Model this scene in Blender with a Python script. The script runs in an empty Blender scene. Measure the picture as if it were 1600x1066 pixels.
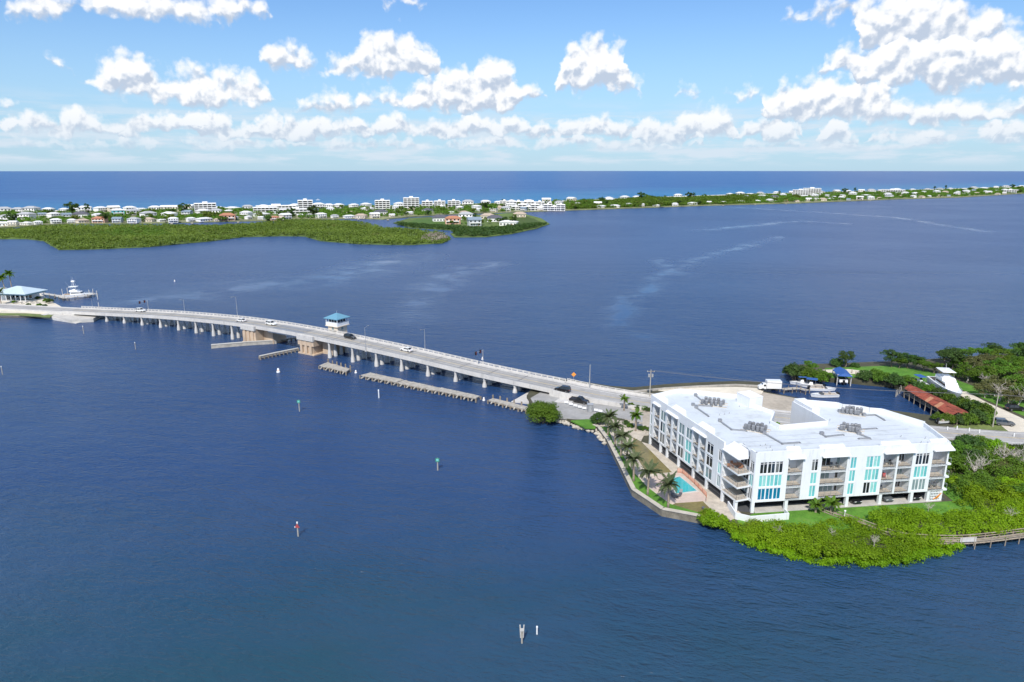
import bpy, bmesh, math, random
import numpy as np
from mathutils import Vector, Matrix
from mathutils.geometry import tessellate_polygon

random.seed(7)
scene = bpy.context.scene
COL = scene.collection
R = math.radians

# ------------------------------------------------------------------ camera
F = 1066.67                                  # focal length in pixels of a 1600 px wide frame
CAM_H = 66.0
PITCH = math.atan((533 - 265.5) / F)
cam_data = bpy.data.cameras.new('camera')
cam_data.sensor_width = 36.0
cam_data.lens = 24.0
cam_data.clip_start = 0.5
cam_data.clip_end = 120000
cam = bpy.data.objects.new('camera', cam_data)
COL.objects.link(cam)
cam.location = (0, 0, CAM_H)
cam.rotation_euler = (math.pi / 2 - PITCH, 0, 0)
scene.camera = cam

def ray(px, py):
    x = (px - 800) / F
    y = -(py - 533) / F
    c, s = math.cos(PITCH), math.sin(PITCH)
    return (x, c + y * s, -s + y * c)

def G(px, py, z=0.0):
    """the point at height z that a pixel of the photograph looks at"""
    d = ray(px, py)
    t = (z - CAM_H) / d[2]
    return (d[0] * t, d[1] * t)

def G3(px, py, z=0.0):
    x, y = G(px, py, z)
    return (x, y, z)

# ------------------------------------------------------------------ colour management
vs = scene.view_settings
vs.view_transform = 'Standard'
vs.look = 'None'
vs.exposure = 0.08
vs.gamma = 1.0
scene.render.film_transparent = False
scene.cycles.max_bounces = 7
scene.cycles.diffuse_bounces = 3
scene.cycles.glossy_bounces = 3
scene.cycles.transmission_bounces = 3
scene.cycles.transparent_max_bounces = 8
scene.cycles.caustics_reflective = False
scene.cycles.caustics_refractive = False
scene.cycles.use_denoising = True
scene.cycles.sample_clamp_indirect = 2.0
scene.cycles.sample_clamp_direct = 2.0

# ------------------------------------------------------------------ sun and sky
SUN_EL = R(47)
SUN_AZ = math.atan2(-0.20, -0.98)            # horizontal bearing of the sun, from +Y towards +X
sun_dir = Vector((math.sin(SUN_AZ) * math.cos(SUN_EL), math.cos(SUN_AZ) * math.cos(SUN_EL), math.sin(SUN_EL)))
sd = bpy.data.lights.new('sun', 'SUN')
sd.energy = 4.3
sd.angle = R(0.53)
sd.color = (1.0, 0.955, 0.89)
sun = bpy.data.objects.new('sun', sd)
COL.objects.link(sun)
sun.rotation_euler = sun_dir.to_track_quat('Z', 'Y').to_euler()
sun.location = (0, 0, 300)

world = bpy.data.worlds.new('World')
scene.world = world
world.use_nodes = True
SKY_STRENGTH = 0.11

class NT:
    """short-hand for building node trees"""
    def __init__(s, tree):
        s.t = tree
    def n(s, kind, **kw):
        nd = s.t.nodes.new(kind)
        for k, v in kw.items():
            setattr(nd, k, v)
        return nd
    def put(s, sock, v):
        if hasattr(v, 'is_output') or isinstance(v, bpy.types.NodeSocket):
            s.t.links.new(v, sock)
        else:
            sock.default_value = v
    def m(s, op, a, b=None, c=None, clamp=False):
        nd = s.n('ShaderNodeMath', operation=op, use_clamp=clamp)
        for i, v in enumerate((a, b, c)):
            if v is not None:
                s.put(nd.inputs[i], v)
        return nd.outputs[0]
    def v(s, op, a, b=None, c=None, scale=None):
        nd = s.n('ShaderNodeVectorMath', operation=op)
        for i, v in enumerate((a, b, c)):
            if v is not None:
                s.put(nd.inputs[i], v)
        if scale is not None:
            s.put(nd.inputs['Scale'], scale)
        return nd.outputs['Value'] if op in ('LENGTH', 'DISTANCE', 'DOT_PRODUCT') else nd.outputs[0]
    def ramp(s, x, lo, hi, a=0.0, b=1.0, smooth=True):
        nd = s.n('ShaderNodeMapRange', interpolation_type='SMOOTHSTEP' if smooth else 'LINEAR')
        for i, v in enumerate((x, lo, hi, a, b)):
            s.put(nd.inputs[i], v)
        return nd.outputs[0]
    def noise(s, vec, scale, detail=4, rough=0.5, dims='3D', out=0, dist=0.0, kind='FBM'):
        nd = s.n('ShaderNodeTexNoise', noise_dimensions=dims)
        if kind != 'FBM':
            nd.noise_type = kind
        s.put(nd.inputs['Vector'], vec)
        nd.inputs['Scale'].default_value = scale
        nd.inputs['Detail'].default_value = detail
        nd.inputs['Roughness'].default_value = rough
        nd.inputs['Distortion'].default_value = dist
        return nd.outputs[out]
    def mix(s, f, a, b, kind='RGBA', blend='MIX'):
        nd = s.n('ShaderNodeMix', data_type=kind)
        if kind == 'RGBA':
            nd.blend_type = blend
            ia, ib = 6, 7
            o = 2
        else:
            ia, ib = 2, 3
            o = 0
        s.put(nd.inputs[0], f)
        for i, v in ((ia, a), (ib, b)):
            if isinstance(v, tuple) and len(v) == 3:
                v = v + (1,)
            s.put(nd.inputs[i], v)
        return nd.outputs[o]

def angles(px, py):
    d = ray(px, py)
    return math.atan2(d[0], d[1]), math.atan2(d[2], math.hypot(d[0], d[1]))

# cumulus clouds in five rows, nearest (highest) first: centre and radii in pixels of the photograph
ROWS = [
    [(68, 16, 52, 34), (200, 14, 90, 40), (275, 22, 90, 46), (360, 14, 66, 32), (628, 4, 34, 14), (1330, 22, 66, 36), (1420, 56, 90, 80), (1490, 58, 80, 70), (1245, 28, 22, 14)],
    [(72, 99, 34, 13), (205, 132, 58, 54), (255, 142, 66, 40), (325, 152, 80, 52), (375, 150, 50, 38), (155, 134, 36, 20),
     (925, 112, 56, 60), (935, 136, 72, 36), (955, 90, 28, 36), (1350, 104, 84, 44), (1440, 112, 112, 82), (1545, 116, 104, 84), (1615, 120, 70, 70)],
    [(445, 96, 46, 38), (468, 114, 48, 20), (612, 104, 74, 62), (560, 108, 60, 32), (655, 104, 36, 46), (1133, 147, 24, 15), (1072, 146, 22, 9), (1178, 146, 24, 11),
     (1270, 176, 60, 66), (1330, 176, 92, 58), (1222, 176, 28, 58), (1390, 184, 50, 34)],
    [(515, 172, 48, 30), (530, 168, 24, 34), (640, 162, 92, 26), (715, 160, 80, 56), (772, 156, 44, 72), (815, 152, 40, 26), (5, 163, 24, 9),
     (1098, 206, 54, 46), (1128, 204, 28, 34), (1480, 186, 74, 40), (1556, 186, 50, 32), (1612, 180, 30, 44)],
    [], [], [],
]
HOR = [(20, 196), (75, 204), (118, 192), (180, 206), (220, 202), (275, 198), (318, 196), (342, 208), (385, 210), (425, 206), (462, 212), (505, 206), (552, 206),
       (604, 202), (640, 206), (690, 212), (742, 204), (765, 208), (806, 204), (845, 212), (894, 210), (942, 200), (970, 208), (1015, 218), (1046, 214), (1180, 212), (1210, 208),
       (1300, 220), (1380, 216), (1450, 218), (1550, 212), (1590, 218)]
random.seed(3)
for i, (hx, hy) in enumerate(HOR):
    ROWS[4 + i % 2].append((hx, hy, 22 + random.random() * 18, 20 + random.random() * 14))
    ROWS[5 - i % 2].append((hx + 24, hy + random.uniform(-4, 8), 18 + random.random() * 14, 14 + random.random() * 12))
    ROWS[6].append((hx + 20, 226 + random.random() * 6, 32 + random.random() * 16, 10 + random.random() * 6))
AZ0, AZ1 = -.72, .72

def row_curves(row, n=150):
    """upper and lower edge of one row of clouds as seen along the horizon"""
    ell = []
    for (cx, cy, rx, ry) in row:
        az, el = angles(cx, cy)
        a2, _ = angles(cx + rx, cy)
        _, e2 = angles(cx, cy - ry)
        ell.append((az, el, abs(a2 - az), abs(e2 - el)))
    tops, bots = [], []
    for i in range(n):
        a = AZ0 + (AZ1 - AZ0) * i / (n - 1)
        best_t, best_b = None, None
        near = min(ell, key=lambda e: abs(a - e[0]) / e[2])
        for (c, el, ra, re) in ell:
            q = 1 - ((a - c) / ra) ** 2
            if q > 0:
                b = el - re * .30; t = b + re * 1.30 * q ** .42
                best_t = t if best_t is None else max(best_t, t)
                best_b = b if best_b is None else min(best_b, b)
        if best_t is None:
            gap = min(.03, .5 * (abs(a - near[0]) - near[2]) + .004)
            best_t, best_b = near[1] - near[3] * .3 - gap, near[1] - near[3] * .3 + gap
        tops.append(best_t); bots.append(best_b)
    return tops, bots

def float_curve(T, x, vals, lo, hi):
    nd = T.n('ShaderNodeFloatCurve')
    c = nd.mapping.curves[0]
    n = len(vals)
    while len(c.points) < n:
        c.points.new(.5, .5)
    for i, v in enumerate(vals):
        c.points[i].location = (i / (n - 1), (v - lo) / (hi - lo))
        c.points[i].handle_type = 'AUTO'
    nd.mapping.update()
    T.put(nd.inputs['Value'], x)
    return T.m('MULTIPLY_ADD', nd.outputs[0], hi - lo, lo)

def cloud_group():
    g = bpy.data.node_groups.new('cloud_density', 'ShaderNodeTree')
    g.interface.new_socket('P', in_out='INPUT', socket_type='NodeSocketVector')
    g.interface.new_socket('D', in_out='OUTPUT', socket_type='NodeSocketFloat')
    g.interface.new_socket('R', in_out='OUTPUT', socket_type='NodeSocketFloat')
    g.interface.new_socket('H', in_out='OUTPUT', socket_type='NodeSocketFloat')
    T = NT(g)
    gi = T.n('NodeGroupInput')
    go = T.n('NodeGroupOutput')
    P = gi.outputs[0]
    w1 = T.v('SCALE', T.v('SUBTRACT', T.noise(P, 26, 4, .60, '2D', out=1), (.5, .5, .5)), scale=.030)
    Q = T.v('ADD', P, w1)
    sep = T.n('ShaderNodeSeparateXYZ')
    T.put(sep.inputs[0], Q)
    az, el = sep.outputs[0], sep.outputs[1]
    x = T.ramp(az, AZ0, AZ1, smooth=False)
    best, hgt = None, None
    for ri, row in enumerate(ROWS):
        t, b = row_curves(row)
        lo, hi = -.05, .45
        tc_, bc_ = float_curve(T, x, t, lo, hi), float_curve(T, x, b, lo, hi)
        up = T.m('SUBTRACT', tc_, el)
        dn = T.m('SUBTRACT', el, bc_)
        gain = (34, 40, 40, 44, 62, 62, 64)[ri]
        d = T.m('MINIMUM', T.m('MULTIPLY', up, gain), T.m('MULTIPLY', dn, gain * 1.5))
        d = T.m('MINIMUM', d, 1.15)
        hh = T.m('DIVIDE', dn, T.m('MAXIMUM', T.m('ADD', up, dn), .004), clamp=True)
        if best is None:
            best, hgt = d, hh
        else:
            hgt = T.mix(T.ramp(T.m('SUBTRACT', d, best), -.1, .1), hgt, hh, kind='FLOAT')
            best = T.m('SMOOTH_MAX', best, d, .1)
    inside = T.m('MULTIPLY', T.ramp(T.m('ABSOLUTE', az), .70, .66), T.ramp(el, .42, .36))
    best = T.m('ADD', best, T.m('MULTIPLY', T.m('SUBTRACT', inside, 1.0), 4.0))
    # the same scattered cumulus goes on beyond the frame
    field = T.noise(T.v('MULTIPLY', Q, (1, 1.9, 0)), 4.0, 1, .5, '2D')
    field = T.m('MINIMUM', T.m('MULTIPLY', T.m('SUBTRACT', field, .54), 7.0), .9)
    field = T.m('SUBTRACT', field, T.m('MULTIPLY', inside, 3.0))
    body = T.m('MAXIMUM', best, field)
    vor = T.n('ShaderNodeTexVoronoi', voronoi_dimensions='2D', feature='F1')
    T.put(vor.inputs['Vector'], T.v('ADD', P, T.v('SCALE', w1, scale=.5)))
    vor.inputs['Scale'].default_value = 38
    vor.inputs['Detail'].default_value = 2
    vor.inputs['Roughness'].default_value = .5
    puff = T.m('SUBTRACT', .42, vor.outputs['Distance'])
    nz = T.m('SUBTRACT', T.noise(P, 40, 5, .66, '2D'), .5)
    D = T.m('ADD', T.m('ADD', body, .12), T.m('ADD', T.m('MULTIPLY', puff, .72), T.m('MULTIPLY', nz, .66)))
    g.links.new(D, go.inputs[0])
    hgt = T.mix(inside, .6, hgt, kind='FLOAT')
    g.links.new(T.m('ADD', T.m('MULTIPLY', body, .25), T.m('ADD', T.m('MULTIPLY', puff, 1.0), T.m('MULTIPLY', nz, .8))), go.inputs[1])
    g.links.new(hgt, go.inputs[2])
    return g

def build_world():
    t = world.node_tree
    t.nodes.clear()
    T = NT(t)
    out = T.n('ShaderNodeOutputWorld')
    bg = T.n('ShaderNodeBackground')
    bg.inputs['Strength'].default_value = SKY_STRENGTH
    sky = T.n('ShaderNodeTexSky', sky_type='NISHITA')
    sky.sun_disc = False
    sky.sun_elevation = SUN_EL
    sky.sun_rotation = SUN_AZ
    sky.air_density = 1.0
    sky.dust_density = 0.3
    sky.ozone_density = 2.0
    sky.altitude = 60
    tc = T.n('ShaderNodeTexCoord')
    d = T.v('NORMALIZE', tc.outputs['Generated'])
    sep = T.n('ShaderNodeSeparateXYZ')
    T.put(sep.inputs[0], d)
    az = T.m('ARCTAN2', sep.outputs[0], sep.outputs[1])
    el = T.m('ARCSINE', sep.outputs[2])
    cmb = T.n('ShaderNodeCombineXYZ')
    T.put(cmb.inputs[0], az)
    T.put(cmb.inputs[1], el)
    P = cmb.outputs[0]
    grp = cloud_group()
    def dens(p):
        gn = T.n('ShaderNodeGroup')
        gn.node_tree = grp
        T.put(gn.inputs[0], p)
        return gn.outputs
    D0 = dens(P)
    D1 = dens(T.v('ADD', P, (-.004, .009, 0)))
    alpha = T.ramp(D0[0], -.20, .52)
    alpha = T.m('MULTIPLY', alpha, T.ramp(el, .010, .045, .25, .97))
    rel = T.m('SUBTRACT', D0[1], D1[1])
    lit = T.ramp(T.m('ADD', D0[2], T.m('MULTIPLY', rel, 1.15)), -.12, .74)
    k = 1 / SKY_STRENGTH
    cloud = T.mix(lit, (.52 * k, .60 * k, .73 * k), (.98 * k, .985 * k, 1.0 * k))
    hazy = T.ramp(el, .0, .09, .75, .0)
    skyc = T.mix(1.0, sky.outputs[0], (.78, 1.02, 1.28), blend='MULTIPLY')
    # summer haze low over the sea, pale blue
    skyc2 = T.mix(T.ramp(el, -.02, .24, .80, .0), skyc, (.42 * k, .62 * k, .80 * k))
    cloud = T.mix(hazy, cloud, (.56 * k, .69 * k, .82 * k))
    # thin layered cloud far out, low over the sea
    thin = T.noise(T.v('MULTIPLY', P, (9, 60, 0)), 1.0, 5, .62, '2D')
    thin = T.m('MULTIPLY', T.ramp(thin, .38, .66), T.m('MULTIPLY', T.ramp(el, .002, .016), T.ramp(el, .10, .05)))
    skyc2 = T.mix(T.m('MULTIPLY', thin, .80), skyc2, (.68 * k, .77 * k, .87 * k))
    col = T.mix(alpha, skyc2, cloud)
    t.links.new(col, bg.inputs['Color'])
    t.links.new(bg.outputs[0], out.inputs['Surface'])

build_world()
world.cycles.sampling_method = 'NONE'

# ------------------------------------------------------------------ materials
def mat(name, col, rough=.6, metal=0.0, spec=.5, noise=None, bump=None, coords='Object'):
    """procedural principled material; noise = (scale, amount) varies the colour, bump = (scale, strength)"""
    m = bpy.data.materials.new(name)
    m.use_nodes = True
    T = NT(m.node_tree)
    b = m.node_tree.nodes['Principled BSDF']
    b.inputs['Roughness'].default_value = rough
    b.inputs['Metallic'].default_value = metal
    b.inputs['Specular IOR Level'].default_value = spec
    b.inputs['Base Color'].default_value = col + (1,)
    if noise or bump:
        tc = T.n('ShaderNodeNewGeometry') if coords == 'World' else T.n('ShaderNodeTexCoord')
        vec = tc.outputs['Position'] if coords == 'World' else tc.outputs['Object']
    if noise:
        sc, am = noise
        f = T.noise(vec, sc, 5, .65)
        f2 = T.noise(vec, sc * 7.3, 3, .6)
        f = T.m('ADD', T.m('MULTIPLY', f, .65), T.m('MULTIPLY', f2, .35))
        f = T.ramp(f, .3, .7)
        lo = tuple(c * (1 - am) for c in col)
        hi = tuple(min(1, c * (1 + am)) for c in col)
        m.node_tree.links.new(T.mix(f, lo, hi), b.inputs['Base Color'])
    if bump:
        sc, st = bump
        bp = T.n('ShaderNodeBump')
        bp.inputs['Strength'].default_value = st
        bp.inputs['Distance'].default_value = .05
        T.put(bp.inputs['Height'], T.noise(vec, sc, 4, .6))
        m.node_tree.links.new(bp.outputs[0], b.inputs['Normal'])
    return m

M = {}
def addm(name, *a, **k):
    M[name] = mat(name, *a, **k)
    return M[name]
# ------------------------------------------------------------------ mesh helpers
ORG = {}                                     # world origin of every root and part, so parts can be given in world coordinates

class MB:
    def __init__(s):
        s.v = []; s.f = []; s.mi = []
    def add(s, vs_, fs_, mi=0):
        b = len(s.v)
        s.v += [tuple(p) for p in vs_]
        for f in fs_:
            s.f.append(tuple(b + i for i in f))
            s.mi.append(mi)
        return s
    def box(s, x0, x1, y0, y1, z0, z1, mi=0):
        return s.add([(x0, y0, z0), (x1, y0, z0), (x1, y1, z0), (x0, y1, z0), (x0, y0, z1), (x1, y0, z1), (x1, y1, z1), (x0, y1, z1)],
                     [(3, 2, 1, 0), (4, 5, 6, 7), (0, 1, 5, 4), (1, 2, 6, 5), (2, 3, 7, 6), (3, 0, 4, 7)], mi)
    def hexa(s, p, mi=0):
        """eight corners, lower ring then upper ring"""
        return s.add(p, [(3, 2, 1, 0), (4, 5, 6, 7), (0, 1, 5, 4), (1, 2, 6, 5), (2, 3, 7, 6), (3, 0, 4, 7)], mi)
    def obox(s, c, u, L, W, z0, z1, mi=0):
        """box centred at c (x, y) running L along unit u and W across"""
        ux, uy = u
        nx, ny = -uy, ux
        q = []
        for a, b in ((-1, -1), (1, -1), (1, 1), (-1, 1)):
            q.append((c[0] + ux * L / 2 * a + nx * W / 2 * b, c[1] + uy * L / 2 * a + ny * W / 2 * b))
        return s.hexa([(x, y, z0) for x, y in q] + [(x, y, z1) for x, y in q], mi)
    def beam(s, a, b, w, h, mi=0):
        """rectangular bar from a to b, w wide (horizontal) and h high"""
        a, b = Vector(a), Vector(b)
        d = (b - a).normalized()
        side = d.cross(Vector((0, 0, 1)))
        if side.length < 1e-4:
            side = Vector((1, 0, 0))
        side.normalize()
        up = side.cross(d)
        r = []
        for p in (a, b):
            r.append([p - side * w / 2 - up * h / 2, p + side * w / 2 - up * h / 2, p + side * w / 2 + up * h / 2, p - side * w / 2 + up * h / 2])
        return s.add(r[0] + r[1], [(0, 1, 2, 3), (7, 6, 5, 4), (0, 4, 5, 1), (1, 5, 6, 2), (2, 6, 7, 3), (3, 7, 4, 0)], mi)
    def prism(s, poly, z0, z1, mi=0, bottom=True):
        n = len(poly)
        area = sum(poly[i][0] * poly[(i + 1) % n][1] - poly[(i + 1) % n][0] * poly[i][1] for i in range(n))
        if area < 0:
            poly = poly[::-1]
        b = len(s.v)
        z0s = z0 if hasattr(z0, '__len__') else [z0] * n
        s.v += [(x, y, z0s[i]) for i, (x, y) in enumerate(poly)] + [(x, y, z1) for x, y in poly]
        for i in range(n):
            j = (i + 1) % n
            s.f.append((b + i, b + j, b + n + j, b + n + i)); s.mi.append(mi)
        tris = tessellate_polygon([[Vector((x, y, 0)) for x, y in poly]])
        for t in tris:
            a = [poly[i] for i in t]
            cr = (a[1][0] - a[0][0]) * (a[2][1] - a[0][1]) - (a[1][1] - a[0][1]) * (a[2][0] - a[0][0])
            if cr < 0:
                t = t[::-1]
            s.f.append(tuple(b + n + i for i in t)); s.mi.append(mi)
            if bottom:
                s.f.append(tuple(b + i for i in t[::-1])); s.mi.append(mi)
        return s
    def sheet(s, poly, z, mi=0):
        n = len(poly)
        b = len(s.v)
        s.v += [(x, y, z) for x, y in poly]
        for t in tessellate_polygon([[Vector((x, y, 0)) for x, y in poly]]):
            a = [poly[i] for i in t]
            cr = (a[1][0] - a[0][0]) * (a[2][1] - a[0][1]) - (a[1][1] - a[0][1]) * (a[2][0] - a[0][0])
            if cr < 0:
                t = t[::-1]
            s.f.append(tuple(b + i for i in t)); s.mi.append(mi)
        return s
    def tube(s, pts, rad, n=8, mi=0, cap=True):
        """a tube through pts; rad one number or one per point"""
        pts = [Vector(p) for p in pts]
        rad = rad if hasattr(rad, '__len__') else [rad] * len(pts)
        b = len(s.v)
        for i, p in enumerate(pts):
            d = (pts[min(i + 1, len(pts) - 1)] - pts[max(i - 1, 0)]).normalized()
            a = d.cross(Vector((0, 0, 1)) if abs(d.z) < .9 else Vector((1, 0, 0))).normalized()
            c = d.cross(a)
            for k in range(n):
                t = 2 * math.pi * k / n
                s.v.append(tuple(p + a * math.cos(t) * rad[i] + c * math.sin(t) * rad[i]))
        for i in range(len(pts) - 1):
            for k in range(n):
                l = (k + 1) % n
                s.f.append((b + i * n + k, b + (i + 1) * n + k, b + (i + 1) * n + l, b + i * n + l)); s.mi.append(mi)
        if cap:
            s.f.append(tuple(b + k for k in range(n))); s.mi.append(mi)
            e = b + (len(pts) - 1) * n
            s.f.append(tuple(e + k for k in range(n))[::-1]); s.mi.append(mi)
        return s
    def loft(s, rings, mi=0, cap=True):
        n = len(rings[0])
        b = len(s.v)
        for r in rings:
            s.v += [tuple(p) for p in r]
        for i in range(len(rings) - 1):
            for k in range(n):
                l = (k + 1) % n
                s.f.append((b + i * n + k, b + i * n + l, b + (i + 1) * n + l, b + (i + 1) * n + k)); s.mi.append(mi)
        if cap:
            s.f.append(tuple(b + k for k in range(n))[::-1]); s.mi.append(mi)
            e = b + (len(rings) - 1) * n
            s.f.append(tuple(e + k for k in range(n))); s.mi.append(mi)
        return s
    def hip(s, c, u, L, W, z, h, over=.5, ridge=.45, mi=0, thick=.2):
        """hipped roof; ridge = length of the ridge as a share of L"""
        ux, uy = u
        nx, ny = -uy, ux
        L += 2 * over; W += 2 * over
        def pt(a, b_, zz):
            return (c[0] + ux * a + nx * b_, c[1] + uy * a + ny * b_, zz)
        base = [pt(-L / 2, -W / 2, z), pt(L / 2, -W / 2, z), pt(L / 2, W / 2, z), pt(-L / 2, W / 2, z)]
        up = [pt(-L / 2, -W / 2, z + thick), pt(L / 2, -W / 2, z + thick), pt(L / 2, W / 2, z + thick), pt(-L / 2, W / 2, z + thick)]
        r = [pt(-L * ridge / 2, 0, z + h), pt(L * ridge / 2, 0, z + h)]
        return s.add(base + up + r, [(3, 2, 1, 0), (0, 1, 5, 4), (1, 2, 6, 5), (2, 3, 7, 6), (3, 0, 4, 7), (4, 5, 9, 8), (6, 7, 8, 9), (5, 6, 9), (7, 4, 8)], mi)
    def data(s, name, mats, org=(0, 0, 0), smooth=False):
        me = bpy.data.meshes.new(name)
        me.from_pydata([(x - org[0], y - org[1], z - org[2]) for x, y, z in s.v], [], s.f)
        for m_ in (mats if isinstance(mats, (list, tuple)) else [mats]):
            me.materials.append(m_)
        if any(s.mi):
            me.polygons.foreach_set('material_index', s.mi)
        if smooth:
            me.polygons.foreach_set('use_smooth', [True] * len(me.polygons))
        me.update()
        return me
    def build(s, name, mats, parent=None, smooth=False, loc=None):
        """link as one object; vertices are world coordinates unless the parent is a prototype at the origin"""
        org = ORG.get(parent.name, (0, 0, 0)) if parent else (loc or (0, 0, 0))
        o = bpy.data.objects.new(name, s.data(name, mats, org, smooth))
        COL.objects.link(o)
        if parent:
            o.parent = parent
        else:
            o.location = org
        ORG[o.name] = org
        return o

def empty(name, loc=(0, 0, 0), rz=0.0):
    o = bpy.data.objects.new(name, None)
    o.empty_display_size = .5
    COL.objects.link(o)
    o.location = loc
    o.rotation_euler = (0, 0, rz)
    ORG[o.name] = tuple(loc)
    return o

def tag(o, label=None, cat=None, group=None, kind=None):
    if label: o['label'] = label
    if cat: o['category'] = cat
    if group: o['group'] = group
    if kind: o['kind'] = kind
    return o

def struct(name, mb, m_, smooth=False):
    o = mb.build(name, m_, smooth=smooth)
    o['kind'] = 'structure'
    return o

def copy_tree(o, parent=None):
    c = o.copy()
    COL.objects.link(c)
    c.parent = parent
    for ch in list(o.children):
        copy_tree(ch, c)
    return c

def place(proto, used, loc, rz, label, group=None, scale=None):
    """the first call moves the prototype itself, later ones copy it"""
    o = proto if not used else copy_tree(proto)
    used.append(1)
    o.location = loc
    o.rotation_euler = (0, 0, rz)
    if scale:
        o.scale = (scale, scale, scale) if not hasattr(scale, '__len__') else scale
    o['label'] = label
    if group:
        o['group'] = group
    return o

ORD = ['first', 'second', 'third', 'fourth', 'fifth', 'sixth', 'seventh', 'eighth', 'ninth', 'tenth', 'eleventh', 'twelfth', 'thirteenth', 'fourteenth', 'fifteenth', 'sixteenth', 'seventeenth', 'eighteenth', 'nineteenth', 'twentieth']
TENS = ['', '', 'twenty', 'thirty', 'forty', 'fifty', 'sixty', 'seventy', 'eighty', 'ninety']
TENTH = ['', '', 'twentieth', 'thirtieth', 'fortieth', 'fiftieth', 'sixtieth', 'seventieth', 'eightieth', 'ninetieth']
def ordinal(i):
    if i < 20:
        return ORD[i]
    i += 1
    if i % 10 == 0:
        return TENTH[i // 10]
    return TENS[i // 10] + '-' + ORD[i % 10 - 1]

def clean(p):
    return [(float(a), float(b)) for a, b in p]

def pix(pts, z=0.0):
    return [G(x, y, z) for x, y in pts]

# ------------------------------------------------------------------ water
def water_material():
    m = bpy.data.materials.new('water')
    m.use_nodes = True
    T = NT(m.node_tree)
    b = m.node_tree.nodes['Principled BSDF']
    geo = T.n('ShaderNodeNewGeometry')
    P = geo.outputs['Position']
    sep = T.n('ShaderNodeSeparateXYZ')
    T.put(sep.inputs[0], P)
    X, Y = sep.outputs[0], sep.outputs[1]
    b.inputs['IOR'].default_value = 1.33
    # wind chop: short crests lying roughly across the view, on top of longer waves
    rot = T.n('ShaderNodeVectorRotate', rotation_type='Z_AXIS')
    T.put(rot.inputs['Vector'], P)
    rot.inputs['Angle'].default_value = R(14)
    st = T.v('MULTIPLY', rot.outputs[0], (.42, 1.0, 1.0))
    a = T.noise(st, .85, 3, .55)
    a = T.m('SUBTRACT', 1.0, T.m('MULTIPLY', T.m('ABSOLUTE', T.m('SUBTRACT', a, .5)), 3.0))
    c = T.noise(st, .34, 3, .5)
    e = T.noise(P, 3.1, 2, .5)
    long = T.noise(st, .09, 2, .5)
    h = T.m('ADD', T.m('MULTIPLY', a, .30), T.m('ADD', T.m('MULTIPLY', c, .9), T.m('ADD', T.m('MULTIPLY', e, .10), T.m('MULTIPLY', long, .8))))
    # slicks and gusts: bands of calmer and rougher water
    big = T.noise(T.v('MULTIPLY', P, (.5, 1, 1)), .006, 4, .55, dist=.6)
    gust = T.ramp(big, .35, .68, .50, 1.30)
    warp = T.v('ADD', P, T.v('SCALE', T.v('SUBTRACT', T.noise(P, .02, 4, .6, out=1), (.5, .5, .5)), scale=34))
    slick = None
    for poly, wd in SLICKS:
        for p0, p1 in zip(poly[:-1], poly[1:]):
            ax, ay = p0; bx, by = p1
            L2 = (bx - ax) ** 2 + (by - ay) ** 2
            rel = T.v('SUBTRACT', warp, (ax, ay, 0))
            rel = T.v('MULTIPLY', rel, (1, 1, 0))
            t = T.m('DIVIDE', T.v('DOT_PRODUCT', rel, (bx - ax, by - ay, 0)), L2, clamp=True)
            q = T.v('SUBTRACT', rel, T.v('SCALE', (bx - ax, by - ay, 0), scale=t))
            dd = T.m('DIVIDE', T.v('LENGTH', q), wd)
            slick = dd if slick is None else T.m('MINIMUM', slick, dd)
    sl = T.m('MULTIPLY', T.ramp(slick, 1.5, .0), T.ramp(T.noise(P, .045, 4, .65), .38, .60, .15, 1.0))
    calm = T.m('SUBTRACT', 1.0, T.m('MULTIPLY', sl, .93))
    bp = T.n('ShaderNodeBump')
    T.put(bp.inputs['Strength'], T.m('MULTIPLY', T.m('MULTIPLY', gust, calm), WAVE))
    bp.inputs['Distance'].default_value = 1.35
    T.put(bp.inputs['Height'], h)
    m.node_tree.links.new(bp.outputs[0], b.inputs['Normal'])
    T.put(b.inputs['Roughness'], T.m('MULTIPLY', T.ramp(Y, 150, 900, .26, .30), T.m('SUBTRACT', 1.0, T.m('MULTIPLY', sl, .35))))
    T.put(b.inputs['Specular IOR Level'], T.mix(sl, T.ramp(Y, 120, 700, .5, .26), .34, kind='FLOAT'))
    # the bay is deep blue, greener over the flats under the camera, the gulf clearer with a turquoise shelf
    bay = T.mix(T.ramp(T.m('ADD', Y, T.m('MULTIPLY', T.noise(P, .012, 4, .6), 60)), 90, 175), (.014, .060, .082), (.012, .046, .138))
    pat = T.noise(T.v('MULTIPLY', P, (.6, 1, 1)), .011, 5, .6)
    bay = T.mix(T.ramp(pat, .35, .68), bay, T.mix(.6, bay, (.034, .072, .165)))
    far = T.m('SUBTRACT', Y, T.m('MULTIPLY', X, .62))
    gulf = T.mix(T.ramp(far, 1350, 2600), (.006, .15, .32), (.002, .070, .25))
    bay = T.mix(T.ramp(Y, 230, 620), bay, (.034, .074, .188))
    isg = T.ramp(far, 1225, 1300)
    col = T.mix(isg, bay, gulf)
    # shallows along the near seawall
    m.node_tree.links.new(col, b.inputs['Base Color'])
    return m
WAVE = .78
SLICKS = [
    (pix([(1220, 370), (1090, 405), (1040, 428), (985, 460), (962, 490), (975, 512), (1020, 530)]), 8.0),
    (pix([(1035, 408), (1050, 425), (1078, 430)]), 9.0),
    (pix([(640, 400), (560, 425), (500, 440), (400, 445), (300, 460)]), 26.0),
    (pix([(770, 412), (700, 430), (660, 465), (630, 500)]), 14.0),
    (pix([(170, 478), (250, 466), (330, 468)]), 10.0),
    (pix([(1110, 322), (1250, 330), (1400, 340), (1540, 362)]), 9.0),
    (pix([(1090, 360), (1250, 345), (1320, 350)]), 12.0),
]
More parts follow.
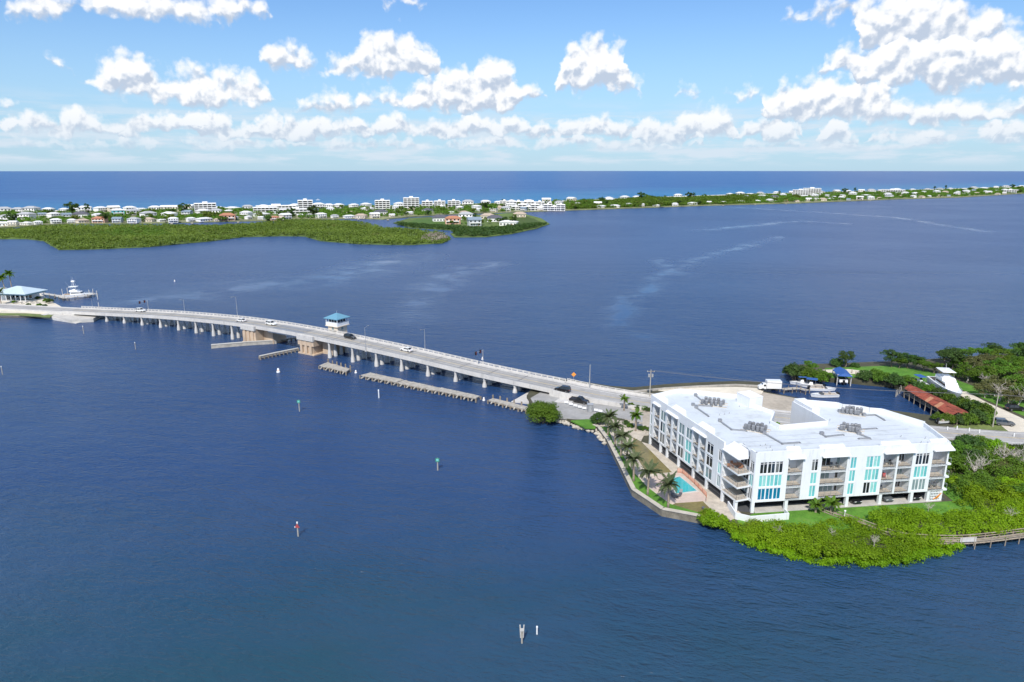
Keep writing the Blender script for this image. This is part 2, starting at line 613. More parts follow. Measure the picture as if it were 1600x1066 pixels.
M['water'] = water_material()
mb = MB()
RW = 42000
ring = [(RW * math.cos(2 * math.pi * k / 96), RW * math.sin(2 * math.pi * k / 96)) for k in range(96)]
mb.sheet(ring, 0.0)
struct('water', mb, M['water'])
# ------------------------------------------------------------------ material library
addm('white_wall', (.78, .80, .82), .55, noise=(.6, .035), bump=(9, .05))
addm('roof_membrane', (.60, .645, .68), .5, noise=(.25, .06), bump=(2, .05), coords='World')
addm('frame_white', (.82, .83, .84), .4)
addm('canopy_white', (.80, .80, .80), .5, noise=(.8, .03))
addm('glass_teal', (.20, .56, .55), .12, spec=.6, noise=(.9, .10))
addm('glass_blue', (.004, .17, .30), .10, spec=.6, noise=(.9, .12))
addm('glass_dark', (.018, .024, .03), .06, spec=.7, noise=(1.3, .5))
addm('glass_grey', (.22, .30, .31), .10, spec=.6, noise=(.8, .2))
addm('tile_floor', (.47, .41, .34), .7, noise=(1.2, .12))
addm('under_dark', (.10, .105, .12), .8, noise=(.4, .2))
addm('concrete', (.50, .48, .44), .8, noise=(.35, .16), bump=(3, .2))
addm('concrete_white', (.57, .55, .52), .75, noise=(.3, .12), bump=(3, .15))
addm('concrete_tan', (.56, .43, .31), .8, noise=(.3, .12), bump=(3, .15))
addm('asphalt', (.37, .36, .345), .85, noise=(.25, .16), coords='World')
addm('asphalt_old', (.33, .325, .315), .85, noise=(.2, .2), bump=(4, .15), coords='World')
addm('asphalt_shaded', (.075, .078, .085), .9, noise=(.3, .25), coords='World')  # parking floor: shade under the building put into the colour
addm('paint_white', (.78, .78, .76), .6, noise=(.5, .1), coords='World')
addm('paint_yellow', (.55, .42, .18), .6, noise=(.5, .15), coords='World')
addm('shell_paving', (.52, .46, .38), .9, noise=(.6, .22), bump=(5, .3), coords='World')
addm('paver_pink', (.55, .44, .38), .85, noise=(1.0, .12), coords='World')
addm('sand_lot', (.42, .37, .30), .9, noise=(.12, .25), bump=(2, .3), coords='World')
addm('beach_sand', (.66, .60, .49), .9, noise=(.08, .15), bump=(1.2, .3), coords='World')
addm('lawn', (.085, .22, .018), .9, noise=(.35, .35), bump=(7, .6), coords='World')
addm('lawn_dry', (.15, .19, .055), .9, noise=(.2, .40), bump=(7, .6), coords='World')
addm('soil', (.17, .15, .09), .95, noise=(.3, .35), bump=(3, .5), coords='World')
addm('mud', (.07, .068, .04), .9, noise=(.3, .35), bump=(3, .5), coords='World')
addm('pond', (.20, .165, .055), .25, noise=(.16, .30), bump=(1.5, .08), coords='World')
addm('pool_water', (.05, .40, .43), .05, noise=(.5, .15), bump=(1.4, .12), coords='World')
addm('seawall_side', (.20, .18, .14), .9, noise=(.5, .4), bump=(3, .3), coords='World')
addm('seawall_cap', (.50, .46, .39), .85, noise=(.5, .15), bump=(3, .2), coords='World')
addm('steel_grey', (.33, .34, .36), .45, metal=.4, noise=(2.5, .2))
addm('steel_dark', (.13, .135, .15), .5, metal=.3)
addm('galv', (.55, .56, .57), .4, metal=.6, noise=(2, .12))
addm('timber', (.36, .30, .23), .85, noise=(.8, .3), bump=(6, .3))
addm('timber_grey', (.40, .37, .32), .85, noise=(.8, .28), bump=(6, .3))
addm('pile_wood', (.26, .215, .165), .9, noise=(1.2, .35), bump=(5, .4))
addm('rust', (.25, .060, .035), .85, noise=(.35, .6), bump=(3, .4))
addm('black', (.012, .012, .013), .5)
addm('rubber', (.02, .02, .02), .8)
addm('bark', (.20, .16, .12), .9, noise=(1.5, .3), bump=(8, .5))
addm('bark_palm', (.31, .25, .19), .9, noise=(2.5, .35), bump=(12, .6))
addm('bark_pale', (.45, .41, .36), .9, noise=(1.5, .25), bump=(8, .4))
addm('rock', (.47, .43, .36), .9, noise=(.9, .3), bump=(3, .5), coords='World')
addm('roof_blue', (.13, .30, .41), .45, noise=(.6, .08))
addm('cream_wall', (.70, .60, .47), .7, noise=(.5, .06))
addm('fence_orange', (.75, .24, .12), .6)
addm('tyre_grey', (.25, .25, .26), .5, metal=.5)
addm('lamp_red', (.5, .02, .02), .3)
addm('lamp_white', (.8, .8, .78), .2)
addm('sign_green', (.04, .24, .15), .5)
addm('sign_red', (.42, .07, .07), .5)
addm('sign_orange', (.80, .30, .05), .5)
addm('canvas_blue', (.025, .10, .33), .7, noise=(1, .15))
addm('gel_white', (.84, .84, .83), .22, spec=.6, noise=(.8, .03))
addm('teak', (.36, .25, .15), .7, noise=(2, .2))
addm('terracotta', (.42, .20, .11), .8, noise=(1, .15))

def glass_clear():
    m = bpy.data.materials.new('glass_rail')
    m.use_nodes = True
    t = m.node_tree
    T = NT(t)
    t.nodes.remove(t.nodes['Principled BSDF'])
    tr = T.n('ShaderNodeBsdfTransparent')
    tr.inputs[0].default_value = (.88, .93, .93, 1)
    gl = T.n('ShaderNodeBsdfGlossy')
    gl.inputs['Roughness'].default_value = .03
    fr = T.n('ShaderNodeFresnel')
    fr.inputs[0].default_value = 1.45
    mx = T.n('ShaderNodeMixShader')
    t.links.new(fr.outputs[0], mx.inputs[0])
    t.links.new(tr.outputs[0], mx.inputs[1])
    t.links.new(gl.outputs[0], mx.inputs[2])
    t.links.new(mx.outputs[0], t.nodes['Material Output'].inputs['Surface'])
    return m
M['glass_rail'] = glass_clear()
def weather(m_, streak, amount, tint):
    """rain streaks and faint patches over a plain surface"""
    t = m_.node_tree
    T = NT(t)
    b = t.nodes['Principled BSDF']
    src = b.inputs['Base Color'].links[0].from_socket
    g = T.n('ShaderNodeNewGeometry')
    f = T.noise(T.v('MULTIPLY', g.outputs['Position'], streak), 1.0, 5, .65)
    f = T.m('MULTIPLY', T.ramp(f, .50, .78), amount)
    t.links.new(T.mix(f, src, tint), b.inputs['Base Color'])
weather(M['white_wall'], (1.6, 1.6, .12), .55, (.52, .53, .52))
weather(M['roof_membrane'], (.22, .35, .2), .8, (.36, .38, .38))
weather(M['concrete_white'], (.9, .9, .25), .6, (.36, .35, .33))
weather(M['concrete_tan'], (1.2, 1.2, .15), .6, (.30, .24, .18))
weather(M['asphalt'], (.35, .35, .3), .6, (.24, .235, .23))
weather(M['asphalt_old'], (.25, .4, .3), .7, (.20, .20, .20))
weather(M['shell_paving'], (.5, .5, .3), .7, (.33, .30, .25))
weather(M['lawn'], (.35, .35, .3), .55, (.16, .20, .05))
weather(M['canopy_white'], (.9, .9, .2), .4, (.55, .56, .56))

# ------------------------------------------------------------------ near land
LZ = 1.4
def land(name, poly, z, m_, depth=3.5):
    mb = MB()
    mb.prism(clean(poly), z - depth, z, bottom=False)
    return struct(name, mb, m_)

SHORE_NEAR = [(823, 625), (834, 646), (855, 655), (876, 659), (911, 670), (929, 673), (951, 690), (971, 728), (990, 767), (1035.6, 797), (1098, 809), (1124, 814), (1140, 826), (1160, 837),
              (1190, 846), (1235, 856), (1290, 866), (1350, 869), (1420, 863), (1462, 853), (1482, 845), (1540, 838), (1600, 830), (1760, 814)]
SHORE_FAR = [(1900, 548), (1700, 551), (1600, 556), (1500, 564), (1400, 570), (1300, 574), (1240, 576), (1226, 583), (1242, 592), (1288, 597), (1330, 600), (1392, 606), (1414, 613), (1468, 643), (1458, 657)]
poly = pix(SHORE_NEAR) + [(230, 150), (330, 230)] + pix(SHORE_FAR) + [(100, 181), (84, 189), (72, 198), G(1222, 608), G(1200, 604), G(1150, 602), G(1090, 604), G(1040, 607), G(990, 612), G(955, 610), G(905, 602), G(868, 597), (8, 206)]
land('ground', poly, LZ, M['mud'])

def overlay(name, pts, m_, z, th=.35):
    """a paved or planted area lying on the ground, its edge a small step"""
    mb = MB()
    mb.prism(clean(pts), z - th, z, bottom=False)
    return struct(name, mb, m_)

overlay('parking_lot', pix([(829, 622), (846, 612), (872, 612), (895, 618), (965, 633), (1004, 646), (1004, 660), (962, 652), (934, 655), (900, 655), (876, 653), (858, 650), (838, 640)], 1.5), M['asphalt_old'], LZ + .10)
overlay('shore_grass', pix([(892, 657), (918, 655), (934, 657), (930, 669), (914, 668)], 1.5), M['lawn'], LZ + .10)
overlay('terrace', [G(930, 664, 1.5), G(955, 655, 1.5), G(1014, 664, 1.5), (31.5, 156), (36, 152), (44, 122), (44.5, 119.2), (41.5, 117.5), G(1098, 803, 1.5), G(1037, 791, 1.5), G(993, 762, 1.5), G(975, 726, 1.5), G(955, 690, 1.5)], M['shell_paving'], LZ + .096)
overlay('seawall_lawn', pix([(936, 666), (950, 668), (958, 690), (975, 715), (990, 738), (1010, 760), (1032, 777), (1048, 788), (1098, 803), (1094, 805.5), (1037, 793.5), (993, 764), (975, 729), (955, 692)], 1.5), M['lawn'], LZ + .15)
overlay('retention_pond', pix([(990, 684), (1002, 690), (1024, 712), (1050, 738), (1012, 741), (998, 720), (988, 702)], 1.5), M['pond'], LZ + .108)
overlay('drainage_pond', pix([(1048, 790), (1060, 784), (1098, 783), (1112, 797), (1102, 804)], 1.5), M['pond'], LZ + .106)
overlay('driveway', [(29, 176), (33, 160), (42, 162), (54, 157), (62, 138), (66, 139), (67, 153), (76, 150), (84, 160), (72, 196), (56, 200), (46, 190)], M['sand_lot'], LZ + .092)
overlay('parking_floor', [(33.6, 154), (43.6, 121.2), (46.6, 120.6), (87.4, 125.9), (88, 136), (83.5, 141.5), (66, 150.3), (55, 154), (41, 159)], M['asphalt_shaded'], LZ + .112)
overlay('front_lawn', [(42.5, 117.2), (44, 113.5), (52, 111), (62, 111.5), (75, 117), (91, 122), (97, 127), (95, 140), (89.5, 138), (88.6, 125.2), (47, 120.2)], M['lawn'], LZ + .08)
overlay('back_lawn', pix([(1488, 668), (1560, 672), (1600, 680), (1600, 665), (1540, 660), (1500, 660)], 1.5), M['lawn_dry'], LZ + .08)
overlay('spit_lawn', pix([(1290, 575), (1400, 571), (1450, 580), (1490, 592), (1540, 610), (1600, 628), (1600, 650), (1530, 620), (1480, 600), (1400, 592), (1330, 590), (1280, 590)], 1.5), M['lawn'], LZ + .08)
overlay('spit_sand', pix([(1285, 578), (1325, 577), (1352, 580), (1350, 584), (1300, 585)], 1.5), M['beach_sand'], LZ + .13)
overlay('sand_track', pix([(1492, 612), (1510, 612), (1540, 628), (1600, 655), (1660, 690), (1590, 684), (1570, 670), (1535, 640)], 1.5), M['beach_sand'], LZ + .13)
overlay('seawall_beach', [G(1030, 607.5, 1.5), G(1150, 604.5, 1.5), G(1195, 607, 1.5), G(1190, 616, 1.5), (52, 192), (44, 196)], M['beach_sand'], LZ + .12)

overlay('boat_yard', [(64, 194), (72, 196.5), (83, 188.5), (98, 181.5), (97, 178), (82, 178), (66, 184)], M['sand_lot'], LZ + .088)
# pool: coping, water below it and a paved deck
overlay('pool_deck', pix([(1008, 747), (1062, 738), (1100, 776), (1104, 783), (1046, 787), (1030, 775)], 1.5), M['paver_pink'], LZ + .16)
pool = [G(1046, 748, 1.6), G(1062, 745, 1.6), G(1089, 767, 1.6), G(1056, 771.5, 1.6)]
pool_root = empty('swimming_pool', (sum(p[0] for p in pool) / 4, sum(p[1] for p in pool) / 4, LZ))
tag(pool_root, 'turquoise swimming pool beside the white apartment building', 'pool')
def inset(poly, d):
    cx = sum(p[0] for p in poly) / len(poly); cy = sum(p[1] for p in poly) / len(poly)
    r = []
    for x, y in poly:
        L = math.hypot(x - cx, y - cy)
        r.append((x + (cx - x) * d / L, y + (cy - y) * d / L))
    return r
mb = MB(); mb.prism(pool, LZ + .1, LZ + .20, bottom=False); mb.build('water_surface', M['pool_water'], pool_root)
mb = MB()
o_, i_ = inset(pool, -.45), pool
for k in range(4):
    l = (k + 1) % 4
    mb.hexa([(i_[k][0], i_[k][1], LZ), (i_[l][0], i_[l][1], LZ), (o_[l][0], o_[l][1], LZ), (o_[k][0], o_[k][1], LZ),
             (i_[k][0], i_[k][1], LZ + .26), (i_[l][0], i_[l][1], LZ + .26), (o_[l][0], o_[l][1], LZ + .26), (o_[k][0], o_[k][1], LZ + .26)])
mb.build('coping', M['concrete_white'], pool_root)

# concrete seawall round the terrace
sw = pix([(928, 664), (936, 668), (951, 688), (971, 727), (990, 765.6), (1035.6, 796), (1100, 808)], 1.4)
mb = MB()
def ribbon_wall(mb, pts, w, z0, z1, mi=0):
    """wall of constant width along a polyline, mitred"""
    L, Rr = [], []
    for i, (x, y) in enumerate(pts):
        a = pts[max(i - 1, 0)]; b = pts[min(i + 1, len(pts) - 1)]
        dx, dy = b[0] - a[0], b[1] - a[1]
        l = math.hypot(dx, dy)
        nx, ny = -dy / l, dx / l
        L.append((x + nx * w / 2, y + ny * w / 2)); Rr.append((x - nx * w / 2, y - ny * w / 2))
    rings = []
    z0s = z0 if hasattr(z0, '__len__') else [z0] * len(pts)
    z1s = z1 if hasattr(z1, '__len__') else [z1] * len(pts)
    for i in range(len(pts)):
        rings.append([(L[i][0], L[i][1], z0s[i]), (Rr[i][0], Rr[i][1], z0s[i]), (Rr[i][0], Rr[i][1], z1s[i]), (L[i][0], L[i][1], z1s[i])])
    mb.loft(rings, mi)
    return mb
seawall = empty('seawall', (sw[0][0], sw[0][1], 0))
tag(seawall, 'pale concrete seawall with a flat cap along the palm lawn', 'seawall')
ribbon_wall(MB(), sw, .6, -2, 1.52).build('wall', M['seawall_side'], seawall)
for k in range(len(sw) - 1):
    a, b = sw[k], sw[k + 1]
    ribbon_wall(MB(), [a, b], 1.0, 1.525, 1.66).build('cap', M['seawall_cap'], seawall)
sw2 = pix([(872, 600), (905, 604), (955, 612), (990, 613.5), (1040, 608.5), (1090, 605.5), (1150, 603), (1205, 606)], 1.4)
o = ribbon_wall(MB(), sw2, .8, -2, 1.9).build('seawall', M['timber_grey'])
tag(o, 'low weathered seawall along the bay behind the road', 'seawall')

# ------------------------------------------------------------------ road on land
def ribbon(pts, w0, w1, z_add=0.0):
    """strip between signed offsets w0..w1 (positive = left of travel) along 3D points"""
    L, Rr = [], []
    for i, p in enumerate(pts):
        a = pts[max(i - 1, 0)]; b = pts[min(i + 1, len(pts) - 1)]
        dx, dy = b[0] - a[0], b[1] - a[1]
        l = math.hypot(dx, dy)
        nx, ny = -dy / l, dx / l
        L.append((p[0] + nx * w1, p[1] + ny * w1, p[2] + z_add)); Rr.append((p[0] + nx * w0, p[1] + ny * w0, p[2] + z_add))
    return L, Rr
def ribbon_sheet(mb, pts, w0, w1, z_add=0.0, skirt=None, mi=0):
    L, Rr = ribbon(pts, w0, w1, z_add)
    n = len(pts)
    mb.add(L + Rr, [(n + i, n + i + 1, i + 1, i) for i in range(n - 1)], mi)
    if skirt is not None:
        for S, flip in ((L, False), (Rr, True)):
            low = [(x, y, skirt) for x, y, z in S]
            mb.add(S + low, [((i, i + 1, n + i + 1, n + i) if not flip else (n + i, n + i + 1, i + 1, i)) for i in range(n - 1)], mi)
    return mb
def ribbon_box(mb, pts, w0, w1, z0, z1, mi=0):
    L0, R0 = ribbon(pts, w0, w1, z0)
    L1, R1 = ribbon(pts, w0, w1, z1)
    mb.loft([[R0[i], L0[i], L1[i], R1[i]] for i in range(len(pts))], mi)
    return mb

def smooth_path(pts, n=6):
    out = []
    for i in range(len(pts) - 1):
        p0 = pts[max(i - 1, 0)]; p1 = pts[i]; p2 = pts[i + 1]; p3 = pts[min(i + 2, len(pts) - 1)]
        for k in range(n):
            t = k / n
            out.append(tuple(.5 * ((2 * b) + (c - a) * t + (2 * a - 5 * b + 4 * c - d) * t * t + (3 * b - a - 3 * c + d) * t ** 3) for a, b, c, d in zip(p0, p1, p2, p3)))
    out.append(tuple(pts[-1]))
    return out

# near column line of the bridge with the deck level above it
COLLINE = [(-345, 338, 2.0), (-300, 331, 2.0), (-255, 321.5, 2.05), (-218, 311.6, 2.35), (-181.8, 299.5, 3.4), (-151.6, 287.4, 4.7), (-122.2, 272.0, 6.1), (-104, 261.5, 6.75), (-85, 250, 6.9), (-65.9, 238.4, 6.5), (-37.3, 221.7, 5.2), (-8.6, 204.1, 3.7), (12, 192.0, 2.9)]
COLS = smooth_path([(x, y, z) for x, y, z in COLLINE], 6)
BR = [(p[0], p[1], p[2]) for p in (lambda a: ribbon(a, 4.2, 4.2)[0])(COLS)]     # deck centreline, left (west) to right
ROADPTS = [BR[-1], (24, 190.2, 2.3), (38.5, 183.8, 1.8), (56, 178.0, LZ + .22), (80, 170, LZ + .2), (110, 161.5, LZ + .2), (128, 157.5, LZ + .2), (170, 150, LZ + .2), (240, 140, LZ + .2)]
ROAD = smooth_path(ROADPTS, 6)
mb = MB(); ribbon_sheet(mb, ROAD, -4.6, 4.6, 0, skirt=LZ - .5)
struct('road', mb, M['asphalt'])
mb = MB(); ribbon_sheet(mb, ROAD, -.22, -.08, .006); ribbon_sheet(mb, ROAD, .08, .22, .006); o = struct('centre_line', mb, M['paint_yellow'])
for off in (-3.4, 3.27):
    mb = MB(); ribbon_sheet(mb, ROAD, off, off + .18, .006); struct('edge_line', mb, M['paint_white'])
mb = MB(); ribbon_box(mb, ROAD[:20], -5.3, -4.6, -.6, .12); struct('pavement', mb, M['concrete_white'])
mb = MB(); ribbon_box(mb, ROAD[:26], 4.6, 5.8, -.6, .12); struct('pavement', mb, M['concrete_white'])
WL = [(x, y, z) for x, y, z in BR if x < -204] + [next(p for p in BR if p[0] >= -204)]
mb = MB(); ribbon_sheet(mb, WL, -3.75, 3.75, -.012, skirt=.5); struct('road', mb, M['asphalt'])
for w0, w1 in ((-5.0, -3.75), (3.75, 5.0)):
    mb = MB(); ribbon_box(mb, WL, w0, w1, -1.6, .15); struct('pavement', mb, M['concrete_white'])
# ------------------------------------------------------------------ the apartment building
A_ = (46.3, 120.3); B_ = (86.45, 125.5); C_ = (33.2, 154.9); P_ = (43.3, 120.5)
def unit(a, b):
    l = math.hypot(b[0] - a[0], b[1] - a[1])
    return ((b[0] - a[0]) / l, (b[1] - a[1]) / l), l
uL, lenL = unit(C_, P_)
Q_ = (A_[0] - uL[0] * 1.8, A_[1] - uL[1] * 1.8)
uF, lenF = unit(A_, B_)
uQ, lenQ = unit(Q_, A_)
BACK = [(87.6, 136.2), (84.2, 141.9), (82.9, 144.3), (80.3, 145.0), (79.0, 146.2), (75.4, 147.4), (74.8, 148.6), (66.6, 150.9), (64.9, 150.0), (66.3, 143.2), (67.3, 137.4), (56.4, 134.9), (55.5, 137.5), (58.4, 143.2), (55.6, 148.0), (54.4, 154.7), (41.0, 159.5)]
Z_SLAB, Z_TOP, Z_ROOF = 3.62, 14.0, 13.15
FLO = [3.9, 6.65, 9.4]                       # finished floor levels
ROWS_W = [(4.05, 6.45), (6.80, 9.20), (9.55, 11.95)]
ROWS_L = [(3.95, 6.25), (6.70, 9.00), (9.45, 12.25)]
condo = empty('apartment_building', (60, 138, LZ))
tag(condo, 'long white modern apartment building on columns with teal windows and flat roof', 'apartment building')

class Facade:
    def __init__(s, O, u):
        s.O, s.u = O, u
        s.n = (u[1], -u[0])                  # outward
    def p(s, a, d, z):
        return (s.O[0] + s.u[0] * a + s.n[0] * d, s.O[1] + s.u[1] * a + s.n[1] * d, z)
    def box(s, mb, a0, a1, z0, z1, d0, d1, mi=0):
        q = [s.p(a0, d1, 0), s.p(a1, d1, 0), s.p(a1, d0, 0), s.p(a0, d0, 0)]
        mb.hexa([(x, y, z0) for x, y, _ in q] + [(x, y, z1) for x, y, _ in q], mi)
        return mb
    def wall(s, openings, a0, a1, z0, z1, th, name='wall', m_=None):
        mb = MB()
        xs = sorted({a0, a1} | {v for o in openings for v in o[:2]})
        for i in range(len(xs) - 1):
            lo, hi = xs[i], xs[i + 1]
            mid = (lo + hi) / 2
            cuts = sorted([(o[2], o[3]) for o in openings if o[0] < mid < o[1]])
            z = z0
            for c0, c1 in cuts:
                if c0 > z + 1e-4:
                    s.box(mb, lo, hi, z, c0, -th, 0)
                z = c1
            if z1 > z + 1e-4:
                s.box(mb, lo, hi, z, z1, -th, 0)
        return mb.build(name, m_ or M['white_wall'], condo)
    def window(s, a0, a1, z0, z1, n, m_, pairs=True):
        """window with n panes set back in its opening"""
        mb = MB()
        w = (a1 - a0) / n
        s.box(mb, a0, a1, z0, z0 + .07, -.2, -.04); s.box(mb, a0, a1, z1 - .07, z1, -.2, -.04)
        for k in range(n + 1):
            t = .12 if (pairs and k % 2 == 0) else .06
            s.box(mb, max(a0, a0 + k * w - t), min(a1, a0 + k * w + t), z0 + .07, z1 - .07, -.2, -.045 - .002 * (k % 2))
        fr = mb.build('window', M['frame_white'], condo)
        for k in range(n):
            mm = m_[k] if isinstance(m_, list) else m_
            q = MB()
            s.box(q, a0 + k * w + .05, a0 + (k + 1) * w - .05, z0 + .04, z1 - .04, -.17, -.11)
            q.build('pane', M[random.choice(VARY.get(mm.name, [mm.name]))], fr)
        if m_ is M['glass_dark']:
            q = MB(); s.box(q, a0 + .05, a1 - .05, z1 - .42, z1 - .36, -.19, -.06); q.build('transom', M['frame_white'], fr)
        return fr
    def loggia(s, a0, a1, floor, head, depth, doors, rail=True, slab=.34, ext=0.0):
        """recessed balcony: floor slab, back wall with sliding doors, side walls, ceiling and rail"""
        mb = MB()
        s.box(mb, a0, a1, floor - slab, floor - .02, -depth, .0 + ext)
        fl = mb.build('balcony', M['white_wall'], condo)
        q = MB(); s.box(q, a0 + .02, a1 - .02, floor - .02, floor, -depth + .01, -.03 + ext); q.build('floor', M['tile_floor'], fl)
        q = MB()
        s.box(q, a0, a1, floor, head, -depth - .25, -depth)
        s.box(q, a0 - .2, a0, floor, head, -depth - .25, -.302); s.box(q, a1, a1 + .2, floor, head, -depth - .25, -.302)
        q.build('recess_wall', M['white_wall'], fl)
        q = MB(); s.box(q, a0 - .2, a1 + .2, head, head + .06, -depth - .25, -.302); q.build('ceiling', M['white_wall'], fl)
        for d0, d1, n, mm in doors:
            q = MB()
            e0, e1 = a0 + (a1 - a0) * d0, a0 + (a1 - a0) * d1
            s.box(q, e0, e1, floor + .02, floor + 2.12, -depth, -depth + .06, 0)
            w = (e1 - e0) / n
            for k in range(n):
                s.box(q, e0 + k * w + .06, e0 + (k + 1) * w - .06, floor + .1, floor + 2.06, -depth + .06, -depth + .08, 1)
            q.build('sliding_door', [M['frame_white'], mm], fl)
        if rail:
            q = MB()
            s.box(q, a0, a1, floor + 1.02, floor + 1.07, -.12 + ext, -.06 + ext)
            k = max(2, round((a1 - a0) / 1.3))
            for i in range(k + 1):
                a = a0 + .03 + (a1 - a0 - .06) * i / k
                s.box(q, a - .02, a + .02, floor, floor + 1.02, -.11 + ext, -.07 + ext)
            for i in range(3):
                s.box(q, a0, a1, floor + .25 + .25 * i, floor + .265 + .25 * i, -.095 + ext, -.08 + ext)
            q.build('railing', M['galv'], fl)
        return fl
    def hood(s, a0, a1, back=1.7, out=.75, zt=Z_TOP + .12, ze=12.62):
        """sloped white eyebrow roof over a stack of balconies"""
        mb = MB()
        lo = [s.p(a0, out, ze - .16), s.p(a1, out, ze - .16), s.p(a1, -back, ze - .16), s.p(a0, -back, ze - .16)]
        up = [s.p(a0, out, ze), s.p(a1, out, ze), s.p(a1 - .35, -back, zt), s.p(a0 + .35, -back, zt)]
        mb.hexa(lo + up)
        return mb.build('balcony_hood', M['canopy_white'], condo)

front = Facade(A_, uF); left = Facade(C_, uL); short = Facade(Q_, uQ)

for nm, c in (('glass_teal_pale', (.30, .62, .59)), ('glass_teal_deep', (.13, .46, .48)), ('glass_dark_blind', (.16, .17, .17)), ('glass_dark_blue', (.03, .05, .075))):
    addm(nm, c, .09, spec=.6, noise=(.9, .2))
VARY = {'glass_teal': ['glass_teal', 'glass_teal_pale', 'glass_teal', 'glass_teal_deep', 'glass_teal'], 'glass_dark': ['glass_dark', 'glass_dark', 'glass_dark_blue', 'glass_dark_blind', 'glass_dark'], 'glass_grey': ['glass_grey', 'glass_dark_blind', 'glass_grey', 'glass_dark_blue']}
teal, blue, dark, grey = M['glass_teal'], M['glass_blue'], M['glass_dark'], M['glass_grey']
DOOR_A = [(.06, .40, 2, dark), (.55, .95, 2, grey)]
# front: windows and balconies, metres from the corner
fw = [(1.0, 5.75, 6, [blue, teal, dark]), (11.55, 12.95, 2, [teal, teal, dark]), (19.6, 20.95, 2, [teal] * 3), (22.9, 25.95, 4, [None, teal, teal]), (33.4, 36.35, 4, [grey, teal, dark])]
fl_ = [(6.75, 9.75), (13.6, 18.9), (26.55, 29.35), (29.75, 32.75), (37.0, 40.45)]
openings = [(a, b, z0, z1) for a, b, n, mm in fw for z0, z1 in ROWS_W] + [(a, b, z0 - .02 * 0, z1) for a, b in fl_ for z0, z1 in ROWS_L]
front.wall(openings, 0, lenF, Z_SLAB, Z_TOP, .3)
for a, b, n, mm in fw:
    for r in range(3):
        z0, z1 = ROWS_W[r]
        if mm[r] is None:
            front.window(a, b, z0, z1, n, [dark, dark, teal, teal])
        else:
            front.window(a, b, z0, z1, n, mm[r])
DOORS = [
    [[(.02, .42, 1, dark)], [(.02, .62, 2, teal)], [(.02, .42, 1, dark)]],
    [[(.06, .80, 4, grey), (.86, .98, 1, dark)], [(.10, .62, 3, grey), (.84, .96, 1, dark)], [(.08, .60, 3, dark), (.84, .98, 1, grey)]],
    [[(.02, .12, 1, dark)], [(.02, .16, 1, dark)], [(.30, .46, 1, dark)]],
    [[(.04, .22, 1, dark), (.52, .92, 2, dark)], [(.04, .20, 1, grey), (.50, .94, 2, grey)], [(.04, .20, 1, dark), (.56, .94, 2, dark)]],
    [[(.06, .60, 2, teal)], [(.04, .52, 2, dark)], [(.04, .46, 2, dark)]],
]
for (a, b), dd in zip(fl_, DOORS):
    last = b > 40
    for r in range(3):
        front.loggia(a, b if not last else b - .02, ROWS_L[r][0], ROWS_L[r][1], 2.2, dd[r])
for a, b in ((6.6, 9.9), (13.4, 19.1), (26.3, 33.0), (36.8, 41.1)):
    front.hood(a, b)
# the balconies at the right-hand end run round the corner
for r in range(3):
    z = ROWS_L[r][0]
    mb = MB(); front.box(mb, lenF, lenF + .8, z - .34, z, -4.2, 0)
    sl = mb.build('balcony_return', M['white_wall'], condo)
    q = MB()
    front.box(q, lenF + .04, lenF + .78, z + 1.02, z + 1.07, -.12, -.06); front.box(q, lenF + .72, lenF + .77, z + 1.02, z + 1.07, -4.1, -.12)
    for i in range(6):
        front.box(q, lenF + .72, lenF + .76, z, z + 1.02, -.1 - i * .78, -.06 - i * .78)
    q.build('railing', M['galv'], sl)

# left-hand side
lw = [(.25, 1.0, 1, [grey, grey, grey]), (5.0, 7.3, 2, [grey, grey, grey]), (13.3, 15.7, 2, [grey, grey, grey]), (16.4, 18.8, 2, [teal, teal, grey]), (24.7, 27.1, 2, [grey, dark, dark]), (28.95, 30.1, 2, [grey, teal, dark])]
ll = [(2.0, 4.5), (8.1, 9.95), (10.75, 12.7), (19.4, 21.45), (22.15, 24.2)]
openings = [(a, b, z0, z1) for a, b, n, mm in lw for z0, z1 in ROWS_W] + [(a, b, z0, z1) for a, b in ll for z0, z1 in ROWS_L]
LEND = 30.6
left.wall(openings, 0, LEND, Z_SLAB, Z_TOP, .3)
for a, b, n, mm in lw:
    for r in range(3):
        left.window(a, b, ROWS_W[r][0], ROWS_W[r][1], n, mm[r])
for k, (a, b) in enumerate(ll):
    for r in range(3):
        left.loggia(a, b, ROWS_L[r][0], ROWS_L[r][1], 1.9, [(.04, .96, 2, dark)] if k in (0, 1, 3) else [(.30, .96, 2, dark if r != 1 else grey)])
for a, b in ((1.7, 4.8), (7.9, 12.9), (19.1, 24.4), (30.6, 35.9)):
    left.hood(a, b, out=.5 if a < 30 else .35, back=2.0)
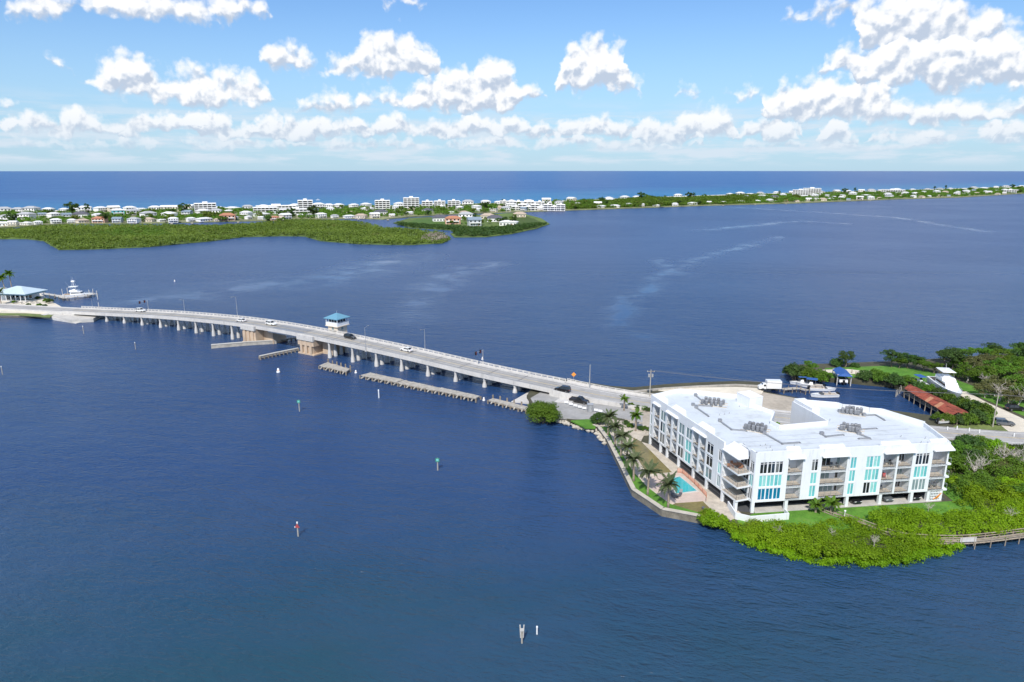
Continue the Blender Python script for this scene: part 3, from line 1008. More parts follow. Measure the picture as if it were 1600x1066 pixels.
# open balconies at the near corner
for r in range(3):
    z0, z1 = ROWS_L[r]
    mb = MB()
    pl = [left.p(LEND, 0, 0)[:2], P_, (Q_[0] - uQ[0] * -.6, Q_[1] - uQ[1] * -.6), Q_, left.p(LEND, -4.0, 0)[:2]]
    mb.prism(pl, z0 - .34, z0 - .02)
    fl = mb.build('balcony', M['white_wall'], condo)
    q = MB(); q.prism(inset(pl, .12), z0 - .02, z0); q.build('floor', M['tile_floor'], fl)
    q = MB()
    left.box(q, LEND, 36.0, z0, z0 + 2.75 if r < 2 else 13.1, -4.3, -4.0)
    left.box(q, LEND - .3, LEND, z0, z0 + 2.75 if r < 2 else 13.1, -4.3, -.302)
    q.build('recess_wall', M['white_wall'], fl)
    q = MB()
    left.box(q, LEND + .3, LEND + 4.4, z0 + .05, z0 + 2.3, -4.0, -3.93, 0)
    for k in range(4):
        left.box(q, LEND + .37 + k * 1.02, LEND + .37 + k * 1.02 + .9, z0 + .12, z0 + 2.22, -3.93, -3.91, 1)
    q.build('sliding_door', [M['frame_white'], dark if r else grey], fl)
    q = MB()
    e = [left.p(LEND, -.08, 0)[:2], left.p(lenL - .1, -.08, 0)[:2], (Q_[0] - uQ[0] * -.5, Q_[1] - uQ[1] * -.5)]
    for p0, p1 in zip(e[:-1], e[1:]):
        q.beam((p0[0], p0[1], z0 + 1.05), (p1[0], p1[1], z0 + 1.05), .05, .05)
        for i in range(3):
            q.beam((p0[0], p0[1], z0 + .26 + .26 * i), (p1[0], p1[1], z0 + .26 + .26 * i), .015, .015)
        for i in range(5):
            t = i / 4
            x, y = p0[0] + (p1[0] - p0[0]) * t, p0[1] + (p1[1] - p0[1]) * t
            q.box(x - .02, x + .02, y - .02, y + .02, z0, z0 + 1.05)
    q.build('railing', M['galv'], fl)
# short return wall with a narrow window
openings = [(.35, 1.45, z0, z1) for z0, z1 in ROWS_W]
short.wall(openings, 0, lenQ, Z_SLAB, Z_TOP, .3)
for r in range(3):
    short.window(.35, 1.45, ROWS_W[r][0], ROWS_W[r][1], 2, [grey, teal, dark][r], pairs=False)

# body: slab under the flats, back walls, roof, parapets
full = [C_, left.p(LEND, 0, 0)[:2], left.p(LEND, -4.2, 0)[:2], Q_, A_, B_] + BACK
def shrink(poly, d):
    """inset a simple polygon by d (positive = inwards)"""
    n = len(poly)
    ar = sum(poly[i][0] * poly[(i + 1) % n][1] - poly[(i + 1) % n][0] * poly[i][1] for i in range(n))
    sg = 1 if ar > 0 else -1
    out = []
    for i in range(n):
        p, q, r = poly[i - 1], poly[i], poly[(i + 1) % n]
        def nrm(a, b):
            l = math.hypot(b[0] - a[0], b[1] - a[1])
            return (-(b[1] - a[1]) / l * sg, (b[0] - a[0]) / l * sg)
        n1, n2 = nrm(p, q), nrm(q, r)
        k = 1 + n1[0] * n2[0] + n1[1] * n2[1]
        k = max(k, .4)
        out.append((q[0] + (n1[0] + n2[0]) * d / k, q[1] + (n1[1] + n2[1]) * d / k))
    return out
mb = MB(); mb.prism(shrink(full, .31), Z_SLAB + .02, Z_SLAB + .3); mb.build('underside', M['under_dark'], condo)  # coloured dark so little light bounces under the building
mb = MB(); mb.prism(shrink(full, .305), Z_ROOF - .3, Z_ROOF); mb.build('roof', M['roof_membrane'], condo)
# core that closes the flats behind the balconies
mb = MB(); mb.prism(shrink(full, 4.6), Z_SLAB + .3, Z_ROOF - .3, bottom=False); mb.build('core', M['white_wall'], condo)
n0 = 5
chain = full[n0:] + [full[0]]
for i in range(len(chain) - 1):
    a, b = chain[i], chain[i + 1]
    u, l = unit(a, b)
    fc = Facade(a, u)
    mb = MB(); fc.box(mb, 0, l, Z_SLAB, Z_TOP + (.25 if 0 < i < 8 else 0), -.3, 0)
    mb.build('back_wall', M['white_wall'], condo)
# stair towers on the courtyard side
for (x, y, rr, w, d, zt) in ((55.2, 150.6, R(-70), 3.6, 4.6, 15.4),):
    mb = MB(); mb.obox((x, y), (math.cos(rr), math.sin(rr)), d, w, Z_ROOF - .1, zt)
    st = mb.build('stair_tower', M['white_wall'], condo)
    q = MB(); q.obox((x, y), (math.cos(rr), math.sin(rr)), d + .1, w + .1, zt, zt + .15); q.build('tower_cap', M['canopy_white'], st)
# raised white block right of the courtyard
mb = MB(); mb.prism([(65.4, 150.2), (66.6, 143.3), (68.5, 143.7), (68.0, 150.6)], Z_ROOF - .1, 14.6); mb.build('stair_tower', M['white_wall'], condo)

# columns and the wall at the back of the covered parking
for s in (7.2, 13.9, 19.9, 27.0, 33.8, 37.4, 40.15):
    mb = MB(); front.box(mb, s - .3, s + .3, LZ - .3, Z_SLAB, -.62, -.02); mb.build('column', M['white_wall'], condo)
    mb = MB(); front.box(mb, s - .3, s + .3, LZ - .3, Z_SLAB, -9.0, -8.4); mb.build('column', M['white_wall'], condo)
for s in (.3, 5.5, 8.6, 13.8, 20.0, 25.2, 31.0, 35.3):
    mb = MB(); left.box(mb, s - .3, s + .3, LZ - .3, Z_SLAB, -.62, -.02); mb.build('column', M['white_wall'], condo)
mb = MB(); mb.box(A_[0] - .02, A_[0] + .6, A_[1] + .05, A_[1] + .7, LZ - .3, Z_SLAB); mb.build('column', M['white_wall'], condo)
mb = MB()
q = shrink(full, 9.0)
ring_ = shrink([C_, P_, A_, B_, (88.2, 136.2), (66.6, 150.9), (41, 159.5)], 11.5)
for i in range(len(ring_)):
    a, b = ring_[i], ring_[(i + 1) % len(ring_)]
    ribbon_wall(mb, [a, b], .3, LZ, Z_SLAB)
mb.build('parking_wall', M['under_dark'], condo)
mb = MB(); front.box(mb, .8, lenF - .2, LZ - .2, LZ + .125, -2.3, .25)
mb.build('sunlit_strip', M['concrete'], condo)  # paler strip where sun reaches in, the sunlight painted as lighter floor
# mesh screens between the columns on the pool side
for a, b in ((.6, 5.2), (5.8, 8.3), (8.9, 13.5), (14.1, 19.7), (20.3, 24.9), (25.5, 30.7), (31.3, 35.0)):
    mb = MB()
    k = int((b - a) / .28)
    for i in range(k + 1):
        s_ = a + (b - a) * i / k
        left.box(mb, s_ - .025, s_ + .025, LZ + .15, Z_SLAB - .02, -.42, -.38)
    left.box(mb, a, b, LZ + .9, LZ + .98, -.44, -.36)
    left.box(mb, a, b, LZ + .12, LZ + .2, -.44, -.36)
    mb.build('grille', M['steel_dark'], condo)
# walled patio at the near corner, with an open breeze-block panel at the far end
pw = [left.p(33.6, .1, 0)[:2], (42.6, 118.0), (45.0, 116.6), (52.6, 117.8), (52.5, 119.5)]
o = ribbon_wall(MB(), pw, .25, LZ, LZ + 1.35).build('patio_wall', M['white_wall'], condo)
mb = MB()
for r in range(4):
    front.box(mb, 37.8, 40.3, LZ + .1 + r * .56, LZ + .24 + r * .56, -.12, .02)
for c in range(8):
    front.box(mb, 37.8 + c * .343, 37.92 + c * .343, LZ + .1, Z_SLAB, -.1, .0)
mb.build('breeze_panel', M['white_wall'], condo)
for k in range(5):
    mb = MB()
    s0 = 38.5 + k * .22
    mb.beam(front.p(s0, .07, LZ + .45 + .06 * k), front.p(s0 + .75, .07, LZ + .95 + .2 * k), .08, .14)
    mb.build('orange_board', M['sign_orange'], condo)

# condenser units on the roof
def make_condenser():
    r = tag(empty('air_conditioner', (0, 0, 0)), 'grey rooftop condenser unit', 'air conditioner', 'condenser units on the white roof')
    mb = MB()
    h = 1.18
    def sec(z, w, c):
        return [(-w + c, -w, z), (w - c, -w, z), (w, -w + c, z), (w, w - c, z), (w - c, w, z), (-w + c, w, z), (-w, w - c, z), (-w, -w + c, z)]
    mb.loft([sec(.06, .34, .12), sec(.14, .37, .13), sec(h - .06, .37, .13), sec(h, .32, .12)])
    b = mb.build('casing', M['steel_grey'], r)
    mb = MB()
    for k in range(7):
        z = .2 + k * .13
        mb.loft([sec(z, .376, .13), sec(z + .03, .382, .13)])
    mb.build('louvre', M['steel_dark'], r)
    mb = MB(); mb.tube([(0, 0, h), (0, 0, h + .06)], [.27, .27], 14); f = mb.build('fan_guard', M['steel_dark'], r)
    mb = MB()
    for k in range(5):
        a = 2 * math.pi * k / 5
        mb.beam((0, 0, h + .07), (.25 * math.cos(a), .25 * math.sin(a), h + .07), .03, .02)
    mb.build('fan_blade', M['galv'], f)
    mb = MB()
    for x in (-.26, .26):
        mb.box(x - .05, x + .05, -.36, .36, 0, .06)
    mb.build('foot_rail', M['steel_dark'], r)
    return r
cond, cused = make_condenser(), []
ROOFZ = Z_ROOF
cl = [((1098, 630), (1131, 634), 'far left roof cluster'), ((1166, 669), (1196, 675), 'middle roof cluster'), ((1318, 644), (1346, 648), 'rear right roof cluster'), ((1314, 670), (1344, 675), 'front right roof cluster')]
for ci, (a, b, where) in enumerate(cl):
    p0, p1 = G(a[0], a[1], ROOFZ), G(b[0], b[1], ROOFZ)
    u, l = unit(p0, p1)
    nx, ny = -u[1], u[0]
    # timber sleeper frame under the units
    mb = MB(); c = ((p0[0] + p1[0]) / 2, (p0[1] + p1[1]) / 2)
    for s_ in (-1.5, .2, 1.5):
        mb.obox((c[0] + nx * s_, c[1] + ny * s_), u, l + 1.6, .16, ROOFZ, ROOFZ + .14)
    o = mb.build('equipment_sleepers', M['shell_paving'], loc=(c[0], c[1], ROOFZ))
    tag(o, 'tan sleepers under the condensers of the ' + where, 'roof frame', 'sleepers under roof equipment')
    n = 5
    for row in range(2):
        for k in range(n):
            t = (k + .5 * row) / n
            x = p0[0] + (p1[0] - p0[0]) * t * 1.05 + nx * (row * 1.75 - .75) + random.uniform(-.12, .12)
            y = p0[1] + (p1[1] - p0[1]) * t * 1.05 + ny * (row * 1.75 - .75) + random.uniform(-.3, .3)
            place(cond, cused, (x, y, ROOFZ + .14), math.atan2(u[1], u[0]) + random.uniform(-.1, .1),
                  '%s condenser from the left, %s row, %s' % (ORD[k], 'near' if row == 0 else 'back', where), 'condenser units on the white roof', scale=random.uniform(.8, 1.0))
random.seed(77)
for k in range(16):
    px, py = random.choice([(1090, 650), (1130, 645), (1160, 640), (1210, 680), (1240, 700), (1300, 690), (1330, 658), (1380, 670), (1420, 680), (1440, 690), (1400, 655), (1290, 655), (1195, 700), (1150, 690)])
    x, y = G(px + random.uniform(-14, 14), py + random.uniform(-5, 5), ROOFZ)
    mb = MB(); mb.tube([(x, y, ROOFZ), (x, y, ROOFZ + random.uniform(.25, .5))], .09, 8); mb.build('vent_pipe', M['galv'], condo)
# lapped membrane seams
rx0, ry0 = front.p(0, -1.2, 0)[:2]
for k in range(5):
    q0, q1 = front.p(.8, -2.6 - k * 2.3, 0), front.p(lenF - 2.0, -2.6 - k * 2.3, 0)
    mb = MB(); mb.beam((q0[0], q0[1], ROOFZ + .006), (q1[0], q1[1], ROOFZ + .006), .10, .012); mb.build('roof_seam', M['galv'], condo)
# conduit runs
pipes = [[(1087, 618), (1102, 630)], [(1083, 633), (1112, 634.5)], [(1088, 637), (1107, 650)], [(1125, 658), (1143, 671), (1166, 673)], [(1194, 677), (1222, 693), (1250, 691)],
         [(1284, 678), (1290, 682), (1318, 679)], [(1342, 671), (1370, 669)], [(1342, 678), (1360, 685), (1342, 685)], [(1312, 643), (1320, 646)], [(1350, 649), (1368, 648), (1382, 656)]]
wh = ['running from the far corner to the left cluster', 'short one left of the far cluster', 'below the far left cluster', 'bent one left of the middle cluster', 'long bent one right of the middle cluster', 'hooked one left of the front right cluster',
      'straight one right of the front right cluster', 'forked one below the front right cluster', 'short one left of the rear cluster', 'bent one right of the rear cluster']
for pts, w in zip(pipes, wh):
    pp = [G3(x, y, ROOFZ + .16) for x, y in pts]
    mb = MB()
    for a, b in zip(pp[:-1], pp[1:]):
        mb.beam(a, b, .30, .2)
    r = empty('roof_conduit', (pp[0][0], pp[0][1], ROOFZ))
    tag(r, 'grey pipe run on the white roof, ' + w, 'pipe', 'conduits on the white roof')
    mb.build('pipe', M['steel_grey'], r)
    mb = MB(); mb.box(pp[0][0] - .35, pp[0][0] + .35, pp[0][1] - .35, pp[0][1] + .35, ROOFZ, ROOFZ + .62); mb.build('pipe_box', M['steel_grey'], r)
    mb = MB()
    for a in pp:
        mb.box(a[0] - .2, a[0] + .2, a[1] - .2, a[1] + .2, ROOFZ, ROOFZ + .07)
    mb.build('pipe_support', M['steel_dark'], r)
# ------------------------------------------------------------------ the bascule bridge
addm('asphalt_worn', (.27, .265, .26), .8, noise=(.15, .35), coords='World')
def bridge_at(x, off=0.0):
    """point on the deck: x is measured on the near column line, off across the deck from its centre (positive = far side)"""
    for i in range(len(COLS) - 1):
        a, b = COLS[i], COLS[i + 1]
        if a[0] <= x <= b[0]:
            break
    t = (x - a[0]) / (b[0] - a[0])
    p = [a[k] + (b[k] - a[k]) * t for k in range(3)]
    a2, b2 = COLS[max(i - 1, 0)], COLS[min(i + 2, len(COLS) - 1)]
    u, _ = unit(a2, b2)
    n = (-u[1], u[0])
    o = off + 4.2
    return (p[0] + n[0] * o, p[1] + n[1] * o, p[2]), u, n
def span_pts(x0, x1, k=4):
    return [bridge_at(x0 + (x1 - x0) * i / k)[0] for i in range(k + 1)]

bridge = empty('bascule_bridge', (-85, 254, 0))
tag(bridge, 'long concrete bascule bridge curving across the bay on rows of columns', 'bridge')
BENTS_R = [-65.9 + (66.8 / 6) * i * 1.0 for i in range(7)]
BENTS_R = [-65.9, -56.3, -46.9, -37.3, -27.7, -18.1, -8.6, 0.9]
BENTS_L = [-181.8, -171.9, -161.9, -151.6, -141.4, -131.6, -122.2, -112.2]
def column(mb, x, y, ztop):
    prof = [(ztop, .46), (ztop - .55, .46), (ztop - .9, .40), (ztop * .55, .46), (ztop * .28, .70), (-.2, .80), (-2, .80)]
    mb.tube([(x, y, z) for z, r in prof][::-1], [r for z, r in prof][::-1], 10)
for xs in BENTS_L + BENTS_R:
    c, u, n = bridge_at(xs)
    zt = c[2] - .95
    mb = MB(); mb.obox((c[0], c[1]), n, 9.4, 1.0, zt - .05, zt + .55); mb.build('pier_cap', M['concrete_white'], bridge)
    for off in (-4.2, -1.4, 1.4, 4.2):
        p, _, _ = bridge_at(xs, off)
        mb = MB(); column(mb, p[0], p[1], zt); mb.build('pier_column', M['concrete_white'], bridge, smooth=True)
stops = [-206] + BENTS_L + [-104.0, -93.5, -79.5, -70.0] + BENTS_R + [12.0]
for a, b in zip(stops[:-1], stops[1:]):
    pts = span_pts(a + .03, b - .03)
    leaf = a in (-93.5,)
    mb = MB(); ribbon_box(mb, pts, -5.0, 5.0, -.38, -.02, 0)
    sp = mb.build('deck_span', M['concrete_white'], bridge)
    mb = MB()
    for off in (-4.3, -2.15, 0, 2.15, 4.3):
        ribbon_box(mb, pts, off - .22, off + .22, -.92 if not leaf else -1.3, -.382)
    mb.build('girder', M['concrete_white'] if not leaf else M['galv'], sp)
    mb = MB(); ribbon_sheet(mb, pts, -3.75, 3.75, .0); mb.build('roadway', M['asphalt'] if not leaf else M['steel_grey'], sp)
    mb = MB()
    for off in (-2.5, -1.0, 1.0, 2.5):
        ribbon_sheet(mb, pts, off - .25, off + .25, .004)
    tk = mb.build('tyre_tracks', M['asphalt_worn'], sp); tk['kind'] = 'stuff'
    mb = MB(); q0, uu0, nn0 = bridge_at(a + .12); mb.obox((q0[0], q0[1]), uu0, .22, 7.4, q0[2] - .02, q0[2] + .012); mb.build('expansion_joint', M['steel_dark'], sp)
    for s0, s1 in ((-4.75, -3.75), (3.75, 4.75)):
        mb = MB(); ribbon_box(mb, pts, s0, s1, -.021, .16); mb.build('footway', M['concrete_white'], sp)
    mb = MB(); ribbon_box(mb, pts, -5.02, -4.77, -.70, .62); mb.build('parapet', M['concrete_white'], sp)
    mb = MB(); ribbon_box(mb, pts, -4.95, -4.85, .80, .90)
    k = max(2, round((b - a) / 1.9))
    for i in range(k + 1):
        q, uu, nn = bridge_at(a + .1 + (b - a - .2) * i / k, -4.9)
        mb.obox((q[0], q[1]), uu, .12, .12, q[2] + .62, q[2] + .82)
    mb.build('hand_rail', M['galv'], sp)
    mb = MB()
    ribbon_box(mb, pts, 4.77, 5.02, -.70, .30); ribbon_box(mb, pts, 4.79, 5.0, .58, .74); ribbon_box(mb, pts, 4.8, 4.99, .88, 1.02)
    for i in range(k + 1):
        q, uu, nn = bridge_at(a + .15 + (b - a - .3) * i / k, 4.9)
        mb.obox((q[0], q[1]), uu, .34, .19, q[2] + .3, q[2] + .9)
    mb.build('balustrade', M['concrete_white'], sp)
    mb = MB(); ribbon_sheet(mb, pts, -.20, -.08, .008); ribbon_sheet(mb, pts, .08, .20, .008); mb.build('centre_line', M['paint_yellow'], sp)
    mb = MB(); ribbon_sheet(mb, pts, -3.4, -3.27, .008); ribbon_sheet(mb, pts, 3.27, 3.4, .008); mb.build('edge_line', M['paint_white'], sp)
# bascule piers either side of the channel
def pier(x0, x1, z_extra=0.0, shape='plain'):
    c0, u, n = bridge_at(x0); c1, _, _ = bridge_at(x1)
    cx, cy = (c0[0] + c1[0]) / 2, (c0[1] + c1[1]) / 2
    L = math.hypot(c1[0] - c0[0], c1[1] - c0[1])
    top = min(c0[2], c1[2]) - .40
    mb = MB()
    if shape == 'plain':
        mb.obox((cx, cy), u, L, 10.6, -3, top)
    else:
        mb.obox((cx, cy), u, L * .78, 10.0, -3, 3.4)
        mb.obox((cx, cy), u, L, 11.2, 3.4, top)
    o = mb.build('bascule_pier', M['concrete_tan'], bridge)
    for k in range(3):
        t = (k - 1) * .3
        q = MB(); q.obox((cx + u[0] * L * t - n[0] * 5.45, cy + u[1] * L * t - n[1] * 5.45), u, L * .13, .5, .4, top - .3); q.build('pilaster', M['concrete_tan'], o)
    q = MB(); q.obox((cx, cy), u, L + .3, 11.4, -2, .45); q.build('footing', M['concrete_tan'], o)
    q = MB(); q.obox((cx - n[0] * 5.55, cy - n[1] * 5.55), u, L + .2, .95, top - .9, top + .95); q.build('pier_head', M['concrete_white'], o)
    return (cx, cy), u, n, top
pier(-105.5, -99.0)
c2, u2, n2, t2 = pier(-78.5, -71.5, shape='box')
# machinery housing under the leaf
for x0, x1 in ((-98.9, -94.5), (-71.4, -66.6)):
    c0, u, n = bridge_at(x0); c1, _, _ = bridge_at(x1)
    mb = MB(); mb.obox(((c0[0] + c1[0]) / 2 + n[0] * 1.8, (c0[1] + c1[1]) / 2 + n[1] * 1.8), u, math.hypot(c1[0] - c0[0], c1[1] - c0[1]), 6.4, -2, c0[2] - 1.9)
    mb.build('machinery_pit', M['concrete_tan'], bridge)

# sloping concrete abutments
for x0, x1, x2, lo in ((-206, -190, -230, .6), (12.0, 4.0, 18, 1.0)):
    c, u, n = bridge_at(x0 if x0 < 0 else 11.5)
    d, _, _ = bridge_at(x1)
    mb = MB()
    W = 6.6
    tp = [(c[0] + n[0] * W * s, c[1] + n[1] * W * s, c[2] - .9) for s in (-1, 1)]
    bt = [(d[0] + n[0] * (W + 4) * s - n[0] * 2, d[1] + n[1] * (W + 4) * s - n[1] * 2, -.4) for s in (-1, 1)]
    sg = -1 if x0 < 0 else 1
    bk = [(c[0] + u[0] * 9 * sg + n[0] * (W + 2) * s, c[1] + u[1] * 9 * sg + n[1] * (W + 2) * s) for s in (-1, 1)]
    mb.hexa([(bt[0][0], bt[0][1], -2), (bt[1][0], bt[1][1], -2), (bk[1][0], bk[1][1], -2), (bk[0][0], bk[0][1], -2),
             (bt[0][0], bt[0][1], .25), (bt[1][0], bt[1][1], .25), (bk[1][0] - n[1] * 0, bk[1][1], c[2] - .9), (bk[0][0], bk[0][1], c[2] - .9)])
    mb.build('abutment_slope', M['concrete_white'], bridge)
    mb = MB(); mb.obox((c[0] + u[0] * 1.2 * sg, c[1] + u[1] * 1.2 * sg), u, 2.4, 10.6, -1, c[2] - .42); mb.build('abutment', M['concrete_white'], bridge)

# bridge tender's house
tx, ty = bridge_at(-72.2, 7.6)[0][:2]
tower = empty('bridge_tender_house', (tx, ty, 0))
tag(tower, 'square bridge tender house with blue pyramid roof beside the bascule span', 'control tower')
mb = MB(); mb.obox((tx, ty), u2, 4.9, 4.9, -2, 9.1); mb.build('shaft', M['cream_wall'], tower)
mb = MB(); mb.obox((tx, ty), u2, 6.0, 6.0, 9.05, 10.4); gal = mb.build('gallery', M['white_wall'], tower)
mb = MB(); mb.obox((tx, ty), u2, 6.3, 6.3, 8.9, 9.2); mb.build('gallery_floor', M['cream_wall'], gal)
mb = MB(); mb.obox((tx, ty), u2, 4.5, 4.5, 10.4, 11.8); cab = mb.build('cab', M['white_wall'], tower)
nn2 = (-u2[1], u2[0])
for side in range(4):
    d = [(u2[0], u2[1]), (nn2[0], nn2[1]), (-u2[0], -u2[1]), (-nn2[0], -nn2[1])][side]
    e = (-d[1], d[0])
    for k in range(3):
        o = (k - 1) * 1.35
        q = MB(); q.obox((tx + d[0] * 2.26 + e[0] * o, ty + d[1] * 2.26 + e[1] * o), d, .1, 1.12, 10.5, 11.6); q.build('window', M['glass_dark'], cab)
    q = MB(); q.obox((tx + d[0] * 2.46, ty + d[1] * 2.46), e, 1.0, .08, 7.6, 8.6); q.build('panel', M['glass_grey'], tower)
for sx in (-1, 1):
    for sy in (-1, 1):
        q = MB(); q.obox((tx + u2[0] * 2.85 * sx + nn2[0] * 2.85 * sy, ty + u2[1] * 2.85 * sx + nn2[1] * 2.85 * sy), u2, .16, .16, 10.4, 11.8); q.build('post', M['white_wall'], tower)
mb = MB(); mb.hip((tx, ty), u2, 6.0, 6.0, 11.8, 1.9, over=.5, ridge=.06, thick=.22); rf = mb.build('roof', M['roof_blue'], tower)
q = MB(); q.tube([(tx, ty, 13.6), (tx, ty, 14.5)], .05, 6); q.build('finial', M['galv'], rf)

# fenders and old timber platforms beside the channel
def fender_wall(pts, label, h=1.1, w=.8, piles=True, step=2.4, m1='timber_grey', base=-.3):
    pts = [G(x, y, .6) for x, y in pts]
    r = empty('fender', (pts[0][0], pts[0][1], 0))
    tag(r, label, 'fender')
    ribbon_wall(MB(), pts, w, base, h).build('wall' if base < 0 else 'cap_beam', M[m1], r)
    ribbon_wall(MB(), pts, w + .3, h, h + .18).build('coping', M['concrete'], r)
    if piles:
        for a, b in zip(pts[:-1], pts[1:]):
            L = math.hypot(b[0] - a[0], b[1] - a[1])
            k = int(L / step)
            for i in range(k + 1):
                x, y = a[0] + (b[0] - a[0]) * i / k, a[1] + (b[1] - a[1]) * i / k
                u, _ = unit(a, b)
                for s in (-1, 1):
                    q = MB(); q.tube([(x - u[1] * s * (w / 2 + .25), y + u[0] * s * (w / 2 + .25), -2), (x - u[1] * s * (w / 2 + .1), y + u[0] * s * (w / 2 + .1), h + .05)], .2, 7)
                    q.build('pile', M['pile_wood'], r)
    return r
fender_wall([(330, 542), (390, 537), (432, 534.5)], 'long low concrete fender wall in front of the left bascule pier', 1.3, 1.0, piles=False)
fender_wall([(434, 533), (462, 529)], 'short dark timber fender crossing the channel under the bridge', 1.0, .6, step=1.6, base=.5)
fender_wall([(406, 559.5), (436, 553), (466, 547)], 'timber fender of close set piles beside the right bascule pier', 1.25, .7, step=1.5, base=.55)

def platform(corners, label, z=1.15, step=2.6, posts=False, cuts=1):
    """low timber platform on piles; corners near-left, far-left, far-right, near-right"""
    q = [G(x, y, z) for x, y in corners]
    r = empty('timber_platform', (q[0][0], q[0][1], 0))
    tag(r, label, 'platform', 'timber platforms in front of the bridge')
    L = math.hypot(q[3][0] - q[0][0], q[3][1] - q[0][1])
    u, _ = unit(q[0], q[3])
    def at(s, t):
        a = [q[0][k] + (q[3][k] - q[0][k]) * s for k in (0, 1)]
        b = [q[1][k] + (q[2][k] - q[1][k]) * s for k in (0, 1)]
        return (a[0] + (b[0] - a[0]) * t, a[1] + (b[1] - a[1]) * t)
    for c in range(cuts):
        s0, s1 = c / cuts + .004, (c + 1) / cuts - .004
        dz = [0, -.12, .08][c % 3]
        np_ = max(3, int(L / cuts / 1.2))
        for k in range(np_):
            e0, e1 = s0 + (s1 - s0) * k / np_, s0 + (s1 - s0) * (k + 1) / np_ - .002
            j = random.uniform(-.05, .05)
            mb = MB(); mb.prism([at(e0, 0 + j), at(e0, 1 + j), at(e1, 1 + j), at(e1, 0 + j)], z - .22 + dz, z + dz + random.uniform(-.03, .03)); mb.build('plank', M['timber_grey'], r)
        mb = MB()
        for t in (.12, .88):
            a, b = at(s0, t), at(s1, t)
            mb.beam((a[0], a[1], z - .38 + dz), (b[0], b[1], z - .38 + dz), .3, .3)
        mb.build('stringer', M['timber'], r)
    k = max(2, int(L / step))
    for i in range(k + 1):
        for t in (-.06, 1.06):
            x, y = at(i / k, t)
            mb = MB(); top = z + (1.0 if (posts and t > 1) else -.12) + random.uniform(-.1, .15)
            mb.tube([(x, y, -2), (x + random.uniform(-.08, .08), y, top)], .24, 7); mb.build('pile', M['pile_wood'], r)
        if i < k:
            a, b = at((i + .5) / k, -.25), at((i + .5) / k, .2)
            mb = MB(); mb.beam((a[0], a[1], .35), (b[0], b[1], .95), .35, .3); mb.build('brace', M['timber_grey'], r)
    return r
platform([(499, 571), (512, 566), (547, 576.5), (541, 581)], 'short timber platform on piles just right of the bascule pier', posts=True)
platform([(563, 586), (578, 582), (751, 619), (744, 623)], 'very long timber platform on piles running along the right bridge approach', cuts=3)
platform([(763, 625), (770, 622), (826, 636), (822, 640)], 'timber platform with pile stubs ending at the round mangrove bush', posts=True)

# lamp posts and signal masts on the bridge
def make_lamp():
    r = tag(empty('street_lamp'), 'pale lamp post', 'street lamp', 'lamp posts along the bridge')
    mb = MB(); mb.tube([(0, 0, 0), (0, 0, .5), (0, 0, 8.6)], [.16, .12, .06], 8); mb.build('pole', M['galv'], r)
    mb = MB(); mb.box(-.22, .22, -.22, .22, 0, .12); mb.build('base_plate', M['galv'], r)
    mb = MB(); mb.tube([(0, 0, 8.4), (0, -.8, 8.75), (0, -1.7, 8.85)], [.05, .045, .04], 6); a = mb.build('arm', M['galv'], r)
    mb = MB(); mb.box(-.14, .14, -2.35, -1.65, 8.76, 8.92); mb.build('lamp_head', M['steel_grey'], a)
    return r
lamp, lu = make_lamp(), []
for x, off, h, lab in ((-200, 5.3, .62, 'lamp post at the far left end of the bridge railing'), (-148, 5.3, .75, 'pale lamp post on the far railing over the left columns'),
                       (-119, 5.3, 1.05, 'taller lamp post on the far railing left of the tan pier'), (-76.5, -5.3, .4, 'short lamp post on the box shaped bascule pier'), (-50.0, -5.3, .95, 'lamp post on the near parapet right of the tender house'),
                       (-35, 5.3, .95, 'lamp post on the far railing beside the white saloon car')):
    p, u, n = bridge_at(x, off)
    rz = math.atan2(u[1], u[0]) + (0 if off > 0 else math.pi)
    mb = MB()
    place(lamp, lu, (p[0], p[1], p[2] - .4), rz, lab, 'lamp posts along the bridge', scale=h)
    mb.obox((p[0] - n[0] * .1 * (1 if off > 0 else -1), p[1] - n[1] * .1 * (1 if off > 0 else -1)), u, .6, .66, p[2] - .75, p[2] - .4)
    mb.build('lamp_bracket', M['concrete_white'], bridge)
def make_signal():
    r = tag(empty('traffic_signal'), 'bridge signal mast', 'traffic signal', 'signal masts on the bridge')
    mb = MB(); mb.tube([(0, 0, 0), (0, 0, 5.6)], [.13, .10], 8); mb.build('mast', M['galv'], r)
    mb = MB(); mb.tube([(0, 0, 5.3), (0, -4.6, 5.6)], [.08, .05], 6); a = mb.build('mast_arm', M['galv'], r)
    for y in (-1.6, -4.3):
        mb = MB(); mb.box(-.22, .22, y - .3, y + .3, 4.7, 5.9); h = mb.build('signal_head', M['black'], a)
        for k in range(2):
            mb = MB(); mb.tube([(.22, y, 5.05 + k * .5), (.26, y, 5.05 + k * .5)], .14, 10); mb.build('lens', M['lamp_red'], h)
    return r
sig, su = make_signal(), []
for x, off, lab in ((-168.0, 5.3, 'signal mast with dark heads on the left half of the bridge'), (-14.5, 5.3, 'signal mast with dark heads on the right half of the bridge')):
    p, u, n = bridge_at(x, off)
    place(sig, su, (p[0], p[1], p[2] - .35), math.atan2(u[1], u[0]) + math.pi * 0, lab, 'signal masts on the bridge', scale=.95)
    mb = MB(); mb.obox((p[0] - n[0] * .1, p[1] - n[1] * .1), u, .6, .66, p[2] - .75, p[2] - .35); mb.build('lamp_bracket', M['concrete_white'], bridge)
p, u, n = bridge_at(-14.5, 6.9)
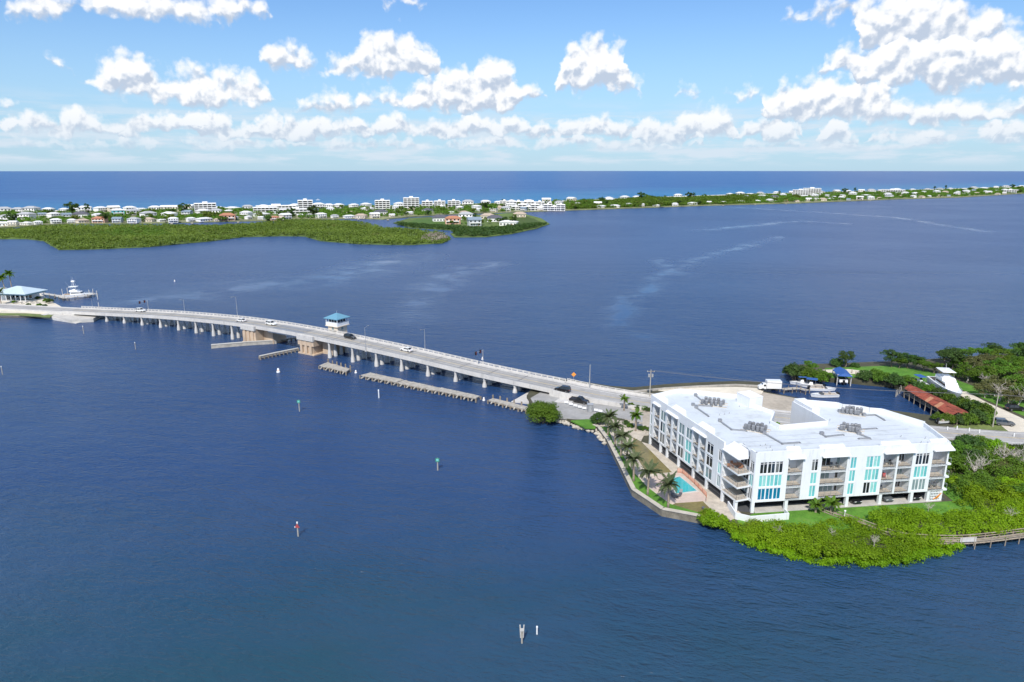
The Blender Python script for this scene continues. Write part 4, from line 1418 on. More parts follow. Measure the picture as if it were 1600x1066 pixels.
# ------------------------------------------------------------------ foliage
rng = np.random.default_rng(11)
def leaf_material(name, lo, hi, trans=.35, patch=.05, dull=.8):
    m = bpy.data.materials.new(name)
    m.use_nodes = True
    t = m.node_tree
    T = NT(t)
    b = t.nodes['Principled BSDF']
    geo = T.n('ShaderNodeNewGeometry')
    info = T.n('ShaderNodeObjectInfo')
    f = T.m('ADD', T.m('MULTIPLY', geo.outputs['Random Per Island'], .55), T.m('MULTIPLY', T.ramp(T.noise(geo.outputs['Position'], patch, 3, .6), .3, .7), .45))
    col = T.mix(f, lo, hi)
    dry = T.m('MULTIPLY', T.ramp(T.noise(geo.outputs['Position'], patch * 5, 4, .65), .56, .74), dull)
    col = T.mix(T.m('MULTIPLY', dry, T.ramp(geo.outputs['Random Per Island'], .2, .6)), col, (lo[0] * 1.9, lo[1] * .95, lo[2] * 2.4 + .012))
    hs = T.n('ShaderNodeHueSaturation')
    T.put(hs.inputs['Color'], col)
    T.put(hs.inputs['Hue'], T.ramp(info.outputs['Random'], 0, 1, .485, .515, smooth=False))
    T.put(hs.inputs['Value'], T.ramp(info.outputs['Random'], 0, 1, .82, 1.18, smooth=False))
    c = hs.outputs[0]
    t.links.new(c, b.inputs['Base Color'])
    b.inputs['Roughness'].default_value = .55
    b.inputs['Specular IOR Level'].default_value = .25
    tr = T.n('ShaderNodeBsdfTranslucent')
    T.put(tr.inputs['Color'], T.mix(1.0, c, (1.25, 1.2, .5), blend='MULTIPLY'))
    mx = T.n('ShaderNodeMixShader')
    mx.inputs[0].default_value = trans
    t.links.new(b.outputs[0], mx.inputs[1])
    t.links.new(tr.outputs[0], mx.inputs[2])
    t.links.new(mx.outputs[0], t.nodes['Material Output'].inputs['Surface'])
    return m
M['leaf_mangrove'] = leaf_material('leaf_mangrove', (.11, .225, .007), (.31, .52, .014), .42)
M['leaf_green'] = leaf_material('leaf_green', (.062, .135, .013), (.16, .29, .028), .35)
M['leaf_dark'] = leaf_material('leaf_dark', (.036, .082, .018), (.085, .155, .032), .3)
M['leaf_olive'] = leaf_material('leaf_olive', (.10, .115, .04), (.19, .20, .07), .3)
M['leaf_far'] = leaf_material('leaf_far', (.095, .155, .022), (.23, .32, .055), .35, patch=.012)
M['leaf_grass'] = leaf_material('leaf_grass', (.085, .16, .018), (.15, .24, .03), .35, patch=.02)
M['leaf_palm'] = leaf_material('leaf_palm', (.075, .105, .045), (.14, .175, .075), .25)
M['leaf_dead'] = leaf_material('leaf_dead', (.22, .19, .15), (.36, .32, .26), .1)

def leaf_mesh(name, pos, out, size, m_, up=.75, jitter=.9, aspect=.62):
    """many small leaf faces: pos Nx3, out Nx3 outward directions, size N"""
    n = len(pos)
    nrm = out + rng.normal(size=(n, 3)) * jitter * .6 + np.array([0, 0, up])
    nrm /= np.linalg.norm(nrm, axis=1)[:, None] + 1e-9
    r = rng.normal(size=(n, 3))
    a = np.cross(nrm, r)
    a /= np.linalg.norm(a, axis=1)[:, None] + 1e-9
    b = np.cross(nrm, a)
    a = a * (size * .5)[:, None]
    b = b * (size * .5 * aspect)[:, None]
    # pointed leaf: four corners of a kite
    v = np.empty((n, 4, 3), dtype=np.float32)
    v[:, 0] = pos - a; v[:, 1] = pos + b - a * .1; v[:, 2] = pos + a; v[:, 3] = pos - b - a * .1
    me = bpy.data.meshes.new(name)
    me.vertices.add(n * 4)
    me.vertices.foreach_set('co', v.reshape(-1))
    me.loops.add(n * 4)
    me.loops.foreach_set('vertex_index', np.arange(n * 4, dtype=np.int32))
    me.polygons.add(n)
    me.polygons.foreach_set('loop_start', np.arange(0, n * 4, 4, dtype=np.int32))
    me.materials.append(m_)
    me.update(calc_edges=True)
    me.validate()
    return me

def clump_leaves(cen, rad, per, size, low=-.35):
    """leaves on the shells of clumps: cen Kx3, rad K; per = leaves per clump"""
    k = len(cen)
    d = rng.normal(size=(k * per, 3))
    d /= np.linalg.norm(d, axis=1)[:, None]
    d[:, 2] = np.where(d[:, 2] < low, -d[:, 2], d[:, 2])
    rr = np.repeat(rad, per) * rng.uniform(.62, 1.08, k * per)
    pos = np.repeat(cen, per, axis=0) + d * rr[:, None] * np.array([1, 1, .78])
    sz = size * rng.uniform(.65, 1.35, k * per)
    return pos, d, sz

def in_poly(x, y, poly):
    c = np.zeros(len(x), bool)
    n = len(poly)
    j = n - 1
    for i in range(n):
        xi, yi = poly[i]; xj, yj = poly[j]
        c ^= ((yi > y) != (yj > y)) & (x < (xj - xi) * (y - yi) / (yj - yi + 1e-12) + xi)
        j = i
    return c
def sample_poly(poly, n):
    poly = clean(poly)
    xs = [p[0] for p in poly]; ys = [p[1] for p in poly]
    out = np.empty((0, 2))
    while len(out) < n:
        p = np.column_stack([rng.uniform(min(xs), max(xs), n * 2), rng.uniform(min(ys), max(ys), n * 2)])
        out = np.vstack([out, p[in_poly(p[:, 0], p[:, 1], poly)]])
    return out[:n]
def area(poly):
    n = len(poly)
    return abs(sum(poly[i][0] * poly[(i + 1) % n][1] - poly[(i + 1) % n][0] * poly[i][1] for i in range(n))) / 2
def wob(xy, f, seed):
    """cheap smooth variation between 0 and 1"""
    r_ = np.random.default_rng(seed)
    v = np.zeros(len(xy))
    for k in range(6):
        a = r_.uniform(0, 6.28); w = f * r_.uniform(.6, 2.2)
        v += np.sin((xy[:, 0] * math.cos(a) + xy[:, 1] * math.sin(a)) * w + r_.uniform(0, 6.28))
    return np.clip(.5 + v / 6.0, 0, 1)
def canopy(name, poly, density, h, rad, per, size, m_, z0=0.5, seed=1, label=None, cat=None, f=.35):
    """a thicket that reads as one mass: clumps of leaves over a bumpy canopy surface"""
    n = max(4, int(area(poly) * density))
    xy = sample_poly(poly, n)
    hh = h * (.45 + .65 * wob(xy, f, seed)) * rng.uniform(.75, 1.1, n)
    cen = np.column_stack([xy, z0 + np.maximum(hh - rad * .6, .2)])
    rr = rad * rng.uniform(.65, 1.25, n)
    pos, d, sz = clump_leaves(cen, rr, per, size)
    # leaves filling the inside
    k = n * per // 4
    i = rng.integers(0, n, k)
    p2 = np.column_stack([xy[i] + rng.normal(size=(k, 2)) * rad * .6, z0 + rng.uniform(0, 1, k) * hh[i]])
    pos = np.vstack([pos, p2]); d = np.vstack([d, rng.normal(size=(k, 3)) * .5]); sz = np.concatenate([sz, size * rng.uniform(.9, 1.6, k)])
    org = (float(xy[:, 0].mean()), float(xy[:, 1].mean()), z0)
    o = bpy.data.objects.new(name, leaf_mesh(name, pos - np.array(org), d, sz, m_))
    o.location = org
    COL.objects.link(o)
    tag(o, label, cat, kind='stuff')
    return o

WALK = [(1283, 798), (1300, 805), (1340, 819), (1400, 840), (1440, 845), (1500, 846.5), (1550, 842.5), (1600, 836), (1700, 824)]
walk = [G(x, y, 1.25) for x, y in WALK]
m_front = pix([(1136, 824), (1145, 834), (1160, 844), (1188, 853), (1232, 864), (1290, 876), (1350, 879), (1420, 872), (1475, 858), (1490, 850)], .6) + pix([(1440, 846), (1400, 840), (1340, 819), (1312, 811), (1290, 816), (1272, 820), (1245, 823), (1215, 826), (1185, 826), (1155, 823)], 1.3)
canopy('mangrove', m_front, .8, 2.2, 1.15, 150, .30, M['leaf_mangrove'], .75, 3, 'bright green mangrove thicket at the water edge below the apartment building', 'mangrove')
def band(pts, w, z):
    """strip of width w along a shoreline given in pixels"""
    p = [(x, y, z) for x, y in pix(pts, 0.0)]
    L, Rr = ribbon(p, -w * .35, w * .65)
    return [(x, y) for x, y, _ in L] + [(x, y) for x, y, _ in Rr[::-1]]
canopy('mangrove_fringe', band([(1132, 822), (1142, 836), (1160, 848), (1188, 857), (1235, 869), (1290, 881), (1350, 884), (1420, 877), (1470, 865), (1492, 856), (1490, 848)], 2.4, .0), 2.0, 1.5, .7, 110, .28, M['leaf_mangrove'], .0, 4, 'low mangrove fringe hanging over the water below the apartment building', 'mangrove')
m_right = pix([(1335, 812), (1400, 834), (1450, 838), (1500, 839), (1560, 834), (1600, 829), (1690, 818)], 1.4) + [(118, 112), (120, 124), G(1600, 790, 1.4), G(1530, 796, 1.4), G(1480, 806, 1.4), G(1420, 806, 1.4), G(1370, 806, 1.4)]
canopy('mangrove', m_right, .66, 2.5, 1.25, 150, .30, M['leaf_mangrove'], .95, 5, 'bright green mangrove thicket between the lawn and the boardwalk', 'mangrove')
m_low = [G(1496, 795, 1.4), G(1600, 793, 1.4), (118, 124), (112, 134), G(1600, 745, 1.4), G(1560, 760, 1.4), G(1510, 770, 1.4)]
canopy('mangrove', m_low, .45, 3.0, 1.45, 150, .33, M['leaf_mangrove'], .8, 9, 'taller mangrove thicket right of the apartment building', 'mangrove')
m_back = [G(1492, 778, 1.4), G(1560, 770, 1.4), G(1600, 752, 1.4), (118, 134), (124, 150), G(1600, 714, 1.4), G(1560, 706, 1.4), G(1490, 700, 1.4), G(1484, 730, 1.4)]
canopy('coastal_scrub', m_back, .38, 3.5, 1.5, 140, .36, M['leaf_green'], .8, 12, 'dark green scrub between the road and the bright mangroves', 'scrub')

# ---- trees and bushes as individuals
def branch_tube(mb, p0, p1, r0, r1, n=4, wig=.08):
    p0, p1 = Vector(p0), Vector(p1)
    pts, rad = [], []
    L = (p1 - p0).length
    for i in range(n + 1):
        t = i / n
        p = p0.lerp(p1, t)
        if 0 < i < n:
            p += Vector((random.uniform(-1, 1), random.uniform(-1, 1), random.uniform(-.5, .5))) * L * wig
        pts.append(p); rad.append(r0 + (r1 - r0) * t)
    mb.tube(pts, rad, 6)
    return pts
def make_tree(name, label, cat, H_, R_, trunk_h, leaf_m, n_cl, per, size, seed, bark='bark', flat=.7, group=None):
    random.seed(seed)
    r = tag(empty(name), label, cat, group)
    mb = MB()
    top = branch_tube(mb, (0, 0, -.4), (random.uniform(-.3, .3), random.uniform(-.3, .3), trunk_h), H_ * .035, H_ * .022)
    cen = []
    for k in range(max(5, n_cl // 5)):
        a = 2 * math.pi * k / max(5, n_cl // 5) + random.uniform(-.4, .4)
        rr = R_ * random.uniform(.35, .8)
        zz = trunk_h + (H_ - trunk_h) * random.uniform(.1, .75)
        branch_tube(mb, top[-1] - Vector((0, 0, trunk_h * random.uniform(0, .25))), (math.cos(a) * rr, math.sin(a) * rr, zz), H_ * .016, H_ * .005)
        cen.append((math.cos(a) * rr, math.sin(a) * rr, zz))
    while len(cen) < n_cl:
        v = np.random.default_rng(seed * 100 + len(cen)).normal(size=3)
        v /= np.linalg.norm(v)
        q = random.uniform(.45, .95)
        zz = trunk_h + (H_ - trunk_h) * (.48 + .46 * v[2] * q)
        cen.append((v[0] * R_ * q, v[1] * R_ * q, zz))
    mb.build('trunk', M[bark], r, smooth=True)
    cen = np.array(cen)
    rad = R_ * rng.uniform(.20, .38, len(cen))
    pos, d, sz = clump_leaves(cen, rad, per, size)
    o = bpy.data.objects.new('crown', leaf_mesh('crown', pos, d, sz, leaf_m))
    o.parent = r
    COL.objects.link(o)
    return r
def make_bush(name, label, cat, R_, H_, leaf_m, n_cl, per, size, seed, group=None):
    random.seed(seed)
    r = tag(empty(name), label, cat, group)
    mb = MB()
    cen = []
    rg = np.random.default_rng(seed)
    for k in range(n_cl):
        a = rg.uniform(0, 6.28); q = math.sqrt(rg.uniform(0, 1)) * .82
        zz = H_ * (.22 + .62 * math.sqrt(max(0, 1 - q * q))) * rg.uniform(.55, 1.05)
        cen.append((math.cos(a) * R_ * q, math.sin(a) * R_ * q, zz))
        if k % 4 == 0:
            branch_tube(mb, (math.cos(a) * R_ * q * .35, math.sin(a) * R_ * q * .35, -.5), (cen[-1][0] * .9, cen[-1][1] * .9, zz), .07 * R_ / 3, .02 * R_ / 3)
    mb.build('stem', M['bark'], r, smooth=True)
    cen = np.array(cen)
    rad = R_ * rng.uniform(.20, .36, n_cl)
    pos, d, sz = clump_leaves(cen, rad, per, size, low=-.6)
    pos[:, 2] = np.maximum(pos[:, 2], .05)
    o = bpy.data.objects.new('foliage', leaf_mesh('foliage', pos, d, sz, leaf_m))
    o.parent = r
    COL.objects.link(o)
    return r

b = make_bush('mangrove_bush', 'round dark green mangrove bush in the water beside the parking lot', 'bush', 4.7, 5.6, M['leaf_green'], 90, 130, .42, 21)
b.location = G3(849, 660, .1)
b = make_bush('mangrove_bush', 'low bright green mangrove bush at the end of the seawall', 'bush', 3.0, 2.7, M['leaf_mangrove'], 46, 120, .32, 22)
b.location = G3(1113, 820, .2)
b = make_bush('hedge_bush', 'dark rounded shrub where the seawall starts', 'bush', 2.6, 3.0, M['leaf_dark'], 36, 110, .34, 23)
b.location = G3(937, 662, 1.4)

TREEDEFS = [(7.5, 3.6, 2.6, 'leaf_green', 30, 110, .42, 31, 'bark'), (9.0, 4.0, 3.4, 'leaf_dark', 34, 110, .45, 32, 'bark'), (6.5, 3.8, 1.8, 'leaf_olive', 26, 90, .42, 33, 'bark_pale'), (8.2, 3.4, 3.0, 'leaf_green', 24, 100, .42, 34, 'bark_pale')]
trees = []
def tree_pool(i):
    H_, R_, th, lm, nc, per, sz, sd_, bk = TREEDEFS[i]
    return make_tree('tree', 'tree', 'tree', H_, R_, th, M[lm], nc, per, sz, sd_, bk)
POOL = [(tree_pool(i), []) for i in range(4)]
KIND = ['mid green leafy tree', 'dark green spreading tree', 'olive tree with pale branches', 'loose green tree with pale trunk']
bushp = [(make_bush('bush', 'bush', 'bush', 2.6, 2.8, M['leaf_green'], 30, 100, .36, 41), []), (make_bush('bush', 'bush', 'bush', 2.6, 2.8, M['leaf_dark'], 30, 100, .36, 42), []), (make_bush('bush', 'bush', 'bush', 2.4, 2.3, M['leaf_mangrove'], 26, 100, .34, 43), [])]
BK = ['green bush', 'dark green bush', 'bright green bush']
def put_tree(i, px, py, s, label, group, z=1.35, sy=1.0):
    x, y = G(px, py, z)
    place(POOL[i][0], POOL[i][1], (x, y, z), random.uniform(0, 6.28), label, group, scale=(s, s, s * sy))
def put_bush(i, px, py, s, label, group, z=1.3, sy=1.0):
    x, y = G(px, py, z)
    place(bushp[i][0], bushp[i][1], (x, y, z), random.uniform(0, 6.28), label, group, scale=(s, s, s * sy))
random.seed(5)
# the spit beyond the basin
for i, px, py, s, lab in ((1, 1243, 592, 1.65, 'large dark bush at the tip of the spit, leftmost'), (0, 1262, 594, 1.45, 'wide green bush second from the tip of the spit'), (0, 1283, 596, 1.3, 'low green bush at the basin edge left of the pontoon boat'),
                        (1, 1308, 574, 1.1, 'dark bush under the small lone tree on the spit'), (1, 1336, 576, .7, 'small round bush alone on the outer spit shore'), (1, 1352, 595, 1.2, 'dark bush behind the bare dock piles'),
                        (0, 1376, 598, 1.3, 'green bush on the bank right of the bare dock piles'), (1, 1396, 603, 1.3, 'dark bush beside the top end of the rusty roof'), (0, 1368, 590, 1.0, 'green bush behind the dock on the spit bank'), (0, 1418, 603, 1.1, 'bush between the small cruiser and the rusty roof')):
    put_bush(i, px, py, s, lab, 'bushes on the spit', z=.9)
put_tree(0, 1266, 584, .62, 'small spreading tree above the bushes at the spit tip', 'trees on the spit')
put_tree(1, 1321, 575, .68, 'small lone tree with a round crown on the outer spit shore', 'trees on the spit')
for k, (px, py, i, s) in enumerate([(1392, 574, 1, .85), (1404, 576, 0, .7), (1417, 576, 1, .75), (1430, 578, 1, .7), (1443, 581, 0, .75), (1458, 584, 0, .72)]):
    put_tree(i, px, py, s, '%s from the left in the tree line behind the cruisers' % ORD[k], 'tree line on the spit', sy=.8)
# wood at the right
wood = []
for row, (y0, y1, n, s0, x0, x1) in enumerate(((566, 562, 11, .8, 1478, 1640), (582, 574, 11, .9, 1482, 1650), (600, 590, 9, .95, 1512, 1650), (622, 606, 7, 1.0, 1545, 1650), (634, 628, 4, 1.0, 1580, 1660))):
    for k in range(n):
        t = k / (n - 1)
        px = x0 + (x1 - x0) * t + random.uniform(-6, 6)
        py = y0 + (y1 - y0) * t + random.uniform(-3, 3)
        i = random.choice([0, 1, 2, 3, 0, 2]) if row else random.choice([0, 1, 0])
        s = s0 * random.uniform(.8, 1.2) * (1 + .25 * t)
        if px - 20 < 1610:
            put_tree(i, px, py, s, '%s, %s in the %s row of the right wood' % (KIND[i], ORD[k], ['shore', 'second', 'middle', 'fourth', 'front'][row]), 'trees of the wood at the right', sy=.85)
canopy('undergrowth', pix([(1490, 590), (1540, 606), (1600, 626), (1660, 640), (1660, 560), (1560, 566), (1480, 572)], 1.4), .16, 2.6, 1.3, 70, .42, M['leaf_green'], 1.0, 17, 'tangled undergrowth filling the wood at the right', 'undergrowth')
# thicket along the rusty roof and beside the road
for k, (px, py, i, s) in enumerate([(1436, 612, 1, 1.0), (1452, 617, 0, .95), (1468, 624, 1, 1.0), (1482, 631, 0, .9), (1496, 637, 1, .9), (1510, 640, 0, 1.05), (1522, 646, 1, 1.1), (1534, 652, 0, 1.2), (1528, 662, 1, 1.1), (1512, 664, 0, .95), (1497, 663, 1, .8), (1480, 661, 0, .8), (1466, 659, 0, .75), (1540, 662, 0, .9)]):
    put_bush(i, px, py, s, '%s, %s along the bank beside the rusty roof' % (BK[i], ORD[k]), 'bushes beside the rusty roof', sy=1.15)
# bushes in the scrub right of the building
for k, (px, py, i, s) in enumerate([(1497, 716, 0, 1.4), (1512, 704, 1, 1.3), (1530, 702, 0, 1.2), (1553, 706, 2, 1.3), (1575, 712, 2, 1.2), (1594, 716, 1, 1.2), (1500, 740, 0, 1.4), (1520, 725, 1, 1.3), (1545, 726, 0, 1.2), (1500, 768, 2, 1.3), (1525, 760, 0, 1.2), (1580, 768, 2, 1.3), (1596, 780, 0, 1.1)]):
    put_bush(i, px, py, s, '%s, %s counted among the scrub right of the building' % (BK[i], ORD[k]), 'bushes in the scrub', sy=.95)
# bare grey branches standing in the scrub
def dead_tree(px, py, s, seed, label):
    random.seed(seed)
    x, y = G(px, py, 1.3)
    r = tag(empty('dead_tree', (x, y, 1.3)), label, 'dead tree', 'bare grey trees')
    r.scale = (s, s, s)
    ORG[r.name] = (0, 0, 0)
    mb = MB(); tr = branch_tube(mb, (0, 0, -.4), (random.uniform(-.4, .4), random.uniform(-.4, .4), 2.2), .14, .09); mb.build('trunk', M['bark_pale'], r, smooth=True)
    for k in range(12):
        a = random.uniform(0, 6.28); p0 = tr[-1] - Vector((0, 0, random.uniform(0, 1.2)))
        p1 = p0 + Vector((math.cos(a) * random.uniform(.8, 2.0), math.sin(a) * random.uniform(.8, 2.0), random.uniform(.8, 2.4)))
        mb = MB(); branch_tube(mb, p0, p1, .06, .02, wig=.12)
        for j in range(5):
            q = p0.lerp(p1, random.uniform(.35, 1)); mb.tube([q, q + Vector((random.uniform(-.8, .8), random.uniform(-.8, .8), random.uniform(.1, .9)))], [.022, .01], 4)
        mb.build('branch', M['bark_pale'], r)
for k, (px, py, s, lab) in enumerate([(1521, 750, 1.25, 'bare grey tree nearest the balconies in the scrub'), (1533, 742, 1.1, 'bare grey tree just right of the one nearest the balconies'), (1562, 730, 1.3, 'bare grey tree in the middle of the brown scrub'), (1580, 727, 1.3, 'bare grey tree right of the brown scrub centre'), (1596, 738, 1.2, 'bare grey tree at the right edge of the scrub'), (1545, 728, 1.0, 'small bare tree below the road'),
                                      (1563, 628, 1.5, 'pale dead trunk standing at the front of the wood'), (1541, 610, 1.2, 'leaning dead trunk left in the wood'), (1575, 632, 1.1, 'short pale dead trunk in the wood'), (1590, 636, 1.5, 'branching dead tree at the right of the wood')]):
    dead_tree(px, py, s, 60 + k, lab)
for k, (px, py, s, lab) in enumerate([(1215, 838, .55, 'small bare twigs left in the front mangroves'), (1300, 842, .5, 'small bare twigs in the middle of the front mangroves'), (1365, 855, .55, 'small bare twigs right in the front mangroves'), (1575, 815, .7, 'pale bare bush above the boardwalk at right'), (1450, 800, .5, 'bare twigs at the edge of the lawn')]):
    dead_tree(px, py, s, 90 + k, lab)
canopy('dry_scrub', pix([(1532, 748), (1560, 752), (1598, 748), (1604, 728), (1570, 718), (1545, 722)], 1.4), .5, 3.2, 1.0, 70, .30, M['leaf_olive'], 1.0, 19, 'brownish half bare scrub below the road', 'scrub')

# ---- palms
def frond_mesh(name, L, droop, n, wid, lm, rise=.5):
    mb = MB()
    pts = []
    for i in range(n + 1):
        t = i / n
        pts.append(Vector((L * (t - .12 * t * t * droop), 0, L * (rise * t - droop * t * t))))
    mb.tube(pts, [.035 * (1 - .8 * i / n) for i in range(n + 1)], 4)
    for i in range(1, n + 1):
        t = i / n
        l = wid * math.sin(math.pi * min(1, .12 + t * .86)) + .08
        d = (pts[i] - pts[i - 1]).normalized()
        for s in (-1, 1):
            for e in (0, .5):
                b0 = pts[i - 1].lerp(pts[i], e)
                tip = b0 + d * l * .55 + Vector((0, s * l * .85, l * random.uniform(-.28, .12)))
                mb.add([b0, b0 + d * .17 + Vector((0, s * .02, 0)), tip], [(0, 1, 2)])
                mb.add([b0 + d * .02, b0.lerp(tip, .5) + d * .13 + Vector((0, 0, .03)), tip], [(0, 1, 2)])
    return mb.data(name, lm)
random.seed(9)
FR = [frond_mesh('frond', 2.7, .62, 12, .62, M['leaf_palm'], .75), frond_mesh('frond', 2.6, 1.0, 12, .60, M['leaf_palm'], .55), frond_mesh('frond', 2.3, .25, 12, .5, M['leaf_palm'], .95)]
FRD = [frond_mesh('frond', 2.2, .9, 12, .55, M['leaf_green'], .6), frond_mesh('frond', 2.0, .4, 12, .5, M['leaf_green'], .9)]
def palm(loc, h, label, group, fr=FR, nf=26, s=1.0, lean=(0, 0), trunk_r=.24, seed=0, cat='palm tree'):
    random.seed(seed)
    r = tag(empty('palm_tree', loc), label, cat, group)
    mb = MB()
    pts = [(lean[0] * (k / 6) ** 1.5, lean[1] * (k / 6) ** 1.5, h * k / 6 - (.3 if k == 0 else 0)) for k in range(7)]
    mb.tube(pts, [trunk_r * 1.25] + [trunk_r * (.95 - .03 * k) for k in range(5)] + [trunk_r * 1.2], 9)
    o = bpy.data.objects.new('trunk', mb.data('trunk', M['bark_palm'], smooth=True)); o.parent = r; COL.objects.link(o)
    for k in range(nf):
        f = bpy.data.objects.new('frond', fr[k % len(fr)])
        f.parent = r
        f.location = (lean[0], lean[1], h)
        f.rotation_euler = (random.uniform(-.25, .25), random.uniform(-.35, .5) * (1 if k % len(fr) != 2 else .6), 2.399 * k + random.uniform(-.2, .2))
        f.scale = (s * random.uniform(.85, 1.1),) * 3
        COL.objects.link(f)
    return r
pw_ = ['by the start of the seawall', 'second along the seawall lawn', 'third along the seawall lawn', 'fourth along the seawall lawn', 'fifth, nearest the olive pond', 'sixth, beside the left side of the pool', 'nearest the camera at the pool corner']
for k, (px, py, h) in enumerate([(949.5, 680, 5.0), (961, 697, 4.9), (970, 713, 4.9), (979, 731, 5.0), (990, 752, 5.0), (1012, 773, 5.0), (1044, 793, 5.0)]):
    x, y = G(px, py, 1.5)
    palm((x, y, 1.5), h, 'date palm with feathery grey green crown, ' + pw_[k], 'date palms along the seawall', seed=70 + k, s=1.0 + .06 * (k > 3), lean=(random.uniform(-.3, .3), random.uniform(-.2, .2)))
for px, py, h, lab, s in ((975, 642, 3.6, 'slim fan palm standing beside the road bend', .75), (993, 674, 4.4, 'bushy palm near the far corner of the building', .95), (1220, 659, 5.5, 'palm tree in the courtyard seen over the roof', 1.0), (1298, 803, 2.2, 'short bushy palm at the start of the boardwalk', .9), (1274, 801, 1.7, 'short palm against a white column by the lawn', .8)):
    x, y = G(px, py, 1.4) if px != 1220 else (62.2, 150.5)
    palm((x, y, 1.4), h, lab, 'palms around the building', fr=FRD, nf=24, s=s, seed=int(px))
# hedge between road and terrace
for k, (px, py) in enumerate([(985, 668), (1001, 672), (1008, 673), (978, 664), (986, 636), (996, 639), (1006, 641), (1012, 643)]):
    put_bush(1 if k % 2 else 0, px, py, .42, '%s low shrub, %s in the planting near the road end of the building' % (['green', 'dark green'][k % 2], ORD[k]), 'low shrubs by the road', z=1.4)

# boardwalk with rails through the mangroves
bw = smooth_path([(x, y, 1.2) for x, y in walk], 4)
bwr = empty('boardwalk', (bw[0][0], bw[0][1], 0))
tag(bwr, 'timber boardwalk with post and rail fence through the mangroves', 'boardwalk')
dist = 0
bl = []
for a, b in zip(bw[:-1], bw[1:]):
    L = math.hypot(b[0] - a[0], b[1] - a[1])
    k = max(1, int(L / .9))
    for i in range(k):
        t = (i + .5) / k
        u, _ = unit(a, b)
        bl.append((a[0] + (b[0] - a[0]) * t, a[1] + (b[1] - a[1]) * t, u, L / k))
for i, (x, y, u, l) in enumerate(bl):
    mb = MB(); mb.obox((x, y), u, l * .96, 1.35, 1.12, 1.2 + random.uniform(-.008, .008)); mb.build('plank', M['timber'], bwr)
    if i % 2 == 0:
        for s in (-1, 1):
            mb = MB(); c = (x - u[1] * .68 * s, y + u[0] * .68 * s); mb.obox(c, u, .12, .12, -1.5, 2.15); mb.build('post', M['timber'], bwr)
for s in (-.68, .68):
    for z in (.45, .92):
        mb = MB(); ribbon_box(mb, bw, s - .04, s + .04, z - .07, z + .07); mb.build('rail', M['timber'], bwr)
